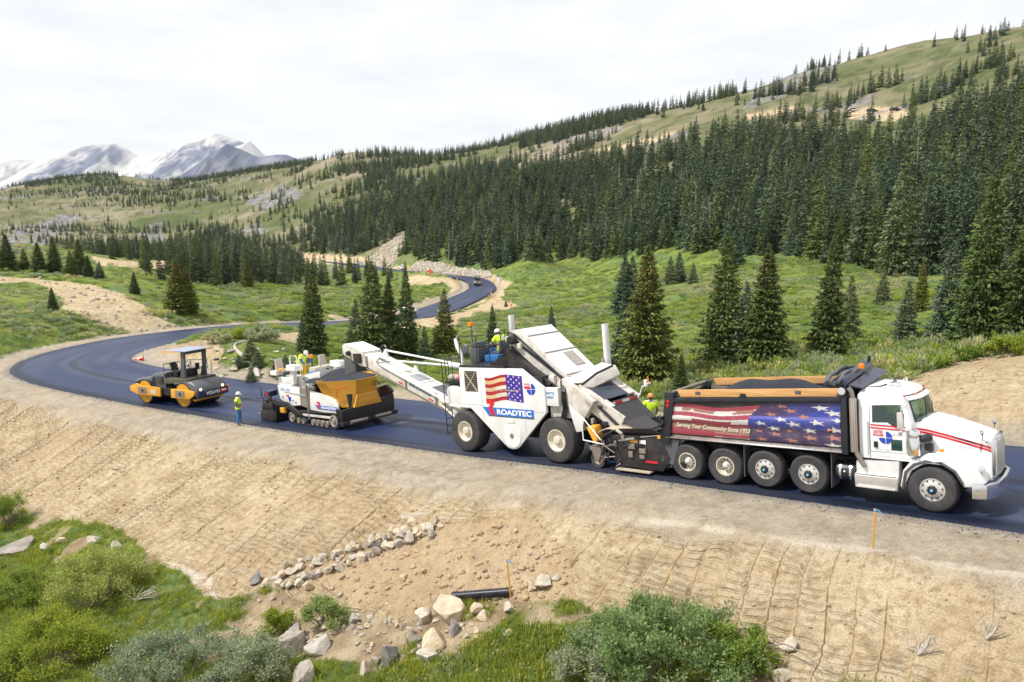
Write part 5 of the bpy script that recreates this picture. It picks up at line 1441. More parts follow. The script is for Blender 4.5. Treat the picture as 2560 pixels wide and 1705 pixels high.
def box_top(x): return 2.50 + (x + 7.1) * (0.28 / 5.0)
def build_truck():
    T = empty('dump_truck', seat(11.16, 19.63, -41, [(0, -1.1), (0, 1.1), (-5.5, -1.1), (-5.5, 1.1), (-6.74, -1.1), (-6.74, 1.1)]))
    tag(T, 'white dump truck with a flag printed box full of asphalt', 'truck')
    # chassis
    m = MB()
    for s in (-1, 1): m.box(-7.2, 1.0, s * 0.42 - 0.05, s * 0.42 + 0.05, 0.72, 1.0)
    for x in (-6.74, -5.51, -4.28, -3.05, 0): m.cyl((x, -0.8, 0.55), (x, 0.8, 0.55), 0.09, 10)
    m.box(-0.3, 0.9, -0.4, 0.4, 0.62, 1.25)
    m.build('chassis', M_BLACK, T)
    # wheels
    for s in (-1, 1):
        o = s * 1.2
        wheel(T, 0, o, 0.565, 0.565, 0.40, 0.29, M_ALU, 'bulge', s, hub=M_BLACK)
        for x in (-3.05, -4.28): wheel(T, x, o, 0.60, 0.525, 0.38, 0.285, M_ALU, 'bulge', s, hub=M_BLACK)
        for x in (-5.51, -6.74):
            wheel(T, x, o - s * 0.03, 0.54, 0.54, 0.29, 0.29, M_RIM, 'dish', s, hub=M_ALU)
            m = MB(); m.lathe([(0.3, s * -0.34), (0.5, s * -0.33), (0.54, s * -0.38), (0.54, s * -0.58), (0.5, s * -0.63), (0.3, s * -0.62)], (x, o, 0.54), n=36, cap=False); m.build('inner_tyre', M_RUBBER, T)
        for x, zz in ((0, 0.565), (-3.05, 0.60), (-4.28, 0.60)):
            m = MB(); m.lathe([(0.035, s * 0.07), (0.032, s * 0.10), (0.001, s * 0.105)], (x, o, zz), n=12); m.build('hub_cap', M_SKYBLUE, T)
    # cab shell
    def ring(z, xf, xr, hw, bow, n=9):
        pts = []
        for i in range(n):
            y = -hw + 2 * hw * i / (n - 1); q = (y / hw) ** 2
            pts.append((xf - bow * q ** 1.5, y, z))
        pts += [(xr + 0.05, hw, z), (xr, hw - 0.06, z), (xr, -hw + 0.06, z), (xr + 0.05, -hw, z)]
        return pts
    prof = [(1.16, -0.36, 0.98, 0.10), (1.30, -0.34, 0.985, 0.10), (2.10, -0.30, 0.99, 0.20), (2.14, -0.315, 0.985, 0.20), (2.68, -0.46, 0.955, 0.20), (2.78, -0.50, 0.945, 0.20), (2.88, -0.62, 0.90, 0.22), (2.95, -0.85, 0.80, 0.25), (2.985, -1.1, 0.60, 0.2)]
    m = MB(); m.loft([ring(z, xf, -1.80 + (0.0 if z < 2.8 else (z - 2.8) * 0.5), hw, bow) for z, xf, hw, bow in prof])
    cab = m.build('cab', M_CLEAN, T)
    c = MB(); c.loft([ring(z, xf - 0.06, -1.74, hw - 0.06, bow) for z, xf, hw, bow in [(1.3, -0.34, 0.985, 0.10), (2.10, -0.30, 0.99, 0.20), (2.68, -0.46, 0.955, 0.20), (2.80, -0.52, 0.93, 0.20)]])
    cut(cab, c.mesh('c', M_BLACK))
    win = [(-1.43, 2.55), (-0.74, 2.60), (-0.66, 2.35), (-0.66, 2.05), (-0.86, 1.98), (-1.06, 2.12), (-1.43, 2.10)]
    c = MB(); c.prism(win, -1.3, 1.3); cut(cab, c.mesh('c', M_BLACK))
    c = MB(); c.hull([(-0.7, -0.80, 2.17), (-0.7, 0.80, 2.17), (-0.7, 0.78, 2.65), (-0.7, -0.78, 2.65)], [(0.2, -0.92, 2.15), (0.2, 0.92, 2.15), (0.2, 0.86, 2.68), (0.2, -0.86, 2.68)]); cut(cab, c.mesh('c', M_BLACK))
    # interior, glass
    m = MB(); m.box(-1.70, -0.5, -0.9, 0.9, 1.25, 1.35); m.box(-1.65, -1.2, 0.2, 0.75, 1.35, 1.78, 0.05); m.box(-1.70, -1.55, 0.22, 0.73, 1.7, 2.45, 0.05); m.box(-1.65, -1.2, -0.75, -0.2, 1.35, 1.72, 0.05); m.box(-1.70, -1.56, -0.73, -0.22, 1.7, 2.4, 0.05); m.box(-0.72, -0.45, -0.85, 0.85, 1.5, 2.02, 0.06)
    m.build('seats', M_DARK, T)
    m = MB()
    rg = [(-0.98 + 0.21 * math.cos(a) * 0.35, 0.47 + 0.21 * math.sin(a), 2.02 + 0.19 * math.cos(a)) for a in np.linspace(0, 6.283, 15)]
    m.tube(rg, 0.015, 6); m.cyl((-0.98, 0.47, 2.02), (-0.65, 0.47, 1.8), 0.02, 6); m.build('steering_wheel', M_BLACK, T)
    for s in (-1, 1):
        m = MB(); m.prism(win, s * 0.968, s * 0.972); m.build('side_window', M_GLASS, T)
        m = MB(); m.prism([(-1.24, 1.42), (-0.70, 1.42), (-0.70, 2.08), (-0.72, 2.10)] if 0 else [(-0.98, 1.42), (-0.72, 1.42), (-0.72, 1.70), (-0.98, 1.70)], s * 0.985, s * 0.996, 0.004); m.build('lower_door_window', paint('green_window', (0.015, 0.06, 0.05), 0.1, dirt=0.02), T)
    m = MB(); A = []; B = []
    g0 = [(-0.318 - 0.20 * (abs(y) / 0.985) ** 3, y, 2.16) for y in np.linspace(-0.82, 0.82, 9)]; g1 = [(-0.452 - 0.2 * (abs(y) / 0.955) ** 3, y, 2.67) for y in np.linspace(-0.80, 0.80, 9)]
    va = [m.bm.verts.new(p) for p in g0]; vb = [m.bm.verts.new(p) for p in g1]
    for i in range(8): m.bm.faces.new((va[i], va[i + 1], vb[i + 1], vb[i]))
    m.build('windshield', M_GLASS, T)
    m = MB(); rails(m, g0, 0.016); rails(m, g1, 0.016); rails(m, [g0[0], g1[0]], 0.02); rails(m, [g0[-1], g1[-1]], 0.02); m.build('windshield_seal', M_BLACK, T)
    m = MB(); rails(m, [(-0.30, -0.35, 2.15), (-0.36, -0.15, 2.5)], 0.01); rails(m, [(-0.30, 0.25, 2.15), (-0.36, 0.45, 2.5)], 0.01); m.build('wiper', M_BLACK, T)
    # sun visor with marker lights
    vis = [(-0.50 - 0.2 * (abs(y) / 0.9) ** 3, y, 2.79) for y in np.linspace(-0.88, 0.88, 9)]
    m = MB()
    for a, b in zip(vis[:-1], vis[1:]): m.hull([a, b, (b[0] + 0.12, b[1], b[2] - 0.09), (a[0] + 0.12, a[1], a[2] - 0.09)], [(a[0], a[1], a[2] + 0.02), (b[0], b[1], b[2] + 0.02), (b[0] + 0.12, b[1], b[2] - 0.07), (a[0] + 0.12, a[1], a[2] - 0.07)])
    v_ = m.build('sun_visor', M_CLEAN, T)
    m = MB(); rails(m, [(x, y, z + 0.02) for x, y, z in vis], 0.018); m.build('marker_strip', M_BLACK, v_)
    for i in (0, 2, 4, 6, 8):
        x, y, z = vis[i]; m = MB(); m.ball((x + 0.01, y, z + 0.03), 0.035, 0.7, 1.3, 0.8); m.build('marker_light', M_AMBER, v_)
    # door outline, handle, grab rail
    m = MB()
    rails(m, [(-1.49, -0.992, 2.60), (-1.49, -0.997, 1.36), (-0.62, -0.985, 1.36), (-0.62, -0.985, 2.1)], 0.006, 4); m.build('door_seam', M_PRINTG, T)
    m = MB(); m.box(-1.40, -1.30, -1.012, -0.985, 1.46, 1.62, 0.01); m.build('door_handle', M_BLACK, T)
    m = MB(); m.cyl((-1.53, -1.03, 1.25), (-1.53, -1.03, 2.15), 0.015, 6); m.build('grab_handle', M_ALU, T)
    # red double stripes
    for dz in (0.0, -0.075):
        m = MB(); m.hull([(-1.47, -0.993, 2.03 + dz), (-0.64, -0.99, 2.01 + dz), (-0.64, -0.99, 2.045 + dz), (-1.47, -0.993, 2.065 + dz)], [(-1.47, -0.998, 2.03 + dz), (-0.64, -0.995, 2.01 + dz), (-0.64, -0.995, 2.045 + dz), (-1.47, -0.998, 2.065 + dz)]); m.build('red_stripe', M_RED, T)
    text('UNITED', 'company_lettering', M_RED, T, (-1.41, -0.998, 1.82), 0.24, 0.10, bold=0.02)
    m = MB(); m.box(-1.42, -1.16, -1.0, -0.992, 1.775, 1.80, 0); m.build('logo_bar', M_RED, T)
    for q in range(3):
        a0 = [(-0.0, 0.0), (1.0, 0), (0.9, 0.45), (0.45, 0.9), (0, 1.0)]
        sx, sz = [(1, 1), (1, -1), (-1, -1)][q]
        m = MB(); m.prism([(-1.11 + sx * (0.012 + 0.15 * a), 1.735 + sz * (0.012 + 0.15 * b)) for a, b in a0], -1.0, -0.993); m.build('logo_quarter', M_NAVY, T)
    text('51-241', 'unit_number', M_PRINTG, T, (-0.94, -0.996, 1.80), 0.22, 0.065)
    text('USDOT 325837', 'registration_lettering', M_PRINTG, T, (-1.35, -0.996, 1.40), 0.36, 0.035)
    text('GVW 63,500 LBS', 'weight_lettering', M_PRINTG, T, (-1.32, -0.996, 1.23), 0.32, 0.03)
    # hood
    def hring(x, hw, zt, zs, zb):
        return [(x, -hw, zb), (x, -hw, zs - 0.10), (x, -hw * 0.97, zs), (x, -hw * 0.82, zs + (zt - zs) * 0.55), (x, -hw * 0.5, zs + (zt - zs) * 0.88), (x, 0, zt), (x, hw * 0.5, zs + (zt - zs) * 0.88), (x, hw * 0.82, zs + (zt - zs) * 0.55), (x, hw * 0.97, zs), (x, hw, zs - 0.10), (x, hw, zb)]
    m = MB(); m.loft([hring(-0.46, 0.86, 2.20, 2.02, 1.1), hring(-0.2, 0.84, 2.24, 2.02, 1.05), hring(0.2, 0.78, 2.16, 1.92, 0.95), hring(0.7, 0.70, 2.02, 1.78, 0.85), hring(1.1, 0.63, 1.90, 1.66, 0.80), hring(1.18, 0.60, 1.84, 1.60, 0.80)]); hood = m.build('hood', M_CLEAN, T, 40)
    for dz in (0, -0.075):
        for s in (-1, 1):
            m = MB(); P = [(-0.40, 0.855, 2.0), (-0.2, 0.845, 1.985), (0.2, 0.785, 1.885), (0.7, 0.705, 1.745), (1.1, 0.637, 1.625), (1.17, 0.612, 1.59)]
            for a, b in zip(P[:-1], P[1:]):
                m.hull([(a[0], s * (a[1] - 0.01), a[2] + dz - 0.022), (b[0], s * (b[1] - 0.01), b[2] + dz - 0.022), (b[0], s * (b[1] - 0.01), b[2] + dz + 0.022), (a[0], s * (a[1] - 0.01), a[2] + dz + 0.022)],
                       [(a[0], s * (a[1] + 0.004), a[2] + dz - 0.022), (b[0], s * (b[1] + 0.004), b[2] + dz - 0.022), (b[0], s * (b[1] + 0.004), b[2] + dz + 0.022), (a[0], s * (a[1] + 0.004), a[2] + dz + 0.022)])
            m.build('red_stripe', M_RED, hood)
    text('KENWORTH', 'maker_lettering', M_PRINTG, hood, (0.50, -0.742, 1.555), 0.34, 0.05, xdir=(0.99, 0.135, -0.02))
    # grille, bumper, fenders, lights
    m = MB(); m.prismz([(1.16, -0.55), (1.24, -0.48), (1.27, 0), (1.24, 0.48), (1.16, 0.55)], 0.86, 1.80, 0.02); gr = m.build('grille', M_CHROME, T)
    for i in range(13):
        y = -0.48 + 0.08 * i; xx = 1.25 + 0.03 * (1 - (y / 0.5) ** 2)
        m = MB(); m.box(xx - 0.02, xx + 0.012, y - 0.012, y + 0.012, 0.9, 1.76, 0.004); m.build('grille_bar', M_ALU, gr)
    m = MB(); m.prismz([(0.86, -1.2), (1.16, -1.12), (1.34, -0.75), (1.38, 0), (1.34, 0.75), (1.16, 1.12), (0.86, 1.2), (0.86, 1.14), (1.12, 1.05), (1.28, 0.7), (1.3, 0), (1.28, -0.7), (1.12, -1.05), (0.86, -1.14)], 0.45, 0.80, 0.012); m.build('bumper', M_CHROME, T)
    for s in (-1, 1):
        fp = [(-0.74, 0.55), (-0.66, 0.98), (-0.42, 1.27), (-0.1, 1.38), (0.25, 1.38), (0.62, 1.28), (0.95, 1.12), (1.14, 0.84), (0.98, 0.72), (0.68, 0.70), (0.63, 0.82), (0.48, 1.06), (0.22, 1.22), (-0.16, 1.23), (-0.48, 1.0), (-0.64, 0.56)]
        m = MB(); m.hull([(x, s * (1.18 - 0.10 * max(0, x) ** 2), z) for x, z in fp], [(x, s * 0.62, z + (0.12 if z > 1.1 else 0)) for x, z in fp], 0.015); m.build('fender', M_CLEAN, T, 45)
        m = MB(); m.tube([(-0.68, s * 1.19, 0.52), (-0.60, s * 1.2, 0.95), (-0.40, s * 1.2, 1.16), (-0.14, s * 1.2, 1.265), (0.22, s * 1.2, 1.255), (0.50, s * 1.17, 1.07), (0.66, s * 1.14, 0.78)], 0.035, 8); m.build('fender_lip', M_DARK, T)
        m = MB(); m.box(0.86, 1.05, min(s * 0.98, s * 0.72), max(s * 0.98, s * 0.72), 0.98, 1.17, 0.03); hl = m.build('headlight', M_CHROME, T)
        m = MB(); m.box(1.0, 1.065, min(s * 0.96, s * 0.74), max(s * 0.96, s * 0.74), 1.0, 1.15, 0.02); m.build('lens', M_LENS, hl)
        m = MB(); m.box(0.10, 0.19, min(s * 0.79, s * 0.86), max(s * 0.79, s * 0.86), 1.40, 1.52, 0.01); m.build('turn_signal', M_AMBER, T)
        # mirrors
        m = MB(); m.box(-0.73, -0.60, min(s * 1.24, s * 1.36), max(s * 1.24, s * 1.36), 2.05, 2.47, 0.02); mi = m.build('side_mirror', M_ALU, T)
        m = MB(); rails(m, [(-0.58, s * 0.96, 2.6), (-0.64, s * 1.30, 2.55), (-0.64, s * 1.30, 1.98), (-0.55, s * 0.97, 1.95)], 0.014); m.build('arm', M_ALU, mi)
        m = MB(); m.ball((-0.66, s * 1.31, 1.97), 0.085, 0.5, 1, 1); m.build('convex_mirror', M_CHROME, mi)
        m = MB(); m.lathe([(0.001, 0.03), (0.06, 0.02), (0.085, -0.01), (0.05, -0.05), (0.001, -0.06)], (1.02, s * 0.74, 1.98), 'x', 14); hm = m.build('hood_mirror', M_CHROME, T)
        m = MB(); rails(m, [(1.02, s * 0.74, 1.95), (1.0, s * 0.66, 1.80), (1.08, s * 0.60, 1.72)], 0.01); rails(m, [(1.0, s * 0.66, 1.80), (0.95, s * 0.68, 1.5)], 0.008); m.build('arm', M_BLACK, hm)
        # air cleaner
        if s < 0:
            m = MB(); m.lathe([(0.10, 1.34), (0.155, 1.38), (0.16, 1.40), (0.16, 1.80), (0.15, 1.82), (0.165, 1.86), (0.165, 1.94), (0.13, 2.0), (0.001, 2.01)], (-0.42, -1.10, 0), 'z', 24); ac = m.build('air_cleaner', M_CHROME, T)
            m = MB(); m.tube([(-0.30, -1.08, 1.78), (-0.18, -1.02, 1.80), (-0.10, -0.90, 1.80)], [0.075, 0.10, 0.10], 14); m.build('intake_duct', M_BLACK, ac)
            m = MB(); m.box(-0.20, -0.02, -1.0, -0.85, 1.48, 1.66, 0.01); m.build('bracket', M_BLACK, ac)
            m = MB(); m.box(-0.36, -0.31, -1.275, -1.255, 1.42, 1.55, 0.004); m.build('reflector', M_AMBER, ac)
    # exhaust with perforated shield
    for s in (-1, 1):
        m = MB(); m.tube([(-1.62, s * 1.08, 0.95), (-1.80, s * 1.10, 1.28), (-1.86, s * 1.10, 1.5), (-1.86, s * 1.10, 2.75), (-1.88, s * 1.12, 2.92), (-1.95, s * 1.14, 3.0)], 0.062, 12); ex = m.build('exhaust_stack', M_STEEL, T)
        m = MB(); m.lathe([(0.088, 1.32), (0.095, 1.34), (0.095, 2.72), (0.088, 2.74)], (-1.86, s * 1.10, 0), 'z', 18); m.build('heat_shield', perf, ex)
    # steps and tanks
    for s in (-1, 1):
        m = MB(); m.hull([(-1.84, s * 1.2, 0.41), (-0.80, s * 1.2, 0.41), (-0.80, s * 1.2, 0.72), (-0.77, s * 1.12, 0.92), (-0.74, s * 1.0, 0.96), (-0.74, s * 0.99, 1.16), (-1.62, s * 0.99, 1.12), (-1.80, s * 1.12, 0.92), (-1.84, s * 1.2, 0.72)] if 0 else
                         [(-1.84, s * 1.18, 0.41), (-1.84, s * 1.22, 0.74), (-1.84, s * 1.06, 0.80), (-1.84, s * 1.02, 1.08), (-1.84, s * 0.7, 1.10), (-1.84, s * 0.7, 0.41)],
                         [(-0.80, s * 1.18, 0.41), (-0.80, s * 1.22, 0.74), (-0.80, s * 1.06, 0.80), (-0.80, s * 1.02, 1.14), (-0.80, s * 0.7, 1.14), (-0.80, s * 0.7, 0.41)], 0.012); st = m.build('step_box', M_ALU, T)
        for z, yy in ((0.765, 1.14), (0.43, 1.19)):
            m = MB(); m.box(-1.80, -0.84, min(s * (yy - 0.07), s * (yy + 0.06)), max(s * (yy - 0.07), s * (yy + 0.06)), z, z + 0.03, 0.005); m.build('tread', M_ALU, st)
        m = MB(); m.lathe([(0.001, -0.26), (0.2, -0.255), (0.25, -0.22), (0.26, -0.15), (0.26, 0.2), (0.24, 0.25), (0.001, 0.26)], (-2.10, s * 0.92, 0.74), 'x', 26); tk = m.build('air_tank', M_BLACK, T)
        for dx in (-0.12, 0.14):
            m = MB(); m.lathe([(0.262, -0.03), (0.27, -0.028), (0.27, 0.028), (0.262, 0.03)], (-2.10 + dx, s * 0.92, 0.74), 'x', 26); m.build('strap', M_CHROME, tk)
        m = MB(); m.ball((-2.10, s * 1.18, 0.78), 0.04); m.build('cap', M_CHROME, tk)
    # mud flaps
    for x in (-7.28, -4.90, -2.44):
        for s in (-1, 1):
            m = MB(); m.hull([(x, s * 1.18, 1.25), (x, s * 0.62, 1.25), (x - 0.02, s * 0.62, 0.30), (x - 0.02, s * 1.18, 0.30)], [(x + 0.02, s * 1.18, 1.25), (x + 0.02, s * 0.62, 1.25), (x, s * 0.62, 0.30), (x, s * 1.18, 0.30)]); m.build('mud_flap', M_DARK, T)
    # dump box
    for s in (-1, 1):
        m = MB(); y0, y1 = sorted((s * 1.13, s * 1.185))
        m.prism([(-7.30, 1.34), (-2.14, 1.34), (-2.14, box_top(-2.14)), (-7.05, box_top(-7.05))], y0, y1); pn = m.build('box_side', M_BLACK, T)
        m = MB(); m.hull([(-7.12, s * 1.20, 0), (-2.12, s * 1.20, 0)] and [(-7.10, s * 1.16, box_top(-7.1) - 0.17), (-2.12, s * 1.16, box_top(-2.12) - 0.17), (-2.12, s * 1.16, box_top(-2.12)), (-7.06, s * 1.16, box_top(-7.06))],
                         [(-7.10, s * 1.26, box_top(-7.1) - 0.14), (-2.12, s * 1.26, box_top(-2.12) - 0.14), (-2.12, s * 1.26, box_top(-2.12) - 0.02), (-7.06, s * 1.26, box_top(-7.06) - 0.02)], 0.01); m.build('top_rail', M_BLACK, pn)
        m = MB(); m.hull([(-7.42, s * 1.15, 1.22), (-2.12, s * 1.15, 1.26), (-2.12, s * 1.15, 1.42), (-7.40, s * 1.15, 1.38)], [(-7.42, s * 1.22, 1.22), (-2.12, s * 1.22, 1.26), (-2.12, s * 1.28, 1.30), (-7.40, s * 1.28, 1.26)], 0.008); m.build('lower_lip', grime_lip, pn)
        m = MB(); a, b = -6.82, -2.22
        m.hull([(a, s * 1.15, box_top(a) + 0.004), (b, s * 1.15, box_top(b) + 0.004), (b + 0.03, s * 1.15, box_top(b) + 0.22), (a - 0.13, s * 1.15, box_top(a) + 0.22)], [(a, s * 1.20, box_top(a) + 0.004), (b, s * 1.20, box_top(b) + 0.004), (b + 0.03, s * 1.20, box_top(b) + 0.22), (a - 0.13, s * 1.20, box_top(a) + 0.22)], 0.006); bd = m.build('side_board', M_WOOD, T)
        for x in (-6.25, -3.25):
            m = MB(); m.box(x - 0.08, x + 0.08, min(s * 1.195, s * 1.215), max(s * 1.195, s * 1.215), box_top(x) + 0.08, box_top(x) + 0.17, 0.004); m.build('strap_plate', M_DARK, bd)
        m = MB(); m.prism([(-4.95, box_top(-4.95)), (-4.71, box_top(-4.71)), (-4.77, box_top(-4.8) + 0.10), (-4.89, box_top(-4.8) + 0.10)], min(s * 1.2, s * 1.23), max(s * 1.2, s * 1.23)); m.build('stake_pocket', M_BLACK, bd)
        # rear post
        m = MB(); m.hull([(-7.56, s * 1.05, 1.05), (-7.26, s * 1.05, 1.05), (-7.02, s * 1.05, 2.66), (-7.32, s * 1.05, 2.66)], [(-7.56, s * 1.27, 1.05), (-7.26, s * 1.27, 1.05), (-7.02, s * 1.27, 2.66), (-7.32, s * 1.27, 2.66)], 0.02); po = m.build('rear_post', M_BLACK, T)
        for z in (2.25, 2.38):
            m = MB(); x = -7.56 + (z - 1.05) * 0.149 + 0.14; m.lathe([(0.001, s * 1.30), (0.045, s * 1.295), (0.05, s * 1.27)], (x, 0, z), 'y', 14); m.build('tail_light', M_REDLENS, po)
        for z in (1.62, 1.86):
            m = MB(); x = -7.60 + (z - 1.05) * 0.149; m.box(x - 0.05, x + 0.07, min(s * 1.27, s * 1.40), max(s * 1.27, s * 1.40), z - 0.06, z + 0.06, 0.02); m.build('hinge', M_BLACK, po)
        m = MB(); m.hull([(-7.6, s * 1.1, 0.50), (-7.2, s * 1.1, 0.40), (-6.95, s * 1.1, 1.2), (-7.42, s * 1.1, 1.2)], [(-7.6, s * 1.2, 0.50), (-7.2, s * 1.2, 0.40), (-6.95, s * 1.2, 1.2), (-7.42, s * 1.2, 1.2)]); m.build('rear_fender', M_DARK, T)
    Vz = lambda v, x0, x1, b0, b1, t0, t1, u: (b0 + (b1 - b0) * u) * (1 - v) + (t0 + (t1 - t0) * u) * v
    def side_surf(s):
        def f(u, v):
            xl = -7.33 + 0.21 * v; x = xl + (-2.15 - xl) * u
            z = (1.40 + 0.03 * u) * (1 - v) + (box_top(-7.1) - 0.175 + u * 0.28) * v
            cz = 0.33 + 0.23 * (1 - u) * 0 + 0.0 * u
            y = 1.195 + 0.05 * np.exp(-((v - 0.52) / 0.14) ** 2) + 0.02 * np.exp(-((v - 0.1) / 0.12) ** 2)
            uu = u if s < 0 else u
            return np.stack([x, s * y, z], -1)
        return f
    for s in (-1, 1):
        decal('flag_print', stripes_truck, 330, 84, side_surf(s), M_DECAL2, T)
    text('Serving Your Community Since 1953', 'slogan_lettering', M_KHAKI, T, (-7.0, -1.232, 1.585), 2.35, 0.17, shear=0.25, bold=0.03, xdir=(1, 0, -0.012), depth=0.004)
    m = MB(); m.ball((-2.45, -1.23, 1.86), 0.035, 1, 0.6, 1); m.build('side_marker', M_AMBER, T)
    m = MB(); m.prism([(-7.3, 1.3), (-2.14, 1.3), (-2.14, 1.5), (-7.3, 1.5)], -1.13, 1.13); m.build('box_floor', M_BLACK, T)
    m = MB(); m.box(-2.14, -1.98, -1.24, 1.24, 1.25, 2.98, 0.015); bh = m.build('bulkhead', M_BLACK, T)
    m = MB(); m.hull([(-7.50, -1.05, 1.15), (-7.38, -1.05, 1.15), (-7.16, -1.05, 2.48), (-7.28, -1.05, 2.48)], [(-7.50, 1.05, 1.15), (-7.38, 1.05, 1.15), (-7.16, 1.05, 2.48), (-7.28, 1.05, 2.48)], 0.015); m.build('tailgate', M_BLACK, T)
    m = MB(); m.cyl((-7.2, -1.05, 2.62), (-7.2, 1.05, 2.62), 0.055, 10); m.build('top_crossbar', M_STEEL, T)
    for s in (-1, 1):
        m = MB(); m.box(-7.0, -2.2, min(s * 1.09, s * 1.128), max(s * 1.09, s * 1.128), 1.5, box_top(-7.0), 0); m.build('inner_wall', M_STEEL, T)
    # heaped load
    u, v = np.meshgrid(np.linspace(-7.15, -2.2, 90), np.linspace(-1.1, 1.1, 44))
    h = 2.31 + (u + 7.1) * 0.055 + 0.50 * np.exp(-((u + 3.9) / 0.95) ** 2 - (v / 0.85) ** 2) + 0.46 * np.exp(-((u + 5.35) / 0.8) ** 2 - (v / 0.85) ** 2) + 0.025 * fbm(u / 0.3, v / 0.3, 3, 811) - 0.7 * np.clip((-5.9 - u) / 1.1, 0, 1)
    i = np.arange(u.size).reshape(u.shape); q = np.stack([i[:-1, :-1], i[:-1, 1:], i[1:, 1:], i[1:, :-1]], -1).reshape(-1, 4)
    ld = obj_np('asphalt_load', np.stack([u, v, h], -1).reshape(-1, 3), None, q, [M_MIX], T)
    # tarp: bunched cover and its roller housing
    for k in range(5):
        x = -2.56 + 0.085 * k
        m = MB(); m.tube([(x + 0.02 * math.sin(k + 9 * y), y, 2.98 + 0.38 * math.sqrt(max(0, 1 - (y / 1.25) ** 2)) * (0.75 + 0.25 * math.sin(k * 1.7)) + 0.02 * math.sin(7 * y + k)) for y in np.linspace(-1.12, 1.12, 15)], 0.052, 8); m.build('tarp_fold', M_DARK, T)
    m = MB(); m.hull([(-2.30, -0.98, 3.02), (-2.06, -0.98, 2.98), (-2.0, -0.98, 3.10), (-2.10, -0.98, 3.22), (-2.26, -0.98, 3.22)], [(-2.26, 1.02, 3.24), (-2.02, 1.02, 3.20), (-1.96, 1.02, 3.32), (-2.06, 1.02, 3.44), (-2.22, 1.02, 3.44)], 0.02); th = m.build('tarp_housing', tarp_blue, T)
    m = MB(); m.hull([(-2.02, -0.98, 3.02), (-1.66, -0.95, 2.96), (-1.64, -0.95, 2.99), (-2.0, -0.98, 3.06)], [(-1.98, 1.05, 3.22), (-1.60, 1.05, 3.12), (-1.58, 1.05, 3.15), (-1.96, 1.05, 3.26)]); m.build('wind_deflector', tarp_blue, th)
    m = MB(); m.box(-2.06, -1.93, 0.04, 0.17, 3.34, 3.47, 0.02); m.build('beacon', M_AMBER, th)
    m = MB(); m.box(-2.10, -2.02, 0.93, 1.02, 3.42, 3.58, 0.01); m.build('end_stop', M_BLACK, th)
    m = MB(); m.lathe([(0.09, -0.02), (0.10, 0.0), (0.09, 0.03), (0.001, 0.035)], (-2.08, -1.27, 2.93), 'y', 16); m.build('tarp_motor', M_ALU, T)
    m = MB(); m.cyl((-2.1, -1.25, 2.93), (-2.1, 1.25, 2.93), 0.03, 8); m.build('pivot_bar', M_STEEL, T)
    # roof fittings
    m = MB(); m.lathe([(0.001, 0.0), (0.03, 0.01), (0.035, 0.30), (0.07, 0.42), (0.072, 0.43)], (-1.35, -0.35, 3.02), 'x', 12); m.build('air_horn', M_CHROME, T)
    m = MB(); m.tube([(-1.80, -0.75, 2.78), (-1.78, -0.7, 2.95), (-1.3, -0.62, 3.0), (-1.12, 0.1, 3.03), (-1.3, 0.5, 3.01)], 0.018, 6); m.build('air_hose', M_BLACK, T)
    for y in (-0.2, 0.35, 0.6):
        m = MB(); m.cyl((-1.0, y, 2.95), (-1.0, y, 3.06), 0.03, 8); m.build('roof_vent', M_ALU, T)
    m = MB(); m.box(-1.97, -1.83, -1.02, -0.94, 1.55, 1.85, 0.01); m.build('rear_reflector', M_RED, T)
    return T
def perf_mat():
    m, nt, N, L, b = new_mat('perforated_shield')
    v = N.new('ShaderNodeTexVoronoi'); v.inputs['Scale'].default_value = 42; v.inputs['Randomness'].default_value = 0.15; L.new(_objco(nt), v.inputs['Vector'])
    L.new(_ramp(nt, v.outputs['Distance'], [(0.30, (0.05, 0.045, 0.04)), (0.42, (0.52, 0.46, 0.40))]), b.inputs['Base Color'])
    b.inputs['Metallic'].default_value = 0.4; b.inputs['Roughness'].default_value = 0.4
    return m
perf = perf_mat()
grime_lip = paint('grimy_lip', (0.05, 0.05, 0.06), 0.35, dirt=0.95, dirtcol=(0.30, 0.20, 0.14), scale=1.2)
tarp_blue = paint('blue_black_metal', (0.025, 0.035, 0.06), 0.3, dirt=0.1)
TRUCK = build_truck()
# ------------------------------------------------------------------ material transfer machine (x forward from its front axle)
def flag_mtv(u, v):
    red = np.array([0.36, 0.02, 0.03]); cr = np.array([0.72, 0.50, 0.28]); blue = np.array([0.055, 0.03, 0.30]); wh = np.array([0.80, 0.76, 0.68]); st = np.array([0.80, 0.58, 0.38])
    t = 1 - v
    k = ((t + 0.03) * 7 / 1.03).astype(int)
    c = np.where((k % 2 == 0)[..., None], red, cr * (0.85 + 0.3 * np.clip(u, 0, 1))[..., None])
    c = np.where((k % 2 == 1)[..., None] & (u > 0.30)[..., None] & (t > 0.45)[..., None], wh * 0.9, c)
    f = u > 0.575
    fc = np.zeros_like(c); fc[:] = blue
    for r in range(9):
        for q in range(3):
            su = 0.64 + 0.14 * q + (0.07 if r % 2 else 0); sv = 0.06 + 0.11 * r
            if su > 0.97: continue
            m = star_mask(u * 1.75, v, su * 1.75, sv, 0.048); fc[m] = wh if (r + q) % 3 else st
    return np.where(f[..., None], fc, c)
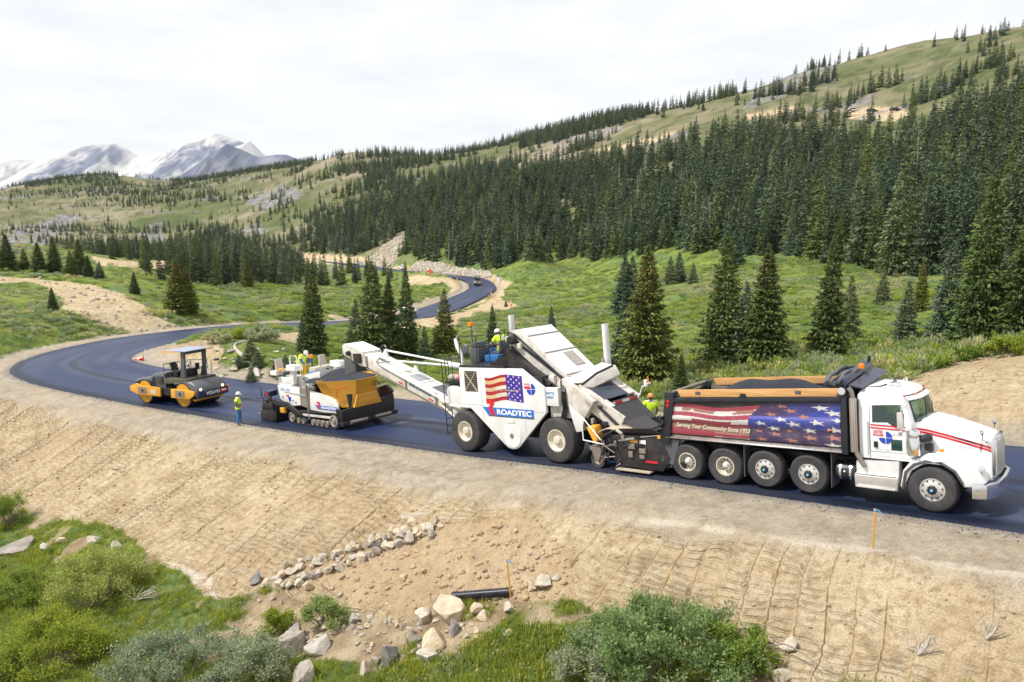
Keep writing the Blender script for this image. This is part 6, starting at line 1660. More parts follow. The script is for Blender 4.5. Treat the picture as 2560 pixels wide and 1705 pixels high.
def roadtec(parent, x0, x1, z0, z1, y, rz):
    """blue bar with white lettering and the red curl on its left"""
    L = x1 - x0; H = z1 - z0
    m = MB(); m.prism([(x0 + 0.10 * L, z0), (x1, z0), (x1, z1), (x0, z1)], y - 0.004, y); b = m.build('logo_bar', M_BLUE, parent)
    m = MB(); m.prism([(x0 + 0.11 * L, z0 - 0.12 * H), (x1, z0 - 0.12 * H), (x1, z0 - 0.03 * H), (x0 + 0.11 * L, z0 - 0.03 * H)], y - 0.004, y); m.build('logo_underline', M_BLACK, parent)
    text('ROADTEC', 'maker_lettering', M_PRINTW, b, (x0 + 0.285 * L, y - 0.005, z0 + 0.16 * H), 0.67 * L, 0.68 * H, bold=0.035, depth=0.002)
    pts = [(0.085, 1.95), (0.17, 1.97), (0.235, 1.75), (0.245, 1.45), (0.215, 1.15), (0.205, 0.9), (0.255, 0.05), (0.16, 0.05), (0.125, 0.72), (0.115, 1.0), (0.15, 1.2), (0.15, 1.42), (0.115, 1.45), (0.085, 1.45)]
    m = MB(); m.prism([(x0 + a * L, z0 + q * H) for a, q in pts], y - 0.008, y - 0.004); m.build('logo_curl', M_RED, b)
def slab_along(m, p, q, w0, w1, th):
    """flat plank between p and q (in x, z), y from w0 to w1, thickness th"""
    dx, dz = q[0] - p[0], q[1] - p[1]; l = math.hypot(dx, dz); nx, nz_ = -dz / l * th, dx / l * th
    return m.prism([p, q, (q[0] + nx, q[1] + nz_), (p[0] + nx, p[1] + nz_)], w0, w1)
def build_mtv():
    T = empty('material_transfer_vehicle', seat(2.61, 27.72, -42.95, [(0, -1.3), (0, 1.3), (-4.6, -1.3), (-4.6, 1.3)]))
    tag(T, 'big white asphalt transfer machine with flag print and long conveyor', 'machine')
    m = MB(); m.box(-5.0, 0.6, -0.75, 0.75, 0.62, 1.5, 0.03); m.box(-0.5, 0.5, -0.95, 0.95, 0.6, 1.0, 0.02); m.box(-5.0, -4.2, -0.95, 0.95, 0.6, 1.0, 0.02); m.box(-4.3, -0.6, -1.28, 1.28, 1.72, 3.0, 0.02); m.box(0.0, 1.9, -0.8, 0.8, 0.9, 1.6, 0.02); m.build('chassis', M_BLACK, T)
    for s in (-1, 1):
        for x in (0, -4.6): wheel(T, x, s * 1.48, 0.8, 0.8, 0.62, 0.40, M_RIM, 'disc', s, tread=0, hub=M_RIM)
    body = [(-4.72, 3.27), (-1.47, 3.27), (-0.43, 2.61), (-0.43, 1.74), (-1.86, 0.40), (-2.0, 0.32), (-2.2, 0.29), (-2.42, 0.33), (-2.61, 0.46), (-4.22, 1.72), (-4.75, 1.73)]
    for s in (-1, 1):
        m = MB(); m.prism(body, min(s * 1.28, s * 1.40), max(s * 1.28, s * 1.40), 0.012); m.build('side_panel', M_WHITE, T)
    b = -1.403
    m = MB(); m.box(-4.45, -3.76, b - 0.004, b + 0.02, 2.36, 3.15, 0.003); gr = m.build('cooling_grille', M_BLACK, T)
    for i in range(11):
        z = 2.39 + 0.07 * i; m = MB(); m.box(-4.44, -3.77, b - 0.018, b - 0.004, z, z + 0.03, 0); m.build('slat', grille_brown, gr)
    m = MB(); m.cyl((-4.43, b - 0.022, 2.38), (-3.78, b - 0.022, 3.13), 0.016, 5); m.cyl((-4.43, b - 0.022, 3.13), (-3.78, b - 0.022, 2.38), 0.016, 5); m.build('cross_brace', M_RIM, gr)
    m = MB(); rails(m, [(-3.58, b, 1.30), (-3.58, b, 3.26)], 0.007, 4); rails(m, [(-4.7, b, 1.86), (-3.58, b, 1.86)], 0.006, 4); rails(m, [(-1.45, b, 1.0), (-1.45, b, 1.75), (-0.45, b, 1.75)], 0.005, 4); m.build('panel_seams', M_PRINTG, T)
    m = MB(); m.lathe([(0.001, -0.02), (0.43, -0.018), (0.45, 0.0)], (-2.17, b, 0.78), 'y', 32); d = m.build('drum_cover', M_WHITE, T)
    m = MB(); m.lathe([(0.001, -0.026), (0.10, -0.024), (0.11, -0.01)], (-2.17, b, 0.78), 'y', 16); m.build('bearing', M_STEEL, d)
    m = MB(); m.box(-2.35, -2.0, b - 0.02, b, 1.26, 1.42, 0.01); m.build('inspection_door', M_WHITE, T)
    def fs(u, v):
        x = -3.35 + 1.90 * u; z = 2.06 + (0.92 + 0.10 * np.clip((u - 0.575) / 0.43, 0, 1) * 0) * v + 0.0
        wv = 0.06 * np.sin((u * 1.45 - 0.52) * 4.3) * np.clip(1.15 - u, 0, 1) * 1.4
        return np.stack([x, np.full_like(u, b - 0.003), z + wv + 0.05 * u * v], -1)
    decal('flag_print', flag_mtv, 150, 90, fs, M_DECAL, T)
    text('Serving Your Community', 'slogan_lettering', M_KHAKI, T, (-3.18, b - 0.006, 2.42), 1.55, 0.10, shear=0.2, bold=0.012); text('Since 1953', 'slogan_lettering', M_KHAKI, T, (-2.78, b - 0.006, 2.26), 0.65, 0.09, shear=0.2, bold=0.012)
    roadtec(T, -3.58, -1.01, 1.50, 1.80, b, 0)
    text('UNITED', 'company_lettering', M_RED, T, (-1.38, b - 0.002, 2.68), 0.28, 0.08, bold=0.02)
    m = MB(); m.box(-1.38, -1.08, b - 0.003, b, 2.56, 2.65, 0); m.build('logo_bar', M_RED, T)
    for sx, sz in ((1, 1), (1, -1), (-1, -1)):
        m = MB(); m.prism([(-1.06 + sx * (0.012 + 0.2 * a), 2.55 + sz * (0.012 + 0.2 * q)) for a, q in [(0, 0), (1, 0), (0.9, 0.45), (0.45, 0.9), (0, 1)]], b - 0.003, b); m.build('logo_quarter', M_NAVY, T)
    # side tank and platform behind
    m = MB(); m.prism([(-5.53, 1.78), (-4.74, 1.78), (-4.74, 2.40), (-4.95, 2.52), (-5.30, 2.53), (-5.53, 2.46)], -1.40, -0.8, 0.03); m.build('fuel_tank', M_WHITE, T)
    m = MB(); m.box(-5.46, -4.27, -1.42, -0.85, 1.72, 1.80, 0.012); m.build('fender_shelf', M_WHITE, T)
    m = MB(); m.box(-5.65, -4.74, -1.35, 1.2, 2.62, 2.70, 0.01); m.build('rear_platform', M_BLACK, T)
    m = MB(); m.lathe([(0.001, -0.32), (0.10, -0.30), (0.13, -0.24), (0.13, 0.2), (0.08, 0.27), (0.001, 0.28)], (-5.25, -1.15, 2.85), 'x', 16); m.build('water_tank', M_SEAT, T)
    m = MB(); m.lathe([(0.001, 2.72), (0.085, 2.73), (0.085, 3.06), (0.05, 3.12), (0.03, 3.17), (0.001, 3.18)], (-4.87, -1.20, 0), 'z', 14); m.build('fire_extinguisher', M_RED, T)
    m = MB()
    for zz in (0.66, 0.95, 1.25, 1.55, 1.85, 2.15, 2.45): m.cyl((-5.50, -1.58, zz), (-5.50, -1.24, zz), 0.015, 6)
    for yy in (-1.58, -1.24): m.cyl((-5.50, yy, 0.62), (-5.50, yy, 3.5), 0.018, 6)
    m.build('ladder', M_BLACK, T)
    # deck and sloping dark flank under the elevator
    m = MB(); m.box(-4.74, -2.3, -1.36, 1.36, 3.272, 3.36, 0.01); m.build('deck', M_BLACK, T)
    m = MB(); m.prism([(-3.4, 3.28), (-1.50, 3.26), (-0.50, 2.63), (-0.30, 2.75), (-2.35, 3.95), (-2.5, 3.75)], -1.18, 1.18); m.build('hopper_flank', M_TAR, T)
    # rails round the operator deck
    m = MB(); z0, z1, z2 = 3.36, 4.06, 4.44
    for x in (-4.72, -3.78, -3.1, -2.45): rails(m, [(x, -1.28, z0), (x, -1.28, z2 + (x + 4.72) * 0.04)], 0.02)
    for zz in (z1, z2): rails(m, [(-4.72, -1.28, zz), (-2.35, -1.28, zz + 0.1)], 0.02)
    for x in (-4.72, -3.4): rails(m, [(x, 1.28, z0), (x, 1.28, z2)], 0.02)
    for zz in (z1, z2): rails(m, [(-4.72, 1.28, zz), (-2.6, 1.28, zz + 0.05)], 0.02); 
    rails(m, [(-4.72, 0.4, z2), (-4.72, 1.28, z2)], 0.02)
    rails(m, [(-5.62, -1.3, 2.7), (-5.62, -1.3, 3.55), (-4.76, -1.3, 3.62)], 0.018); rails(m, [(-5.62, -1.3, 3.15), (-4.76, -1.3, 3.2)], 0.016); rails(m, [(-5.2, -1.3, 2.7), (-5.2, -1.3, 3.58)], 0.016); rails(m, [(-5.62, 0.6, 2.7), (-5.62, 0.6, 3.5), (-5.62, -1.3, 3.55)], 0.016)
    m.build('guard_rail', M_BLACK, T)
    # operator stand
    m = MB(); m.box(-4.95, -4.45, -0.55, 0.1, 3.36, 3.9, 0.03); m.box(-4.9, -4.55, -0.5, 0.05, 3.9, 4.15, 0.04); cs = m.build('control_console', M_DARK, T)
    m = MB(); m.box(-4.35, -3.6, -0.35, 0.6, 3.36, 3.62, 0.04); m.build('seat_base', M_BLUEPL, T)
    m = MB(); m.box(-4.2, -3.75, -0.1, 0.5, 3.62, 3.74, 0.04); m.box(-3.78, -3.66, -0.1, 0.5, 3.72, 4.15, 0.04); m.build('seat', M_DARK, T)
    m = MB(); m.lathe([(0.001, -0.05), (0.15, -0.045), (0.19, 0.0), (0.17, 0.03), (0.001, 0.035)], (-4.35, -1.32, 3.98), 'y', 20); m.build('work_light', M_DARK, T)
    m = MB(); m.cyl((-4.97, -0.3, 3.36), (-5.0, -0.3, 4.76), 0.035, 8); bp = m.build('beacon_post', M_DARK, T)
    m = MB(); m.box(-5.08, -4.92, -0.39, -0.21, 4.76, 4.93, 0.03); m.build('beacon', M_AMBER, bp)
    m = MB(); m.tube([(-4.80, -1.1, 3.4), (-4.84, -1.1, 3.75), (-5.02, -1.1, 4.05), (-5.10, -1.1, 4.36)], [0.05, 0.07, 0.085, 0.06], 10); bl = m.build('balloon_light', M_PRINTW, T)
    m = MB(); m.tube([(-5.10, -1.1, 4.36), (-4.95, -0.9, 4.62), (-4.75, -0.6, 4.70), (-4.6, -0.5, 4.6), (-4.58, -0.5, 4.2)], 0.012, 5); m.build('cable', M_SEAT, bl)
    # front elevator housing
    hs = [(-2.46, 4.36), (-2.20, 4.62), (-1.85, 4.64), (0.28, 2.90), (-0.50, 2.60), (-2.36, 3.93)]
    m = MB(); m.prism(hs, -0.9, 0.9, 0.015); eh = m.build('elevator_housing', M_GRIMY, T)
    m = MB(); slab_along(m, (-1.83, 4.635), (0.24, 2.945), -0.86, 0.86, 0.03); m.build('cover_plate', M_WHITE, eh)
    for t in (0.16, 0.52, 0.97):
        x, z = -1.83 + 2.07 * t, 4.66 - 1.69 * t; m = MB(); slab_along(m, (x, z + 0.012), (x + 0.04, z - 0.02), -0.87, 0.87, 0.02); m.build('cover_joint', M_STEEL, eh)
    m = MB(); slab_along(m, (-0.62, 3.695), (-0.05, 3.232), 0.0, 0.55, 0.012); m.build('expanded_mesh', perf, eh)
    m = MB(); slab_along(m, (-2.30, 4.30), (0.05, 2.83), -0.93, -0.90, 0.10); slab_along(m, (-2.34, 4.0), (-0.52, 2.66), -0.94, -0.90, 0.08); m.build('side_rail', M_BLACK, eh)
    m = MB(); m.tube([(-2.42, -0.94, 4.42), (-2.30, -0.97, 4.55), (-2.0, -0.97, 4.45), (-1.2, -0.97, 3.85), (-0.3, -0.97, 3.2), (0.05, -1.0, 2.9)], 0.035, 8); m.build('hydraulic_hose', M_BLACK, eh)
    m = MB(); m.lathe([(0.001, -0.28), (0.14, -0.27), (0.17, -0.2), (0.17, -0.05), (0.13, 0.0)], (-2.12, -0.92, 4.28), 'y', 18); m.build('drive_motor', M_TAR, eh)
    m = MB(); m.box(-2.4, -2.2, -1.1, -0.92, 4.2, 4.42, 0.03); m.box(-1.9, -1.72, -1.05, -0.92, 3.95, 4.15, 0.03); m.box(-0.50, -0.25, -1.05, -0.9, 2.72, 3.0, 0.03); m.build('gearbox', M_GRIMY, eh)
    # exhausts
    m = MB(); m.lathe([(0.11, 4.1), (0.12, 4.12), (0.12, 5.06), (0.10, 5.06), (0.10, 4.9)], (-3.9, 0.9, 0), 'z', 20); m.build('exhaust_stack', M_WHITE, T)
    m = MB(); m.lathe([(0.10, 2.95), (0.125, 3.0), (0.125, 4.58), (0.105, 4.58), (0.105, 4.4)], (0.45, 1.2, 0), 'z', 20); m.build('exhaust_stack', M_WHITE, T)
    m = MB(); m.box(0.28, 0.40, 1.05, 1.35, 2.9, 3.35, 0.02); m.build('exhaust_bracket', M_STEEL, T)
    # lower hood, trough and side wedges
    m = MB(); m.hull([(-0.45, -0.95, 2.70), (0.28, -0.95, 2.92), (0.75, -0.95, 2.75), (1.0, -0.95, 2.45), (0.35, -0.95, 2.1)], [(-0.30, 1.0, 2.85), (0.35, 1.0, 3.22), (0.95, 1.0, 3.12), (1.15, 1.0, 2.80), (0.5, 1.0, 2.3)], 0.05); m.build('transfer_hood', M_GRIMY, T)
    m = MB(); m.hull([(0.25, -1.22, 2.95), (0.45, -1.25, 2.87), (1.57, -1.25, 2.20), (1.14, -1.25, 1.62), (0.41, -1.25, 2.16), (0.20, -1.22, 2.2)], [(0.25, -0.9, 2.95), (0.45, -0.9, 2.87), (1.57, -0.9, 2.20), (1.14, -0.9, 1.62), (0.41, -0.9, 2.16), (0.20, -0.9, 2.2)], 0.02); m.build('side_wedge', M_GRIMY, T)
    m = MB(); m.prism([(0.41, 2.14), (1.12, 1.62), (0.98, 1.15), (0.72, 1.10)], -1.24, -0.95, 0.015); m.build('lower_wedge', M_WHITE, T)
    m = MB(); slab_along(m, (0.55, 2.20), (2.35, 1.18), -1.05, -0.98, 0.60); slab_along(m, (0.55, 2.20), (1.62, 1.59), 0.98, 1.05, 0.55); tr = m.build('trough_side', M_GRIMY, T)
    m = MB(); slab_along(m, (0.5, 2.16), (2.8, 0.9), -0.98, 0.98, 0.08); m.build('trough_floor', M_TAR, T)
    m = MB(); slab_along(m, (0.85, 2.58), (1.62, 2.14), -0.72, 0.66, 0.05); m.build('trough_cover', tarp_blue, T)
    m = MB(); slab_along(m, (0.80, 2.55), (1.95, 1.90), -1.05, -0.62, 0.09); slab_along(m, (0.80, 2.55), (1.6, 2.09), 0.62, 1.05, 0.09); m.build('trough_rim', M_GRIMY, T)
    m = MB(); slab_along(m, (1.62, 2.02), (2.5, 1.30), -1.15, 0.95, 0.06); slab_along(m, (2.2, 1.50), (3.0, 1.12), -0.8, 0.5, 0.05); m.build('hopper_apron', M_TAR, T)
    m = MB(); m.cyl((1.74, -1.2, 2.0), (1.74, 1.1, 2.02), 0.05, 8); bar = m.build('cross_bar', M_BLACK, T)
    for k in range(4):
        y = -0.75 + 0.42 * k; m = MB(); m.box(1.785, 1.80, y, y + 0.40, 1.96, 2.05, 0); m.build('reflective_tape', M_RED if k % 2 else M_PRINTW, bar)
    # receiving hopper
    hp = [(2.25, 0.90), (2.54, 0.24), (4.30, 0.18), (4.62, 0.60), (4.32, 1.30), (2.9, 1.22)]
    for s in (-1, 1):
        m = MB(); m.prism(hp, min(s * 1.42, s * 1.55), max(s * 1.42, s * 1.55), 0.015); m.build('hopper_side', M_TAR, T)
        m = MB(); m.hull([(2.9, s * 1.42, 1.22), (4.32, s * 1.42, 1.30), (4.05, s * 1.62, 1.55), (2.8, s * 1.62, 1.45)], [(2.9, s * 1.46, 1.22), (4.32, s * 1.46, 1.30), (4.05, s * 1.66, 1.55), (2.8, s * 1.66, 1.45)]); m.build('hopper_wing', M_TAR, T)
    m = MB(); m.box(2.4, 4.4, -1.42, 1.42, 0.22, 0.55, 0.02); m.build('hopper_floor', M_BLACK, T)
    m = MB(); m.hull([(2.3, -1.42, 0.95), (2.42, -1.42, 0.55), (2.5, -1.42, 0.55), (2.42, -1.42, 1.3)], [(2.3, 1.42, 0.95), (2.42, 1.42, 0.55), (2.5, 1.42, 0.55), (2.42, 1.42, 1.3)]); m.build('hopper_back', M_TAR, T)
    u, v = np.meshgrid(np.linspace(2.45, 4.4, 30), np.linspace(-1.40, 1.40, 36)); h = 0.78 + 0.25 * np.exp(-((u - 3.9) / 0.6) ** 2 - (v / 1.0) ** 2) + 0.05 * fbm(u / 0.3, v / 0.3, 3, 821)
    i = np.arange(u.size).reshape(u.shape); obj_np('asphalt_mix', np.stack([u, v, h], -1).reshape(-1, 3), None, np.stack([i[:-1, :-1], i[:-1, 1:], i[1:, 1:], i[1:, :-1]], -1).reshape(-1, 4), [M_MIX], T)
    for s in (-1, 1):
        m = MB(); m.cyl((4.55, s * 0.55, 0.55), (4.55, s * 1.35, 0.55), 0.13, 14); m.build('push_roller', M_STEEL, T)
    m = MB(); m.box(2.6, 3.9, -1.68, -1.40, 0.10, 0.14, 0); m.build('skid_plate', M_CANVAS, T)
    m = MB(); m.cyl((2.35, -1.56, 1.02), (4.25, -1.56, 1.32), 0.02, 6); m.cyl((2.75, -1.58, 1.05), (3.45, -1.58, 1.16), 0.04, 8); m.build('lift_cylinder', M_STEEL, T)
    m = MB(); m.box(2.45, 2.85, -1.60, -1.50, 0.95, 1.2, 0.02); m.build('valve_box', M_BLACK, T)
    m = MB(); m.box(3.1, 3.45, -1.565, -1.552, 1.02, 1.14, 0); m.build('yellow_label', M_ORANGE_Y, T)
    m = MB(); m.box(3.52, 3.75, -1.565, -1.552, 1.0, 1.12, 0); m.build('white_label', M_PRINTW, T)
    m = MB(); m.box(4.22, 4.32, -1.60, -1.54, 1.22, 1.32, 0.01); m.build('yellow_block', M_ORANGE_Y, T)
    m = MB(); m.box(3.7, 4.15, -1.575, -1.552, 0.42, 0.48, 0); m.build('hazard_tape', M_RED, T)
    m = MB(); m.prism([(4.05, 0.30), (5.05, 0.36), (5.05, 0.52), (4.05, 0.46)], -1.5, -1.38); m.build('truck_hook', M_BLACK, T)
    rh = random.Random(12)
    for k in range(16):
        x0, z0 = rh.uniform(2.1, 3.0), rh.uniform(0.4, 1.3); m = MB(); m.tube([(x0, -1.60, z0), (x0 + rh.uniform(-0.2, 0.3), -1.68, z0 - rh.uniform(0.0, 0.3)), (x0 + rh.uniform(-0.3, 0.5), -1.60, z0 + rh.uniform(-0.4, 0.2))], 0.022, 6); m.build('hydraulic_hose', M_BLACK if k % 3 else M_STEEL, T)
    for k in range(12):
        x0, z0 = rh.uniform(2.3, 4.2), rh.uniform(0.35, 1.15); m = MB(); m.box(x0, x0 + rh.uniform(0.06, 0.28), -1.62, -1.54, z0, z0 + rh.uniform(0.05, 0.2), 0.01); m.build('bracket', rh.choice([M_BLACK, M_TAR, M_STEEL]), T)
    for k in range(10):
        x0, z0 = rh.uniform(0.7, 1.9), rh.uniform(1.0, 1.7); m = MB(); m.box(x0, x0 + rh.uniform(0.06, 0.22), -1.2, -1.06, z0, z0 + rh.uniform(0.08, 0.25), 0.015); m.build('bracket', rh.choice([M_BLACK, M_TAR, M_GRIMY]), T)
    # canvas guard, yellow box, railing, caster
    m = MB(); P = []
    for q in range(2):
        P.append([(1.95 + 0.9 * k / 8.0, -1.60 + 0.75 * q, 1.15 + 0.28 * math.sin(math.pi * (0.15 + 0.7 * k / 8.0))) for k in range(9)])
    m.hull(P[0] + [(x, y, z - 0.03) for x, y, z in P[0]][::-1], P[1] + [(x, y, z - 0.03) for x, y, z in P[1]][::-1]); m.build('canvas_guard', M_CANVAS, T)
    m = MB(); m.hull([(1.42, -1.55, 1.38), (1.75, -1.55, 1.40), (1.85, -1.55, 1.0), (1.72, -1.55, 0.82)], [(1.42, -1.2, 1.42), (1.75, -1.2, 1.44), (1.85, -1.2, 1.0), (1.72, -1.2, 0.82)], 0.02); m.build('yellow_box', M_ORANGE_Y, T)
    m = MB(); rails(m, [(1.28, -1.58, 1.75), (1.28, -1.58, 0.95), (2.15, -1.58, 0.86), (1.28, -1.58, 1.75)], 0.022); m.build('white_rail', M_PRINTW, T)
    wheel(T, 1.74, -1.45, 0.30, 0.30, 0.22, 0.17, M_CANVAS, 'disc', -1, tread=0, name='caster_wheel')
    m = MB(); m.prism([(1.52, 0.62), (1.95, 0.62), (1.80, 0.28), (1.68, 0.28)], -1.50, -1.46); m.prism([(1.52, 0.62), (1.95, 0.62), (1.80, 0.28), (1.68, 0.28)], -1.22, -1.18); m.box(1.45, 2.0, -1.5, -1.1, 0.6, 0.75, 0.02); m.build('caster_fork', M_STEEL, T)
    m = MB(); m.box(-0.45, 0.12, -1.34, -1.15, 1.98, 2.62, 0.02); sb = m.build('electric_box', M_WHITE, T)
    text('SHUTTLE', 'sticker_lettering', M_BLUE, sb, (-0.40, -1.343, 2.38), 0.36, 0.10, bold=0.03); text('BUGGY', 'sticker_lettering', M_BLUE, sb, (-0.37, -1.343, 2.24), 0.30, 0.10, bold=0.03)
    m = MB(); m.box(-0.42, 0.55, -1.18, -0.9, 1.55, 2.0, 0.03); m.build('valve_bank', M_GRIMY, T)
    for k in range(4):
        m = MB(); m.tube([(0.15 + 0.05 * k, -1.16, 2.85 - 0.03 * k), (0.28 + 0.04 * k, -1.30, 2.5), (0.30 + 0.05 * k, -1.30, 1.9), (0.12 + 0.06 * k, -1.28, 1.5), (-0.25 + 0.1 * k, -1.2, 1.35)], 0.033, 8); m.build('hydraulic_hose', M_BLACK, T)
    m = MB(); m.tube([(0.30, -1.26, 2.45), (0.55, -1.10, 2.72), (0.9, -0.9, 2.72), (1.05, -0.3, 3.0), (1.1, 0.6, 3.15)], 0.045, 8); m.build('hydraulic_hose', M_BLACK, T)
    m = MB(); rails(m, [(1.25, -1.26, 2.22), (1.52, -1.28, 2.05), (1.30, -1.28, 1.65)], 0.035); m.build('hinge_arm', M_STEEL, T)
    m = MB(); rails(m, [(1.75, 1.1, 1.9), (1.95, 1.1, 2.35), (2.3, 1.1, 2.5)], 0.025); pa = m.build('mirror_pole', M_PRINTW, T)
    m = MB(); m.box(2.05, 2.16, 1.05, 1.16, 2.36, 2.6, 0.02); m.build('white_sensor', M_PRINTW, pa)
    m = MB(); m.cyl((2.22, 1.1, 2.48), (2.20, 1.1, 2.72), 0.025, 8); m.build('orange_stick', M_AMBER, pa)
    # discharge conveyor
    def cz(x, off): return 2.11 + (-7.47 - x) * 0.336 + off
    m = MB(); m.prism([(-12.2, cz(-12.2, 0)), (-5.3, cz(-5.3, 0)), (-5.1, cz(-5.1, -0.48)), (-12.2, cz(-12.2, -0.54))], -0.5, 0.5, 0.012); cv = m.build('conveyor', M_GRIMY, T)
    m = MB(); m.prism([(-13.52, cz(-13.4, -0.02)), (-12.0, cz(-12.0, 0.05)), (-11.8, cz(-11.8, -0.50)), (-12.25, cz(-12.25, -0.62)), (-13.55, cz(-13.4, -0.46))], -0.56, 0.56, 0.02); hd = m.build('conveyor_head', M_GRIMY, T)
    m = MB(); m.hull([(-13.53, -0.5, cz(-13.4, -0.06)), (-13.56, -0.5, cz(-13.4, -0.42)), (-13.58, -0.5, cz(-13.4, -0.42)), (-13.55, -0.5, cz(-13.4, -0.06))], [(-13.53, 0.5, cz(-13.4, -0.06)), (-13.56, 0.5, cz(-13.4, -0.42)), (-13.58, 0.5, cz(-13.4, -0.42)), (-13.55, 0.5, cz(-13.4, -0.06))]); m.build('yellow_end_plate', M_ORANGE_Y, hd)
    m = MB(); m.lathe([(0.001, -0.16), (0.10, -0.15), (0.12, -0.05), (0.12, 0.0)], (-13.0, -0.57, cz(-13.0, -0.28)), 'y', 14); m.box(-12.6, -12.1, -0.68, -0.56, cz(-12.3, -0.5), cz(-12.3, -0.05), 0.02); m.build('head_motor', M_TAR, hd)
    m = MB(); m.prism([(-13.55, cz(-13.4, -0.40)), (-12.72, cz(-12.72, -0.55)), (-12.74, 2.80), (-13.62, 2.66)], -0.5, 0.5, 0.01); m.build('rubber_chute', M_DARK, hd)
    m = MB(); slab_along(m, (-13.4, cz(-13.4, 0.0)), (-12.05, cz(-12.05, 0.065)), -0.55, 0.55, 0.02); slab_along(m, (-11.9, cz(-11.9, 0.0)), (-9.6, cz(-9.6, 0.0)), -0.4, 0.4, 0.03); slab_along(m, (-9.3, cz(-9.3, 0.0)), (-8.3, cz(-8.3, 0.0)), -0.45, 0.45, 0.03); slab_along(m, (-8.2, cz(-8.2, 0)), (-6.6, cz(-6.6, 0)), -0.45, 0.45, 0.03); m.build('top_cover', M_WHITE, cv)
    m = MB(); slab_along(m, (-9.1, cz(-9.1, 0.034)), (-8.45, cz(-8.45, 0.034)), -0.35, 0.35, 0.02); m.build('inspection_hatch', M_PRINTG, cv)
    m = MB(); slab_along(m, (-7.7, cz(-7.7, 0.04)), (-6.7, cz(-6.7, 0.04)), -0.3, 0.5, 0.015); m.build('rubber_flap', M_DARK, cv)
    m = MB(); m.cyl((-10.75, -0.56, cz(-10.75, -0.02)), (-6.3, -0.56, cz(-6.3, -0.10)), 0.06, 10); m.build('side_pipe', M_WHITE, cv)
    m = MB(); m.tube([(-10.75, -0.56, cz(-10.75, -0.02)), (-10.98, -0.56, cz(-10.95, 0.05)), (-10.9, -0.5, cz(-10.9, 0.2)), (-10.5, -0.2, cz(-10.5, 0.14))], 0.055, 8); m.build('pipe_bend', M_STEEL, cv)
    m = MB(); slab_along(m, (-11.9, cz(-11.9, -0.62)), (-6.2, cz(-6.2, -0.56)), -0.53, -0.47, 0.05); slab_along(m, (-11.9, cz(-11.9, -0.62)), (-6.2, cz(-6.2, -0.56)), 0.47, 0.53, 0.05); m.build('lower_rail', M_STEEL, cv)
    for x in (-11.8, -9.15, -7.25):
        m = MB(); m.box(x - 0.06, x + 0.06, -0.53, -0.495, cz(x, -0.52), cz(x, 0.0), 0.005); m.build('rib', M_STEEL, cv)
    for x in (-9.65, -7.75):
        m = MB(); m.hull([(x, -0.512, cz(x, -0.44)), (x + 0.3, -0.512, cz(x + 0.3, -0.44)), (x + 0.3, -0.512, cz(x + 0.3, -0.38)), (x, -0.512, cz(x, -0.38))], [(x, -0.504, cz(x, -0.44)), (x + 0.3, -0.504, cz(x + 0.3, -0.44)), (x + 0.3, -0.504, cz(x + 0.3, -0.38)), (x, -0.504, cz(x, -0.38))]); m.build('red_reflector', M_RED, cv)
    text('SB2500B', 'model_lettering', M_BLUEGREY, cv, (-8.95, -0.508, cz(-8.95, -0.30)), 1.45, 0.22, xdir=(0.948, 0, -0.318), ydir=(0.25, 0, 0.968), bold=0.03, space=1.1)
    m = MB(); m.cyl((-11.4, 0.28, cz(-11.4, 0.30)), (-5.6, -0.2, 3.16), 0.045, 8); m.cyl((-11.0, -0.30, cz(-11.0, 0.08)), (-5.6, -0.25, 3.12), 0.045, 8); m.cyl((-6.6, -0.22, 3.17), (-4.8, -0.22, 3.08), 0.085, 10); m.build('hoist_strut', M_WHITE, T)
    m = MB(); m.prism([(-11.6, cz(-11.6, 0)), (-11.2, cz(-11.2, 0)), (-11.35, cz(-11.4, 0.36))], 0.22, 0.34, 0.01); m.prism([(-9.6, cz(-9.6, 0)), (-9.25, cz(-9.25, 0)), (-9.45, cz(-9.45, 0.28))], 0.30, 0.42, 0.01); m.build('strut_bracket', M_WHITE, cv)
    m = MB(); rg = [(-11.75 + 0.20 * math.cos(a), 0.45 + 0.05 * math.sin(a), cz(-11.75, 0.22) + 0.16 * math.sin(a)) for a in np.linspace(0, 6.28, 14)]; m.tube(rg, 0.045, 6); m.build('coiled_hose', M_BLACK, cv)
    m = MB(); m.box(-5.7, -4.6, -0.45, 0.45, 0.95, 1.7, 0.03); m.box(-6.2, -5.2, -0.62, 0.62, 1.2, 1.45, 0.03); m.build('conveyor_pivot', M_GRIMY, T)
    m = MB(); m.cyl((-6.9, -0.6, 1.75), (-5.1, -0.75, 1.45), 0.07, 10); m.cyl((-5.6, -0.9, 1.1), (-6.9, -0.55, 1.55), 0.05, 8); m.build('swing_cylinder', M_RIM, T)
    m = MB(); m.box(-5.62, -4.74, -1.1, 1.1, 1.8, 2.6, 0.03); m.build('engine_block', M_TAR, T)
    return T
grille_brown = paint('grille_brown', (0.16, 0.13, 0.10), 0.6, dirt=0.3)
MTV = build_mtv()
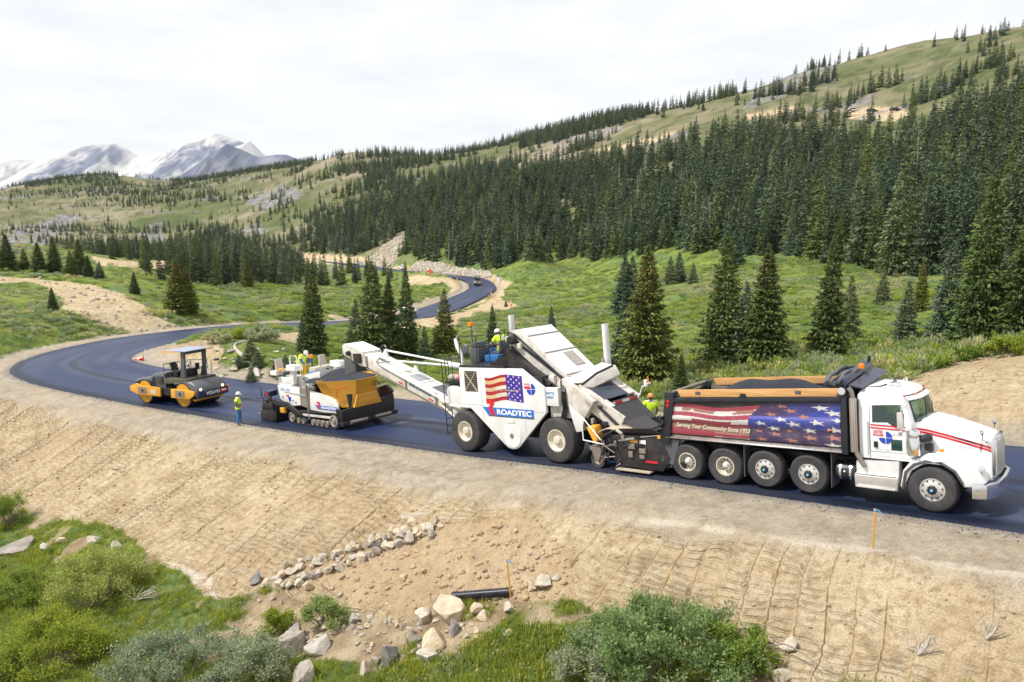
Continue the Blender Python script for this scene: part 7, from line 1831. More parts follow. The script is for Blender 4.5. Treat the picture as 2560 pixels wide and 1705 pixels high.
# ------------------------------------------------------------------ paver (x forward from the front idler)
def build_paver():
    T = empty('asphalt_paver', seat(-7.757, 38.425, -39.96, [(0, -1.2), (0, 1.2), (-3.4, -1.2), (-3.4, 1.2)]))
    tag(T, 'white tracked asphalt paver with yellow hopper heaped with mix', 'machine')
    m = MB(); m.box(-3.9, 0.9, -0.95, 0.95, 0.5, 1.7, 0.03); m.build('chassis', M_BLACK, T)
    # crawler tracks
    for s in (-1, 1):
        y0, y1 = sorted((s * 1.02, s * 1.40))
        loop = []
        for a in np.linspace(math.pi / 2, -math.pi / 2, 8): loop.append((0.12 + 0.36 * math.cos(a), 0.42 + 0.36 * math.sin(a)))
        for a in np.linspace(-math.pi / 2, -3 * math.pi / 2, 8): loop.append((-3.32 + 0.30 * math.cos(a), 0.34 + 0.30 * math.sin(a)))
        loop = [(x, max(z, 0.045)) for x, z in loop]
        n = len(loop)
        inner = [(-1.6 + (x + 1.6) * 0.975, 0.38 + (z - 0.38) * 0.86) for x, z in loop]
        m = MB()
        for i in range(n):
            a, b2, c, d = loop[i], loop[(i + 1) % n], inner[(i + 1) % n], inner[i]
            m.hull([(p[0], y0, p[1]) for p in (a, b2, c, d)], [(p[0], y1, p[1]) for p in (a, b2, c, d)])
        tk = m.build('crawler_track', M_TAR, T)
        dense = []
        for i in range(n):
            a, b2 = loop[i], loop[(i + 1) % n]; k = max(1, int(math.hypot(b2[0] - a[0], b2[1] - a[1]) / 0.14))
            for j in range(k): dense.append((a[0] + (b2[0] - a[0]) * j / k, a[1] + (b2[1] - a[1]) * j / k, math.atan2(b2[1] - a[1], b2[0] - a[0])))
        for x, z, a in dense:
            c, sn = math.cos(a), math.sin(a)
            m = MB(); q = [(x + c * t - sn * o, z + sn * t + c * o) for t, o in ((-0.05, -0.01), (0.05, -0.01), (0.05, 0.03), (-0.05, 0.03))]
            m.prism(q, y0 - 0.01, y1 + 0.01); m.build('track_pad', M_RUBBER, tk)
        f = s * 1.41
        for x, z, r in [(0.12, 0.42, 0.30), (-3.32, 0.34, 0.25)] + [(xx, 0.22, 0.15) for xx in (-2.76, -2.37, -1.57, -1.2, -0.82, -0.44)]:
            m = MB(); m.lathe([(r, s * -0.2), (r, s * 0.0), (r * 0.8, s * 0.015), (r * 0.72, s * -0.03), (r * 0.4, s * -0.03), (r * 0.35, s * 0.03), (0.001, s * 0.035)], (x, f, z), 'y', 22); m.build('track_roller', grime_roller, tk)
        m = MB(); m.prism([(-2.68, 0.60), (-0.10, 0.62), (0.0, 0.56), (-0.10, 0.50), (-2.7, 0.48)], s * 1.36 - 0.02, s * 1.36 + 0.06, 0.01); m.build('track_frame', M_GRIMY, tk)
    # white bodywork
    for s in (-1, 1):
        a, b2 = sorted((s * 1.22, s * 1.30))
        m = MB(); m.prism([(-1.75, 1.79), (-0.8, 1.69), (-0.05, 1.55), (0.28, 1.42), (0.45, 1.22), (0.44, 0.72), (-1.86, 0.81)], a, b2, 0.015); m.build('side_panel', M_WHITE, T)
        m = MB(); m.prism([(-4.52, 1.90), (-2.60, 1.90), (-2.60, 0.98), (-2.87, 0.98), (-3.58, 0.84), (-4.37, 1.22)], a, b2, 0.015); m.build('rear_panel', M_WHITE, T)
        m = MB(); m.prism([(-2.62, 1.86), (-1.80, 1.86), (-1.85, 0.85), (-2.62, 0.95)], s * 1.24 - 0.02, s * 1.24 + 0.02); m.build('radiator_screen', perf, T)
    b = -1.304
    roadtec(T, -1.40, 0.40, 0.92, 1.10, b, 0)
    text('RP-195', 'model_lettering', M_BLUE, T, (-4.25, b, 1.62), 0.80, 0.16, bold=0.01, shear=0.15)
    m = MB(); m.prism([(-3.80, 1.45), (-3.55, 1.45), (-3.55, 1.36), (-3.80, 1.36)], b - 0.003, b); m.build('logo_bar', M_RED, T)
    m = MB(); m.prism([(-3.68, 1.34), (-3.38, 1.36), (-3.42, 1.16), (-3.55, 1.08)], b - 0.003, b); m.build('logo_quarter', M_NAVY, T)
    for x, z in ((-4.1, 1.32), (-3.25, 1.18), (-3.0, 1.1), (-3.6, 1.02)):
        m = MB(); m.lathe([(0.001, -0.012), (0.05, -0.01), (0.05, 0)], (x, b, z), 'y', 10); m.build('service_port', M_DARK, T)
    m = MB(); m.cyl((-3.95, -1.33, 1.62), (-2.1, -1.33, 1.52), 0.015, 6); m.build('grab_rail', M_ALU, T)
    m = MB(); m.prism([(-3.40, 1.74), (-2.35, 1.78), (-1.36, 2.34), (-1.30, 2.72), (-3.38, 2.34)], -0.92, 1.0, 0.02); hd = m.build('engine_hood', M_WHITE, T)
    m = MB(); m.hull([(-2.88, -0.935, 2.28), (-2.42, -0.935, 2.40), (-1.72, -0.935, 2.06), (-2.22, -0.935, 1.95)], [(-2.88, -0.92, 2.28), (-2.42, -0.92, 2.40), (-1.72, -0.92, 2.06), (-2.22, -0.92, 1.95)]); m.build('hood_screen', M_PRINTG, hd)
    m = MB(); m.box(-2.45, -1.65, -1.05, -0.90, 1.72, 1.95, 0.06); m.build('muffler', M_STEEL, T)
    m = MB(); m.cyl((-1.87, -1.36, 0.35), (-1.95, -1.36, 2.05), 0.05, 8); m.build('exhaust_pipe', M_STEEL, T)
    # operator deck with two swing out seats
    m = MB(); m.box(-4.55, -3.35, -1.2, 1.2, 1.90, 2.02, 0.015); m.build('deck', M_WHITE, T)
    m = MB(); m.box(-4.55, -3.45, -1.22, -0.3, 2.02, 2.34, 0.03); m.box(-3.40, -3.2, -1.2, -0.95, 1.95, 2.8, 0.03); m.build('console_pedestal', M_WHITE, T)
    for s in (-1, 1):
        o = 0.0 if s < 0 else 0.7
        zz = 0.0 if s < 0 else -0.05
        m = MB(); m.box(-4.92 + o, -4.35 + o, s * 1.15 - 0.28, s * 1.15 + 0.28, 2.42 + zz, 2.66 + zz, 0.05); m.box(-3.55 + o, -2.78 + o, s * 1.1 - 0.25, s * 1.1 + 0.25, 2.70 + zz, 3.0 + zz, 0.04); st = m.build('control_box', M_CLEAN, T)
        m = MB(); m.box(-4.35 + o, -3.85 + o, s * 1.1 - 0.25, s * 1.1 + 0.25, 2.60 + zz, 2.74 + zz, 0.06); m.hull([(-4.55 + o, s * 1.1 - 0.24, 2.68 + zz), (-4.40 + o, s * 1.1 - 0.24, 2.66 + zz), (-4.48 + o, s * 1.1 - 0.2, 3.26 + zz), (-4.60 + o, s * 1.1 - 0.2, 3.26 + zz)], [(-4.55 + o, s * 1.1 + 0.24, 2.68 + zz), (-4.40 + o, s * 1.1 + 0.24, 2.66 + zz), (-4.48 + o, s * 1.1 + 0.2, 3.26 + zz), (-4.60 + o, s * 1.1 + 0.2, 3.26 + zz)], 0.05); m.build('seat', M_SEAT, T)
        m = MB(); m.cyl((-4.1 + o, s * 1.1, 2.3), (-4.1 + o, s * 1.1, 2.6 + zz), 0.06, 10); m.build('seat_post', M_DARK, T)
        m = MB(); m.cyl((-4.78 + o, s * 1.25, 2.66 + zz), (-4.78 + o, s * 1.25, 2.88 + zz), 0.03, 8); m.ball((-4.78 + o, s * 1.25, 2.9 + zz), 0.05); m.build('control_lever', M_BLACK, st)
        m = MB(); m.tube([(-3.50 + o, s * 1.1, 2.95 + zz), (-3.50 + o, s * 1.1, 3.38 + zz), (-3.40 + o, s * 1.1, 3.46 + zz), (-2.98 + o, s * 1.1, 3.46 + zz), (-2.90 + o, s * 1.1, 3.38 + zz), (-2.90 + o, s * 1.1, 2.95 + zz)], 0.03, 8); 
        if s < 0: m.build('grab_hoop', M_CLEAN, st)
        else: m.bm.free()
        m = MB(); m.box(-3.45 + o, -3.15 + o, s * 1.1 - 0.12, s * 1.1 + 0.12, 2.0, 2.72 + zz, 0.03); m.build('console_post', M_WHITE, T)
    m = MB(); m.box(-4.25, -3.95, -1.38, -1.12, 2.66, 2.80, 0.04); m.build('yellow_lunch_box', M_ORANGE_Y, T)
    m = MB(); m.cyl((-4.25, 0.75, 2.6), (-4.25, 0.75, 3.05), 0.05, 10); bp = m.build('beacon_post', M_DARK, T)
    m = MB(); m.lathe([(0.09, 3.05), (0.10, 3.08), (0.10, 3.20), (0.07, 3.25), (0.001, 3.26)], (-4.25, 0.75, 0), 'z', 14); m.build('beacon', M_AMBER, bp)
    m = MB(); m.box(-3.3, -2.75, -0.15, 0.35, 2.4, 2.72, 0.03); m.build('centre_console', M_SEAT, T)
    m = MB(); m.box(-3.2, -2.4, -0.3, 0.5, 2.35, 2.50, 0.05); m.build('blue_tarp_roll', M_BLUEPL, T)
    m = MB(); rails(m, [(-3.2, -0.85, 2.35), (-3.2, -0.85, 2.85), (-2.95, -0.85, 2.88), (-2.95, -0.85, 2.4)], 0.02); rails(m, [(-3.2, -0.85, 2.6), (-2.95, -0.85, 2.62)], 0.015); m.build('guard_rail', M_DARK, T)
    # hopper insert: tall yellow funnel with chamfered corners
    def oct_(w, d0, d1, ch, z):
        return [(d0, -w, z), (d1 - ch * 1.15, -w, z), (d1, -w + ch, z), (d1, w - ch, z), (d1 - ch * 1.15, w, z), (d0, w, z)]
    top = oct_(1.62, -0.75, 1.12, 1.0, 2.36); mid = oct_(1.28, -0.7, 1.02, 0.62, 1.62); low = oct_(1.15, -0.65, 0.92, 0.30, 1.08)
    m = MB(); m.loft([low, mid, top], close=False)
    ti = [(x * 0.96 + 0.0, y * 0.97, z) for x, y, z in top]; mi_ = [(x * 0.94, y * 0.96, z) for x, y, z in mid]
    m.loft([top, [(x, y, z + 0.0) for x, y, z in ti], mi_], close=False); hp = m.build('hopper_insert', M_YELLOW, T)
    m = MB(); m.hull([(1.035, -0.62, 1.64), (1.035, 0.60, 1.64), (0.96, 0.84, 1.06), (0.96, -0.86, 1.06)], [(1.10, -0.62, 1.66), (1.10, 0.60, 1.66), (1.10, 0.84, 1.05), (1.10, -0.86, 1.05)], 0.01); fl = m.build('front_flap', M_ORANGE_Y, hp)
    m = MB(); rails(m, [(1.115, -0.55, 1.55), (1.115, 0.55, 1.55), (1.128, 0.72, 1.2), (1.128, -0.72, 1.2), (1.115, -0.55, 1.55)], 0.008, 4); m.build('flap_seam', M_STEEL, fl)
    m = MB(); rg = [(1.095, 0.62 + 0.32 * math.cos(a), 2.05 + 0.10 * math.sin(a)) for a in np.linspace(0.3, 6.0, 20)]; m.tube(rg, 0.012, 5); m.build('oval_emblem', M_BLACK, hp)
    text('WEILER', 'emblem_lettering', M_BLACK, hp, (1.095, 0.42, 2.015), 0.40, 0.07, xdir=(0, 1, 0), bold=0.02)
    m = MB(); rails(m, [(0.25, -1.5, 1.95), (0.8, -1.0, 2.05)], 0.015); rails(m, [(0.45, -1.32, 1.98), (0.45, -1.32, 1.55)], 0.015); m.build('red_safety_bar', M_RED, hp)
    # side wings and bumper
    for s in (-1, 1):
        m = MB(); m.hull([(-0.6, s * 1.32, 0.75), (0.95, s * 1.32, 0.72), (0.95, s * 1.58, 1.30 if s < 0 else 1.55), (0.6, s * 1.62, 1.42 if s < 0 else 1.75), (-0.6, s * 1.5, 1.4)] if s > 0 else [(0.46, s * 1.30, 0.55), (0.95, s * 1.32, 0.55), (0.95, s * 1.5, 1.05), (0.7, s * 1.5, 1.08), (0.46, s * 1.42, 1.0)],
                         [(-0.6, s * 1.40, 0.75), (0.95, s * 1.40, 0.72), (0.95, s * 1.66, 1.30), (0.6, s * 1.70, 1.75), (-0.6, s * 1.58, 1.4)] if s > 0 else [(0.46, s * 1.38, 0.55), (0.95, s * 1.40, 0.55), (0.95, s * 1.58, 1.05), (0.7, s * 1.58, 1.08), (0.46, s * 1.5, 1.0)]); m.build('hopper_wing', M_TAR, T)
    m = MB(); m.hull([(0.90, -1.58, 0.50), (1.0, -1.58, 0.50), (1.02, -1.58, 1.02), (0.90, -1.58, 1.02)], [(0.90, 1.72, 0.50), (1.0, 1.72, 0.50), (1.02, 1.72, 1.30), (0.90, 1.72, 1.30)], 0.01); m.build('front_apron', M_TAR, T)
    m = MB(); m.hull([(0.35, 1.2, 0.8), (1.0, 1.2, 0.8), (1.0, 1.72, 1.45), (0.55, 1.72, 1.72), (0.2, 1.6, 1.6)], [(0.35, 1.25, 0.8), (1.0, 1.25, 0.8), (1.02, 1.78, 1.45), (0.58, 1.80, 1.74), (0.2, 1.66, 1.6)]); m.build('rubber_guard', M_BLACK, T)
    m = MB(); m.box(0.86, 1.16, -1.62, 1.78, 0.28, 0.50, 0.02); m.build('push_beam', M_TAR, T)
    for s in (-1, 1):
        m = MB(); m.cyl((1.22, s * 0.75 - 0.5, 0.42), (1.22, s * 0.75 + 0.5, 0.42), 0.09, 14); m.build('push_roller', M_STEEL, T)
    # heap of mix
    u, v = np.meshgrid(np.linspace(-1.9, 1.04, 44), np.linspace(-1.56, 1.56, 48))
    h = 2.28 + 0.48 * np.exp(-((u + 0.95) / 0.85) ** 2 - ((v - 0.15) / 1.0) ** 2) + 0.12 * np.exp(-((u - 0.5) / 0.5) ** 2 - ((v - 0.4) / 0.8) ** 2) + 0.05 * fbm(u / 0.6, v / 0.6, 3, 831) - 0.10 * sstep(1.15, 1.5, np.abs(v))
    lim = np.where(u > 0, 1.56 - np.clip(u - 0.0, 0, 1.1) * 0.86, 1.56); v = np.clip(v, -lim, lim)
    i = np.arange(u.size).reshape(u.shape); obj_np('asphalt_heap', np.stack([u, v, h], -1).reshape(-1, 3), None, np.stack([i[:-1, :-1], i[:-1, 1:], i[1:, 1:], i[1:, :-1]], -1).reshape(-1, 4), [M_MIX], T)
    # tow arms and screed
    for s in (-1, 1):
        m = MB(); m.prism([(-4.6, 1.15), (-3.5, 1.12), (-2.35, 0.62), (-2.30, 0.46), (-3.55, 0.86), (-4.6, 0.92)], s * 1.50 - 0.05, s * 1.50 + 0.05, 0.01); m.build('tow_arm', M_BLACK, T)
        m = MB(); m.box(-4.05, -3.65, s * 1.52 - 0.08, s * 1.52 + 0.08, 0.55, 0.82, 0.03); m.build('tow_cylinder', M_YELLOW, T)
        m = MB(); m.box(-5.75, -4.35, s * 1.62 - 0.05, s * 1.62 + 0.05, 0.06, 0.55, 0.02); m.build('end_gate', M_TAR, T)
        for k in range(6):
            x = -5.5 + 0.2 * k; m = MB(); m.cyl((x, s * 1.55, 0.3), (x + 0.02, s * 1.5, 0.85 + 0.1 * (k % 3)), 0.035, 6); m.build('adjust_rod', M_BLACK, T)
        m = MB(); rails(m, [(-5.3, s * 1.5, 0.9), (-5.75, s * 1.5, 1.25), (-5.75, s * 1.5, 1.62), (-5.95, s * 1.5, 1.72)], 0.025); m.build('crank', M_BLACK, T)
        m = MB(); m.cyl((-6.35, s * 1.5, 1.10), (-5.3, s * 1.5, 1.22), 0.028, 6); m.build('handle', M_BLACK, T)
    m = MB(); m.box(-5.5, -4.5, -1.7, 1.7, 0.06, 0.62, 0.02); m.box(-5.6, -4.7, -1.6, 1.6, 0.62, 0.95, 0.04); m.build('screed', M_TAR, T)
    m = MB(); m.box(-6.1, -5.5, -1.6, 1.6, 0.34, 0.40, 0.01); m.build('walkway', M_STEEL, T)
    m = MB(); m.hull([(-5.55, -1.5, 1.28), (-5.0, -1.5, 1.28), (-5.05, -1.5, 1.55), (-5.45, -1.5, 1.58)], [(-5.55, -1.0, 1.32), (-5.0, -1.0, 1.32), (-5.05, -1.0, 1.60), (-5.45, -1.0, 1.62)], 0.02); sb = m.build('screed_console', navy_panel, T)
    m = MB(); m.prism([(-5.30, 1.32), (-5.18, 1.32), (-5.22, 1.52), (-5.36, 1.52)], -1.515, -1.505); m.build('logo_curl', M_RED, sb)
    rh = random.Random(8)
    for k in range(26):
        x0, y0, z0 = rh.uniform(-5.7, -4.5), rh.uniform(-1.66, -1.2), rh.uniform(0.45, 1.1); m = MB()
        if k % 2: m.box(x0, x0 + rh.uniform(0.05, 0.2), y0, y0 + rh.uniform(0.05, 0.2), z0, z0 + rh.uniform(0.08, 0.3), 0.01)
        else: m.cyl((x0, y0, z0 - 0.3), (x0 + rh.uniform(-0.1, 0.1), y0, z0 + 0.25), 0.022, 6)
        m.build('screed_fitting', rh.choice([M_BLACK, M_TAR, M_STEEL]), T)
    m = MB(); m.tube([(-5.2, -1.4, 0.9), (-4.9, -1.2, 1.15), (-4.6, -1.0, 1.0), (-4.4, -0.8, 1.4)], 0.03, 6); m.tube([(-5.4, -1.3, 0.8), (-5.0, -1.42, 1.05), (-4.5, -1.3, 0.9)], 0.03, 6); m.build('hydraulic_hose', M_BLACK, T)
    return T
navy_panel = paint('navy_panel', (0.018, 0.024, 0.060), 0.35, dirt=0.15)
grime_roller = paint('grimy_roller', (0.34, 0.31, 0.26), 0.55, dirt=0.5, dirtcol=(0.13, 0.10, 0.08), scale=4)
PAVER = build_paver()

# ------------------------------------------------------------------ tandem roller (x forward from the front drum)
def build_roller(name, M, label):
    T = empty(name, M); tag(T, label, 'roller')
    for x in (0, -3.5):
        m = MB(); m.lathe([(0.66, -1.06), (0.73, -1.06), (0.735, -1.05), (0.735, 1.05), (0.73, 1.06), (0.66, 1.06)], (x, 0, 0.735), 'y', 48, cap=False); d = m.build('drum', drum_steel, T)
        for s in (-1, 1):
            m = MB(); m.lathe([(0.70, s * 1.05), (0.68, s * 0.85), (0.3, s * 0.80), (0.001, s * 0.80)], (x, 0, 0.735), 'y', 40); m.build('drum_face', M_YELLOW, d)
            m = MB(); m.lathe([(0.12, s * 0.80), (0.12, s * 1.16), (0.001, s * 1.17)], (x, 0, 0.735), 'y', 18); m.build('drum_hub', M_STEEL, d)
    for s in (-1, 1):
        a, b2 = sorted((s * 1.14, s * 1.24))
        for tag_, p, px in (('front', [(-0.84, 1.08), (0.46, 1.13), (1.22, 1.02), (1.20, 0.82), (0.72, 0.55), (-0.88, 0.55)], -0.05), ('rear', [(-4.70, 1.02), (-4.05, 1.22), (-3.67, 1.10), (-1.84, 1.08), (-1.86, 0.55), (-4.02, 0.55), (-4.70, 0.74)], -3.5)):
            m = MB(); m.prism(p, a, b2, 0.015); fr = m.build('drum_yoke', M_ORANGE_Y, T)
            m = MB(); m.box(px - 0.42, px + 0.42, min(s * 1.242, s * 1.25), max(s * 1.242, s * 1.25), 0.62, 1.02, 0.02); m.build('grey_plate', M_STEEL, fr)
            m = MB(); m.lathe([(0.001, s * 1.262), (0.10, s * 1.26), (0.11, s * 1.24)], (px, 0, 0.82), 'y', 16); m.build('axle_hole', M_BLACK, fr)
        m = MB(); m.box(-2.75, -2.25, min(s * 1.242, s * 1.246), max(s * 1.242, s * 1.246), 0.68, 0.94, 0); m.build('warning_plate', M_KHAKI, T)
    m = MB(); m.box(-2.2, -0.75, -0.5, 0.5, 0.55, 1.3, 0.03); m.box(-2.0, -0.8, -1.1, 1.1, 0.62, 1.05, 0.03); m.build('centre_frame', M_BLACK, T)
    # front water tank with lamps
    def tk(x, w, zt, zb): return [(x, -w, zb), (x, -w, zt - 0.12), (x, -w + 0.10, zt), (x, w - 0.10, zt), (x, w, zt - 0.12), (x, w, zb)]
    m = MB(); m.loft([tk(-0.80, 1.0, 1.52, 1.30), tk(0.20, 1.04, 1.58, 1.42), tk(0.62, 1.06, 1.55, 1.10), tk(0.98, 1.06, 1.42, 0.75), tk(1.20, 1.04, 1.22, 0.60), tk(1.30, 1.02, 1.02, 0.62)]); ft = m.build('front_tank', M_DARK, T, 50)
    m = MB(); m.hull([(1.24, -1.05, 0.58), (1.33, -1.04, 0.60), (1.33, -1.04, 1.0), (1.27, -1.05, 1.02)], [(1.24, 1.05, 0.58), (1.33, 1.04, 0.60), (1.33, 1.04, 1.0), (1.27, 1.05, 1.02)], 0.01); fp = m.build('front_panel', navy_panel, T)
    text('VOLVO', 'maker_lettering', M_PRINTW, fp, (1.338, -0.52, 0.72), 0.98, 0.20, xdir=(0, 1, 0), bold=0.03)
    m = MB(); m.box(1.332, 1.338, 0.54, 0.92, 0.70, 0.90, 0); m.build('label_plate', M_REDLENS, fp)
    m = MB(); m.box(1.338, 1.343, 0.56, 0.90, 0.80, 0.88, 0); m.build('label_top', M_PRINTW, fp)
    for s in (-0.82, 0.72):
        m = MB(); m.lathe([(0.075, 1.26), (0.075, 1.30), (0.001, 1.31)], (0, s, 1.10), 'x', 14); m.build('headlamp', M_LAMP, ft)
    m = MB(); m.lathe([(0.10, 1.56), (0.10, 1.60), (0.001, 1.61)], (0.35, 0.1, 0), 'z', 14); m.build('filler_cap', M_BLUEPL, ft)
    m = MB(); m.box(0.75, 1.0, -1.0, 1.0, 0.42, 0.52, 0.01); m.build('scraper', M_ORANGE_Y, T)
    # rear hood
    m = MB(); m.loft([tk(-4.65, 0.92, 1.10, 0.75), tk(-4.45, 0.98, 1.42, 1.2), tk(-3.7, 0.98, 1.55, 1.45), tk(-3.2, 0.95, 1.60, 1.25), tk(-2.75, 0.95, 1.84, 1.05), tk(-2.2, 0.95, 1.90, 1.05), tk(-1.72, 0.92, 1.92, 1.05)]); rh = m.build('engine_hood', M_DARK, T, 50)
    for s in (-1, 1):
        m = MB(); m.prism([(-3.1, 1.15), (-2.55, 1.12), (-2.55, 1.62), (-2.75, 1.68)], min(s * 0.94, s * 0.962), max(s * 0.94, s * 0.962)); m.build('air_intake', M_BLACK, rh)
        for k in range(6):
            m = MB(); x = -2.45 + 0.11 * k; m.box(x, x + 0.05, min(s * 0.945, s * 0.957), max(s * 0.945, s * 0.957), 1.2, 1.7, 0); m.build('louvre', M_BLACK, rh)
    # operator platform
    m = MB(); m.hull([(-1.7, -1.0, 1.30), (0.35, -1.0, 1.42), (0.45, -1.0, 1.66), (-1.7, -1.0, 1.62)], [(-1.7, 1.0, 1.30), (0.35, 1.0, 1.42), (0.45, 1.0, 1.66), (-1.7, 1.0, 1.62)], 0.03); m.build('platform', olive_grey, T)
    m = MB(); m.box(-1.45, -1.0, -0.6, -0.1, 1.64, 2.0, 0.05); m.hull([(-1.55, -0.58, 2.0), (-1.42, -0.58, 2.0), (-1.6, -0.55, 2.5), (-1.7, -0.55, 2.5)], [(-1.55, -0.12, 2.0), (-1.42, -0.12, 2.0), (-1.6, -0.15, 2.5), (-1.7, -0.15, 2.5)], 0.04); m.build('operator_seat', M_BLACK, T)
    m = MB(); m.box(-0.9, -0.55, -0.5, 0.5, 1.64, 2.1, 0.05); m.tube([(-0.75, 0.1, 2.1), (-0.85, 0.1, 2.35)], 0.03, 6); rg = [(-0.87 + 0.05 * math.cos(a), 0.1 + 0.19 * math.sin(a), 2.37 + 0.15 * math.cos(a)) for a in np.linspace(0, 6.28, 13)]; m.tube(rg, 0.018, 6); m.build('steering_column', M_BLACK, T)
    m = MB(); m.box(-0.55, -0.45, -0.65, -0.35, 2.1, 2.55, 0.03); m.box(-0.45, -0.35, 0.25, 0.5, 2.0, 2.4, 0.03); m.build('display_unit', M_BLACK, T)
    for y in (-0.72, 0.72):
        m = MB(); m.prism([(-0.55, 1.60), (-0.05, 1.60), (-0.10, 2.2), (0.02, 3.2), (-0.30, 3.2), (-0.30, 2.3)], y - 0.06, y + 0.06, 0.015); m.build('roll_post', M_DARK, T)
    m = MB(); m.prism([(-0.28, 3.05), (-0.02, 3.05), (0.02, 3.2), (-0.30, 3.2)], -0.72, 0.72, 0.01); m.build('roll_bar', M_DARK, T)
    m = MB(); m.hull([(-1.62, -0.98, 3.20), (0.42, -0.98, 3.26), (0.42, -0.98, 3.31), (-1.62, -0.98, 3.27)], [(-1.72, 0.98, 3.20), (0.32, 0.98, 3.26), (0.32, 0.98, 3.31), (-1.72, 0.98, 3.27)], 0.02); cn = m.build('canopy', canopy_grey, T)
    m = MB(); m.hull([(-1.63, -1.0, 3.17), (-0.5, -1.0, 3.21), (-0.5, -1.0, 3.26), (-1.63, -1.0, 3.245)], [(-1.63, -0.96, 3.17), (-0.5, -0.96, 3.21), (-0.5, -0.96, 3.26), (-1.63, -0.96, 3.245)]); m.box(0.36, 0.45, 0.5, 0.97, 3.22, 3.285, 0.01); m.build('canopy_edge', M_ORANGE_Y, cn)
    m = MB(); z0 = 1.66
    pr = [(-1.72, -0.95, 2.45), (-1.72, 0.95, 2.45), (-0.3, 0.98, 2.5), (-0.25, 0.98, 2.0)]
    rails(m, [(-1.72, -0.95, z0), (-1.72, -0.95, 2.45)] + pr, 0.02); rails(m, [(-1.72, 0.95, z0), (-1.72, 0.95, 2.45)], 0.02); rails(m, [(-1.72, -0.95, 2.05), (-1.72, 0.95, 2.05), (-0.3, 0.98, 2.08)], 0.016); rails(m, [(-1.72, 0, z0), (-1.72, 0, 2.45)], 0.016); rails(m, [(0.1, 0.98, 1.6), (0.1, 0.98, 2.5)], 0.018); rails(m, [(-1.72, -0.95, 2.45), (-1.1, -0.98, 2.5), (-1.1, -0.98, 1.66)], 0.018)
    m.build('guard_rail', M_DARK, T)
    m = MB(); rails(m, [(0.1, 0.98, 2.5), (0.45, 1.15, 2.52)], 0.018); m.box(0.40, 0.46, 1.0, 1.3, 2.45, 2.6, 0.01); m.build('mirror', M_DARK, T)
    return T
drum_steel = paint('drum_steel', (0.05, 0.05, 0.06), 0.35, metal=0.5, dirt=0.3)
olive_grey = paint('olive_grey', (0.085, 0.078, 0.058), 0.5, dirt=0.4)
canopy_grey = paint('canopy_grey', (0.30, 0.35, 0.45), 0.4, dirt=0.2)
ROLLER = build_roller('tandem_roller', seat(-18.539, 46.105, -30.42, [(0, -1), (0, 1), (-3.5, -1), (-3.5, 1)]), 'grey and yellow tandem roller with canopy on the near curve')
# ------------------------------------------------------------------ people
M_SKIN = paint('skin', (0.46, 0.27, 0.19), 0.55, dirt=0.1)
M_LIME = paint('lime_vest', (0.62, 0.86, 0.02), 0.6, dirt=0.08)
M_TAPE = paint('reflective_tape', (0.72, 0.70, 0.66), 0.3, dirt=0.05)
M_OTAPE = paint('orange_tape', (0.90, 0.30, 0.10), 0.5, dirt=0.0)
M_JEANS = paint('blue_jeans', (0.03, 0.16, 0.38), 0.8, dirt=0.2)
M_YPANTS = paint('yellow_trousers', (0.85, 0.47, 0.01), 0.6, dirt=0.1)
M_BOOT = paint('brown_boots', (0.16, 0.08, 0.045), 0.7, dirt=0.3)
M_SHIRT = paint('grey_shirt', (0.16, 0.17, 0.19), 0.8, dirt=0.1)
M_HATW = paint('white_hard_hat', (0.82, 0.82, 0.82), 0.3, dirt=0.05)
M_HATO = paint('orange_hard_hat', (0.85, 0.30, 0.08), 0.35, dirt=0.05)
M_DARKJ = paint('dark_trousers', (0.03, 0.035, 0.05), 0.8, dirt=0.2)
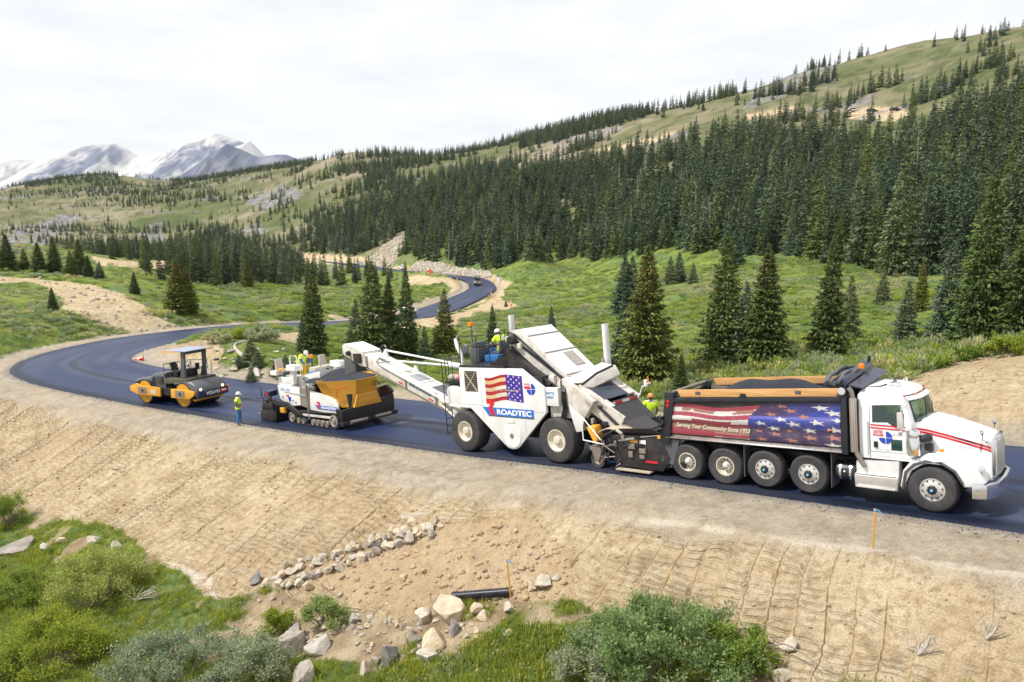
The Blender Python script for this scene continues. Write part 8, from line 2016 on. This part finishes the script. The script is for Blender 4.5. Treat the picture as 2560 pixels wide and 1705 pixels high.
def person(M, label, J, pants, hat, sleeves=M_SKIN, shirt=M_LIME, name='person', parent_scale=1.0):
    """J: joint overrides. stands at the origin, faces +x. one skinned body, vest and hat worn over it"""
    j = dict(pelvis=(0, 0, 0.96), spine=(0, 0, 1.13), chest=(0, 0, 1.33), neck=(0.0, 0, 1.49), head=(0.025, 0, 1.60), crown=(0.02, 0, 1.73), nose=(0.125, 0, 1.62),
             hipL=(0, 0.10, 0.93), kneeL=(0.02, 0.11, 0.50), ankL=(-0.02, 0.12, 0.09), toeL=(0.17, 0.14, 0.045), hipR=(0, -0.10, 0.93), kneeR=(0.02, -0.11, 0.50), ankR=(-0.02, -0.12, 0.09), toeR=(0.17, -0.14, 0.045),
             shL=(0, 0.19, 1.42), elL=(-0.03, 0.27, 1.14), wrL=(0.06, 0.27, 0.90), shR=(0, -0.19, 1.42), elR=(-0.03, -0.27, 1.14), wrR=(0.06, -0.27, 0.90))
    j.update(J)
    j = {k: np.array(v, float) for k, v in j.items()}
    rad = dict(pelvis=0.165, spine=0.165, chest=0.175, neck=0.058, head=0.088, crown=0.075, nose=0.016, hip=0.105, knee=0.076, ank=0.046, toe=0.040, sh=0.085, el=0.060, wr=0.040, palm=0.038, f=0.0105)
    E = [('pelvis', 'spine'), ('spine', 'chest'), ('chest', 'neck'), ('neck', 'head'), ('head', 'crown'), ('head', 'nose')]
    for s in 'LR':
        E += [('pelvis', 'hip' + s), ('hip' + s, 'knee' + s), ('knee' + s, 'ank' + s), ('ank' + s, 'toe' + s), ('chest', 'sh' + s), ('sh' + s, 'el' + s), ('el' + s, 'wr' + s)]
        d = j['wr' + s] - j['el' + s]; d = d / np.linalg.norm(d); side = np.cross(d, [0, 0, 1.0]); side = side / (np.linalg.norm(side) + 1e-6); up = np.cross(side, d)
        pm = 'palm' + s; j[pm] = j['wr' + s] + d * 0.075; E.append(('wr' + s, pm))
        for k, (off, ln) in enumerate([(-0.030, 0.070), (-0.010, 0.085), (0.010, 0.080), (0.030, 0.062)]):
            a, b2 = 'fa%d%s' % (k, s), 'fb%d%s' % (k, s)
            j[a] = j[pm] + d * 0.045 + side * off; j[b2] = j[a] + d * ln * 0.7 + up * -0.03
            E += [(pm, a), (a, b2)]
        a = 'ft' + s; j[a] = j['wr' + s] + d * 0.055 + side * 0.055; j[a + '2'] = j[a] + d * 0.04 + side * 0.012 - up * 0.01; E += [('wr' + s, a), (a, a + '2')]
    names = list(j); ix = {k: i for i, k in enumerate(names)}
    me = bpy.data.meshes.new('body'); me.from_pydata([tuple(j[k]) for k in names], [(ix[a], ix[b2]) for a, b2 in E], [])
    o = bpy.data.objects.new('body', me); COL.objects.link(o)
    sk = o.modifiers.new('skin', 'SKIN'); sk.use_smooth_shade = True
    for k in names:
        base = k.rstrip('LR') if k[-1] in 'LR' else k
        r = rad.get(base, rad['f'])
        v = me.skin_vertices[0].data[ix[k]]; v.radius = (r, r * (1.22 if base in ('pelvis', 'chest', 'spine') else 1.0)); v.use_root = (k == 'pelvis')
        if base in ('pelvis', 'spine', 'chest'): v.radius = (r * 1.15, r * 0.88)
    ss = o.modifiers.new('sub', 'SUBSURF'); ss.levels = 1; ss.render_levels = 1
    bpy.context.view_layer.update()
    bm_ = bpy.data.meshes.new_from_object(o.evaluated_get(bpy.context.evaluated_depsgraph_get()))
    bpy.data.objects.remove(o)
    n = len(bm_.vertices); V = np.empty(n * 3); bm_.vertices.foreach_get('co', V); V = V.reshape(-1, 3)
    A = np.array([j[a] for a, b2 in E]); B = np.array([j[b2] for a, b2 in E])
    C = np.array([p.center[:] for p in bm_.polygons])
    t = np.clip(((C[:, None] - A) * (B - A)).sum(-1) / ((B - A) ** 2).sum(-1), 0, 1)
    dd = np.linalg.norm(C[:, None] - (A + t[..., None] * (B - A)), axis=-1); k = dd.argmin(1)
    lab = []
    for i, q in enumerate(k):
        a, b2 = E[q]; tt = t[i, q]
        if a in ('pelvis', 'spine') and b2 in ('spine', 'chest'): lab.append(1)
        elif a == 'chest' and b2 == 'neck': lab.append(1 if tt < 0.75 else 0)
        elif a == 'chest' or a.startswith('sh'): lab.append(1 if a == 'chest' or tt < 0.6 else 3)
        elif a.startswith('el'): lab.append(3)
        elif a == 'pelvis': lab.append(1)
        elif a.startswith('hip'): lab.append(2 if tt > 0.12 else 1)
        elif a.startswith('knee'): lab.append(2)
        elif a.startswith('ank'): lab.append(4)
        else: lab.append(0)
    lab = np.array(lab, np.int32)
    bm_.materials.clear()
    for m in (M_SKIN, shirt, pants, sleeves, M_BOOT): bm_.materials.append(m)
    bm_.polygons.foreach_set('material_index', lab)
    bm_.polygons.foreach_set('use_smooth', np.ones(len(bm_.polygons), bool)); bm_.update()
    T = empty(name, M); tag(T, label, 'person')
    link(bpy.data.objects.new('body', bm_), T)
    # vest: the torso surface lifted off the body, with tapes
    N = np.empty(n * 3); bm_.vertices.foreach_get('normal', N); N = N.reshape(-1, 3)
    F, MI = [], []
    axis = j['neck'] - j['pelvis']; L_ = np.linalg.norm(axis); axis = axis / L_
    for p, l in zip(bm_.polygons, lab):
        if l != 1: continue
        h = float((np.array(p.center[:]) - j['pelvis']) @ axis) / L_; lat = abs(p.center[1])
        F.append(list(p.vertices)); MI.append(1 if (0.30 < h < 0.42) else 2 if (0.26 < h <= 0.30 or 0.42 <= h < 0.46) else 1 if (0.085 < lat < 0.125 and h > 0.42) else 0)
    used = sorted({v for f in F for v in f}); rem = {v: i for i, v in enumerate(used)}
    vm = bpy.data.meshes.new('vest'); vm.from_pydata([tuple(V[v] + N[v] * 0.03) for v in used], [], [[rem[v] for v in f] for f in F])
    for m in (M_LIME, M_TAPE, M_OTAPE): vm.materials.append(m)
    vm.polygons.foreach_set('material_index', np.array(MI, np.int32)); vm.polygons.foreach_set('use_smooth', np.ones(len(F), bool)); vm.update()
    link(bpy.data.objects.new('vest', vm), T)
    # hard hat
    up = j['crown'] - j['neck']; up = up / np.linalg.norm(up); fw = j['nose'] - j['head']; fw = fw - up * (fw @ up); fw = fw / np.linalg.norm(fw); sd = np.cross(up, fw)
    c = j['head'] + up * 0.055
    h = MB(); rows = []
    for r, z in [(0.140, -0.005), (0.118, 0.0), (0.116, 0.04), (0.104, 0.08), (0.075, 0.108), (0.033, 0.122), (0.001, 0.124)]:
        rows.append([tuple(c + (fw * math.cos(a) * (r + (0.035 if z < 0 and math.cos(a) > 0.5 else 0)) + sd * math.sin(a) * r * 0.88) + up * z) for a in np.linspace(0, 6.283, 19)[:-1]])
    h.loft(rows, close=False); h.build('hard_hat', hat, T, 60)
    for s in (-1, 1):
        e = MB(); e.ball(tuple(j['head'] + fw * 0.082 + sd * s * 0.034 + up * 0.03), 0.012, sub=1); e.build('eye', M_DARKJ, T)
        e = MB(); e.ball(tuple(j['head'] + sd * s * 0.088 + up * 0.015), 0.026, 0.6, 0.4, 1.0, sub=1); e.build('ear', M_SKIN, T)
    hb = MB(); hb.ball(tuple(j['head'] - fw * 0.03 + up * 0.02), 0.096, 1, 1, 0.9, sub=2); hb.build('hair', M_BOOT, T)
    return T
def upright(x, y, z, yaw): return Matrix.Translation((x, y, z)) @ Matrix.Rotation(R(yaw), 4, 'Z')
# ground worker beside the mat, hands at his waist
_p = gz(598, 1063, -10.70); _z = float(gheight(_p[0], _p[1])[0])
person(upright(_p[0], _p[1], _z, 10), 'worker in white hard hat, lime vest and blue jeans standing by the road edge',
       dict(elR=(-0.10, -0.27, 1.16), wrR=(0.13, -0.20, 1.02), elL=(-0.10, 0.27, 1.16), wrL=(0.14, 0.16, 1.03), kneeL=(0.06, 0.12, 0.50), ankL=(0.05, 0.14, 0.09), toeL=(0.24, 0.17, 0.045), ankR=(-0.06, -0.13, 0.09), toeR=(0.13, -0.16, 0.045), nose=(0.11, 0.02, 1.575), head=(0.03, 0.0, 1.59)), M_JEANS, M_HATW, sleeves=M_SHIRT)
# paver operator leaning over the console
person(PAVER.matrix_world @ Matrix.Translation((-3.95, -0.05, 2.02)), 'operator in white hard hat and yellow trousers bending over on the paver deck',
       dict(pelvis=(-0.10, 0, 0.94), spine=(-0.03, 0, 1.08), chest=(0.12, 0, 1.24), neck=(0.26, 0, 1.34), head=(0.34, 0, 1.40), crown=(0.42, 0, 1.50), nose=(0.40, 0, 1.33), hipL=(-0.09, 0.10, 0.91), hipR=(-0.09, -0.10, 0.91),
            shL=(0.14, 0.19, 1.28), elL=(0.27, 0.24, 1.02), wrL=(0.44, 0.16, 0.86), shR=(0.14, -0.19, 1.28), elR=(0.26, -0.24, 1.02), wrR=(0.45, -0.14, 0.86)), M_YPANTS, M_HATW, sleeves=M_NAVY)
# transfer machine operator seated, reaching for the levers
person(MTV.matrix_world @ Matrix.Translation((-3.92, 0.2, 2.84)) @ Matrix.Rotation(math.pi, 4, 'Z'), 'operator in white hard hat and lime vest seated on the transfer machine',
       dict(kneeL=(0.40, 0.14, 0.98), ankL=(0.44, 0.14, 0.58), toeL=(0.60, 0.15, 0.54), kneeR=(0.40, -0.14, 0.98), ankR=(0.44, -0.14, 0.58), toeR=(0.60, -0.15, 0.54), chest=(0.05, 0, 1.33), neck=(0.10, 0, 1.48), head=(0.13, 0, 1.58), crown=(0.14, 0, 1.71), nose=(0.23, 0, 1.58), shL=(0.06, 0.19, 1.41), shR=(0.06, -0.19, 1.41),
            elL=(0.22, 0.28, 1.18), wrL=(0.50, 0.24, 1.14), elR=(0.22, -0.28, 1.18), wrR=(0.48, -0.24, 1.16)), M_BLUEPL, M_HATW, sleeves=M_SHIRT)
# worker on the far side of the hopper, back to the viewer
_p = at(1627, 985, 30.0); _rz = road_z(_p[0], _p[1])
person(upright(_p[0], _p[1], _rz + 0.01, 100), 'worker in orange hard hat and lime vest behind the hopper, back turned',
       dict(elL=(0.10, 0.28, 1.17), wrL=(0.32, 0.22, 1.12), elR=(-0.02, -0.28, 1.14), wrR=(0.12, -0.26, 0.95)), M_DARKJ, M_HATO, sleeves=M_SKIN)
# truck driver
person(TRUCK.matrix_world @ Matrix.Translation((-1.38, 0.46, 0.84)), 'truck driver in lime shirt behind the cab side window',
       dict(kneeL=(0.42, 0.14, 1.02), ankL=(0.58, 0.14, 0.62), toeL=(0.72, 0.15, 0.62), kneeR=(0.42, -0.14, 1.02), ankR=(0.58, -0.14, 0.62), toeR=(0.72, -0.15, 0.62), elL=(0.14, 0.28, 1.16), wrL=(0.36, 0.16, 1.22), elR=(0.14, -0.28, 1.16), wrR=(0.36, -0.16, 1.22)), M_DARKJ, M_HATW, sleeves=M_SKIN)
# ------------------------------------------------------------------ far vehicles, signs and site things
def site(px, py, Zguess=None):
    x, y, _ = to_ground([px], [py]); x, y = float(x[0]), float(y[0])
    sd, rz, _ = road_near([x], [y])
    z = float(rz[0]) + 0.006 if abs(sd[0]) < ROAD_HALF else float(gheight(x, y)[0])
    return x, y, z
def heading(x, y):
    _, _, i = road_near([x], [y]); t = ROAD_T[i[0]]; return math.degrees(math.atan2(t[1], t[0]))
def pickup(px, py, label, paintm, yaw=None, suv=False, name='pickup_truck', cat='pickup', on_road=True):
    x, y, z = site(px, py)
    if on_road:
        sd, rz, _ = road_near([x], [y]); z = float(rz[0]) + 0.006
    T = empty(name, Matrix.Translation((x, y, z)) @ Matrix.Rotation(R(heading(x, y) if yaw is None else yaw), 4, 'Z')); tag(T, label, cat)
    m = MB(); m.prism([(-2.75, 0.50), (-2.75, 1.05), (2.45, 1.12), (2.70, 0.95), (2.75, 0.50)], -0.98, 0.98, 0.05); m.build('body', paintm, T)
    cabp = [(-2.6, 1.05), (-2.4, 1.75), (0.3, 1.85), (0.75, 1.75), (1.35, 1.12)] if suv else [(-0.9, 1.05), (-0.8, 1.80), (0.5, 1.88), (0.85, 1.78), (1.45, 1.12)]
    m = MB(); m.prism(cabp, -0.88, 0.88, 0.06); m.build('cab', paintm, T)
    for s in (-1, 1):
        m = MB(); q = [(cabp[0][0] + 0.2, 1.2), (cabp[1][0] + 0.15, 1.68), (0.6, 1.74), (1.1, 1.2)]; m.prism(q, s * 0.885 - 0.004, s * 0.885 + 0.004); m.build('side_window', M_BLACK, T)
        for wx in (-1.75, 1.75): wheel(T, wx, s * 0.98, 0.40, 0.40, 0.26, 0.23, M_ALU, 'disc', s, tread=0)
        m = MB(); m.box(2.66, 2.77, s * 0.75 - 0.15, s * 0.75 + 0.15, 0.82, 0.98, 0.02); m.build('headlight', M_LENS, T)
        m = MB(); m.box(-2.78, -2.72, s * 0.88 - 0.08, s * 0.88 + 0.08, 0.75, 1.02, 0.01); m.build('tail_light', M_REDLENS, T)
    m = MB(); m.hull([(0.9, -0.8, 1.72), (0.9, 0.8, 1.72), (1.44, 0.85, 1.16), (1.44, -0.85, 1.16)], [(0.93, -0.8, 1.75), (0.93, 0.8, 1.75), (1.47, 0.85, 1.18), (1.47, -0.85, 1.18)]); m.build('windshield', M_BLACK, T)
    if not suv:
        m = MB(); m.box(-2.66, -0.98, -0.86, 0.86, 1.04, 1.10, 0.01); m.build('bed_liner', M_DARK, T)
    return T
pickup(1007, 675, 'white pickup with open bed driving off above the far bend', M_CLEAN)
pickup(1022, 795, 'white pickup partly hidden by a narrow spruce on the middle road', M_CLEAN, yaw=None, suv=True)
pickup(898, 665, 'tiny white pickup farthest along the road behind the trees', M_CLEAN)
pickup(2132, 279, 'white and red service truck on the hillside pullout', M_CLEAN, yaw=20, suv=True, name='service_truck', cat='truck', on_road=False)
pickup(2180, 281, 'dark blue car in the middle of the hillside pullout', navy_panel, yaw=10, suv=True, name='parked_car', cat='car', on_road=False)
pickup(2238, 279, 'dark blue car at the right end of the hillside pullout', navy_panel, yaw=15, suv=True, name='parked_car', cat='car', on_road=False)
# far roller
x, y, z = site(1194, 718); sdr, rzr, ir = road_near([x], [y])
build_roller('tandem_roller', Matrix.Translation((x, y, float(rzr[0]) + 0.006)) @ Matrix.Rotation(R(heading(x, y) + 180), 4, 'Z'), 'small yellow roller seen head on at the far bend')

M_CONE = paint('orange_plastic', (0.90, 0.16, 0.04), 0.5, dirt=0.05)
def channelizer(px, py, label, group='orange channelizers along the far bend'):
    x, y, z = site(px, py); z = float(gheight(x, y)[0])
    T = empty('channelizer', Matrix.Translation((x, y, z))); tag(T, label, 'traffic cone', group)
    m = MB(); m.lathe([(0.34, 0.0), (0.34, 0.08), (0.16, 0.10), (0.14, 0.5), (0.11, 1.25), (0.05, 1.3)], (0, 0, 0), 'z', 12); m.build('cone_body', M_CONE, T)
    for zz in (0.55, 0.9):
        m = MB(); m.lathe([(0.152 - 0.03 * (zz - 0.5), zz), (0.140 - 0.03 * (zz - 0.5), zz + 0.18)], (0, 0, 0), 'z', 12, cap=False); m.build('white_band', M_PRINTW, T)
for px, py, lb in [(1233, 708, 'orange channelizer by the white cabinet at the far bend'), (1228, 743, 'upper one of two orange channelizers close together at the far bend'), (1231, 748, 'lower one of two orange channelizers close together at the far bend'), (1171, 726, 'orange channelizer on the inner side of the far bend'),
                   (1143, 703, 'orange channelizer at the start of the far bend by the rubble'), (1153, 692, 'tiny orange channelizer under the rubble slope'), (1096, 788, 'orange channelizer beside the middle road near the spruce'), (1278, 766, 'orange channelizer in the meadow edge right of the far bend')]:
    channelizer(px, py, lb)
# diamond warning sign
x, y, z = site(1076, 690); z = float(gheight(x, y)[0])
T = empty('warning_sign', Matrix.Translation((x, y, z))); tag(T, 'orange diamond warning sign in front of the pale rubble', 'sign')
m = MB(); m.hull([(0, 0, 0.7), (0.95, 0, 1.65), (0, 0, 2.6), (-0.95, 0, 1.65)], [(0, 0.03, 0.7), (0.95, 0.03, 1.65), (0, 0.03, 2.6), (-0.95, 0.03, 1.65)]); m.build('sign_panel', M_CONE, T)
m = MB(); m.cyl((0, 0.06, 0), (0, 0.06, 2.4), 0.04, 6); m.box(-0.5, 0.5, 0.0, 0.6, 0.0, 0.05, 0); m.build('stand', M_STEEL, T)
# white cabinet
x, y, z = site(1249, 709); z = float(gheight(x, y)[0])
T = empty('portable_toilet', Matrix.Translation((x, y, z - 0.05)) @ Matrix.Rotation(R(20), 4, 'Z')); tag(T, 'white portable toilet cabin beside the far bend', 'cabin')
m = MB(); m.box(-0.6, 0.6, -0.6, 0.6, 0.05, 2.2, 0.04); m.build('cabin_wall', M_CLEAN, T)
m = MB(); m.hull([(-0.65, -0.65, 2.2), (0.65, -0.65, 2.2), (0.65, 0.65, 2.2), (-0.65, 0.65, 2.2)], [(-0.4, -0.5, 2.42), (0.4, -0.5, 2.42), (0.4, 0.5, 2.42), (-0.4, 0.5, 2.42)], 0.02); m.build('roof', M_PRINTG, T)
m = MB(); m.box(-0.4, 0.4, -0.625, -0.6, 0.15, 2.05, 0.01); m.build('door', M_PRINTW, T)
m = MB(); m.box(-0.7, 0.7, -0.7, 0.7, -0.1, 0.06, 0.01); m.build('skid', M_PRINTG, T)
# survey stakes with blue ribbons
M_LATH = paint('yellow_lath', (0.68, 0.37, 0.085), 0.7, dirt=0.1)
def stake(px, py, hpx, label, leanx=0.0, mat=M_LATH, w=0.022, ribbon=True):
    x, y, z = site(px, py); z = float(gheight(x, y)[0])
    Z = y * math.cos(CAM_PITCH) - z * math.sin(CAM_PITCH); h = hpx * Z / FPX / math.cos(CAM_PITCH)
    T = empty('survey_stake', Matrix.Translation((x, y, z)) @ Matrix.Rotation(R(leanx), 4, 'Y')); tag(T, label, 'stake')
    m = MB(); m.prism([(-w, 0.0), (0, -0.12), (w, 0.0), (w, h), (-w, h)], -0.008, 0.008, 0.002); m.build('lath', mat, T)
    if ribbon:
        m = MB(); m.box(-w - 0.004, w + 0.004, -0.012, 0.012, h - 0.05, h - 0.015, 0); m.build('ribbon_knot', M_SKYBLUE, T)
        for a, b2 in ((0.13, -0.07), (0.11, -0.13)):
            m = MB(); P = [(0.02 + a * t, -0.014 - 0.02 * t, h - 0.03 + b2 * t * t + 0.015 * math.sin(5 * t)) for t in np.linspace(0, 1, 6)]
            for p, q in zip(P[:-1], P[1:]): m.hull([(p[0], p[1], p[2] - 0.011), (q[0], q[1], q[2] - 0.011), (q[0], q[1], q[2] + 0.011), (p[0], p[1], p[2] + 0.011)], [(p[0], p[1] - 0.002, p[2] - 0.011), (q[0], q[1] - 0.002, q[2] - 0.011), (q[0], q[1] - 0.002, q[2] + 0.011), (p[0], p[1] - 0.002, p[2] + 0.011)])
            m.build('ribbon_tail', M_SKYBLUE, T)
    return T
stake(2182, 1372, 104, 'yellow wooden survey stake with blue ribbon on the gravel below the truck cab', -1.2)
stake(1276, 1493, 98, 'yellow wooden survey stake with blue ribbon at the end of the black pipe', -4.5)
stake(365, 910, 36, 'thin white stake on the gravel inside the near bend', 0, M_PRINTW, 0.03, False)
# tipped red cone
x, y, z = site(358, 902); z = float(gheight(x, y)[0])
T = empty('tipped_cone', Matrix.Translation((x, y, z + 0.18)) @ Matrix.Rotation(R(-95), 4, 'Y') @ Matrix.Rotation(R(10), 4, 'X')); tag(T, 'red traffic cone lying on its side inside the near bend', 'traffic cone')
m = MB(); m.lathe([(0.16, 0.0), (0.15, 0.05), (0.10, 0.35), (0.05, 0.70), (0.02, 0.72)], (0, 0, 0), 'z', 14); m.build('cone_body', M_REDLENS, T)
m = MB(); m.lathe([(0.112, 0.28), (0.088, 0.44)], (0, 0, 0), 'z', 14, cap=False); m.build('white_band', M_PRINTW, T)
m = MB(); m.box(-0.2, 0.2, -0.2, 0.2, -0.03, 0.0, 0.005); m.build('base', M_REDLENS, T)
# corrugated pipe
a = np.array(site(1131, 1503)); b2 = np.array(site(1275, 1490)); 
a[2] = float(gheight(a[0], a[1])[0]) + 0.13; b2[2] = float(gheight(b2[0], b2[1])[0]) + 0.11
d = b2 - a; Lp = np.linalg.norm(d)
Mx = Matrix.Translation(tuple(a)) @ Vector(tuple(d)).to_track_quat('X', 'Z').to_matrix().to_4x4()
T = empty('corrugated_pipe', Mx); tag(T, 'black corrugated drain pipe lying at the foot of the embankment', 'pipe')
pr = []
for k in range(int(Lp / 0.036)):
    pr += [(0.100, k * 0.036), (0.112, k * 0.036 + 0.008), (0.112, k * 0.036 + 0.020), (0.100, k * 0.036 + 0.028)]
m = MB(); m.lathe(pr, (0, 0, 0), 'x', 22, cap=False); m.build('pipe_wall', paint('black_pipe', (0.016, 0.018, 0.032), 0.32, dirt=0.35, dirtcol=(0.12, 0.09, 0.07), scale=6), T)
m = MB(); m.lathe([(0.09, 0.0), (0.09, Lp)], (0, 0, 0), 'x', 22, cap=False); m.build('pipe_bore', M_BLACK, T)
# fallen log and dead branches
def dead_wood(name, label, chains, r0, cat='log', mat=None):
    P0 = chains[0][0]; x, y, z = site(*P0[:2]); z = float(gheight(x, y)[0])
    T = empty(name, Matrix.Translation((x, y, z))); tag(T, label, cat)
    for k, ch in enumerate(chains):
        W = []
        for c in ch:
            xx, yy, zz = site(*c[:2]); zz = float(gheight(xx, yy)[0]) + (c[2] if len(c) > 2 else 0.05); W.append((xx - x, yy - y, zz - z))
        W = np.array(W); n = len(W); W = cat_spline(W, 0.12) if n > 2 else W
        m = MB(); m.tube(W, np.linspace(r0 * (1 if k == 0 else 0.5), r0 * 0.3 * (1 if k == 0 else 0.5), len(W)), 6); m.build('trunk' if k == 0 else 'branch', mat or MAT_DEAD, T)
    return T
dead_wood('fallen_log', 'bent grey fallen log running down the grassy knoll', [[(645, 948), (640, 925), (622, 905), (605, 890), (588, 872), (592, 860), (612, 853)], [(592, 860), (640, 851), (680, 851)], [(690, 849), (664, 851)]], 0.22)
rb = random.Random(3)
for lb, cx, cy, n, sp in [('heap of bare grey branches at the edge of the rounded willow', 340, 1505, 13, 85), ('bleached driftwood roots on the tracked dirt at the bottom right', 2295, 1640, 9, 75), ('bundle of dry twigs on the dirt at the right edge', 2465, 1600, 6, 38)]:
    ch = []
    for k in range(n):
        a0 = rb.uniform(-2.6, -0.4) if k % 3 else rb.uniform(-0.5, 0.5); l = sp * rb.uniform(0.5, 1.0)
        ch.append([(cx, cy, 0.04), (cx + l * 0.4 * math.cos(a0) + rb.uniform(-5, 5), cy + l * 0.12 * math.sin(a0), 0.12 + 0.1 * rb.random()), (cx + l * 0.8 * math.cos(a0), cy + l * 0.25 * math.sin(a0), rb.uniform(0.05, 0.45)), (cx + l * math.cos(a0) + rb.uniform(-8, 8), cy + l * 0.3 * math.sin(a0), rb.uniform(0.03, 0.5))])
    dead_wood('dead_branches', lb, ch, 0.035, 'branches')
ch = [[(1880, 1640, 0.1), (1960, 1650, 0.35), (2040, 1690, 0.25), (2100, 1704, 0.1)], [(1900, 1600, 0.3), (1980, 1610, 0.55), (2060, 1680, 0.3)], [(1890, 1660, 0.2), (1990, 1690, 0.3), (2090, 1690, 0.15)]]
dead_wood('bare_branch', 'long bare brown branch reaching out from the large willow', ch, 0.022, 'branch', MAT_TWIG)
# crumbs of mix along the near edge of the mat
_n = 1500
_k = rr.integers(0, 190, _n); _o = ROAD_HALF + 0.05 + np.abs(rr.normal(0, 0.28, _n)); _lt = np.stack([-ROAD_T[_k, 1], ROAD_T[_k, 0]], 1)
_xy = ROAD[_k, :2] + _lt * _o[:, None] + rr.uniform(-0.3, 0.3, (_n, 2)); _s = rr.uniform(0.015, 0.05, _n)
o = scatter('asphalt_crumbs', [low_rock(640 + i, M_MIX) for i in range(2)], np.c_[_xy, gheight(_xy[:, 0], _xy[:, 1]) + 0.005], rr.random(_n) * 6.28, _s, rr.integers(0, 2, _n))
tag(o, 'black crumbs of asphalt mix along the edge of the new mat', None, None, 'stuff')
# ------------------------------------------------------------------ thin mountain air
_lo = min(float(GZ.min()), min((o.matrix_world @ Vector(c)).z for o in bpy.data.objects if o.name.startswith('mountain') for c in o.bound_box))
_hi = max(float(GZ.max()) + 20, max((o.matrix_world @ Vector(c)).z for o in bpy.data.objects if o.name.startswith('mountain') for c in o.bound_box))
print('air', _lo, _hi)
m = MB(); m.box(-9000, 9000, -150, 9400, _lo - 1.5, _hi + 15, 0)
air = m.build('haze', None)
hm = bpy.data.materials.new('mountain_air'); hm.use_nodes = True
hm.node_tree.nodes.remove(hm.node_tree.nodes['Principled BSDF'])
pv = hm.node_tree.nodes.new('ShaderNodeVolumePrincipled')
pv.inputs['Color'].default_value = (0.80, 0.88, 1.0, 1); pv.inputs['Density'].default_value = 3.6e-5; pv.inputs['Anisotropy'].default_value = 0.2
hm.node_tree.links.new(pv.outputs[0], hm.node_tree.nodes['Material Output'].inputs['Volume'])
air.data.materials.clear(); air.data.materials.append(hm)
tag(air, 'thin pale mountain haze', None, None, 'stuff')
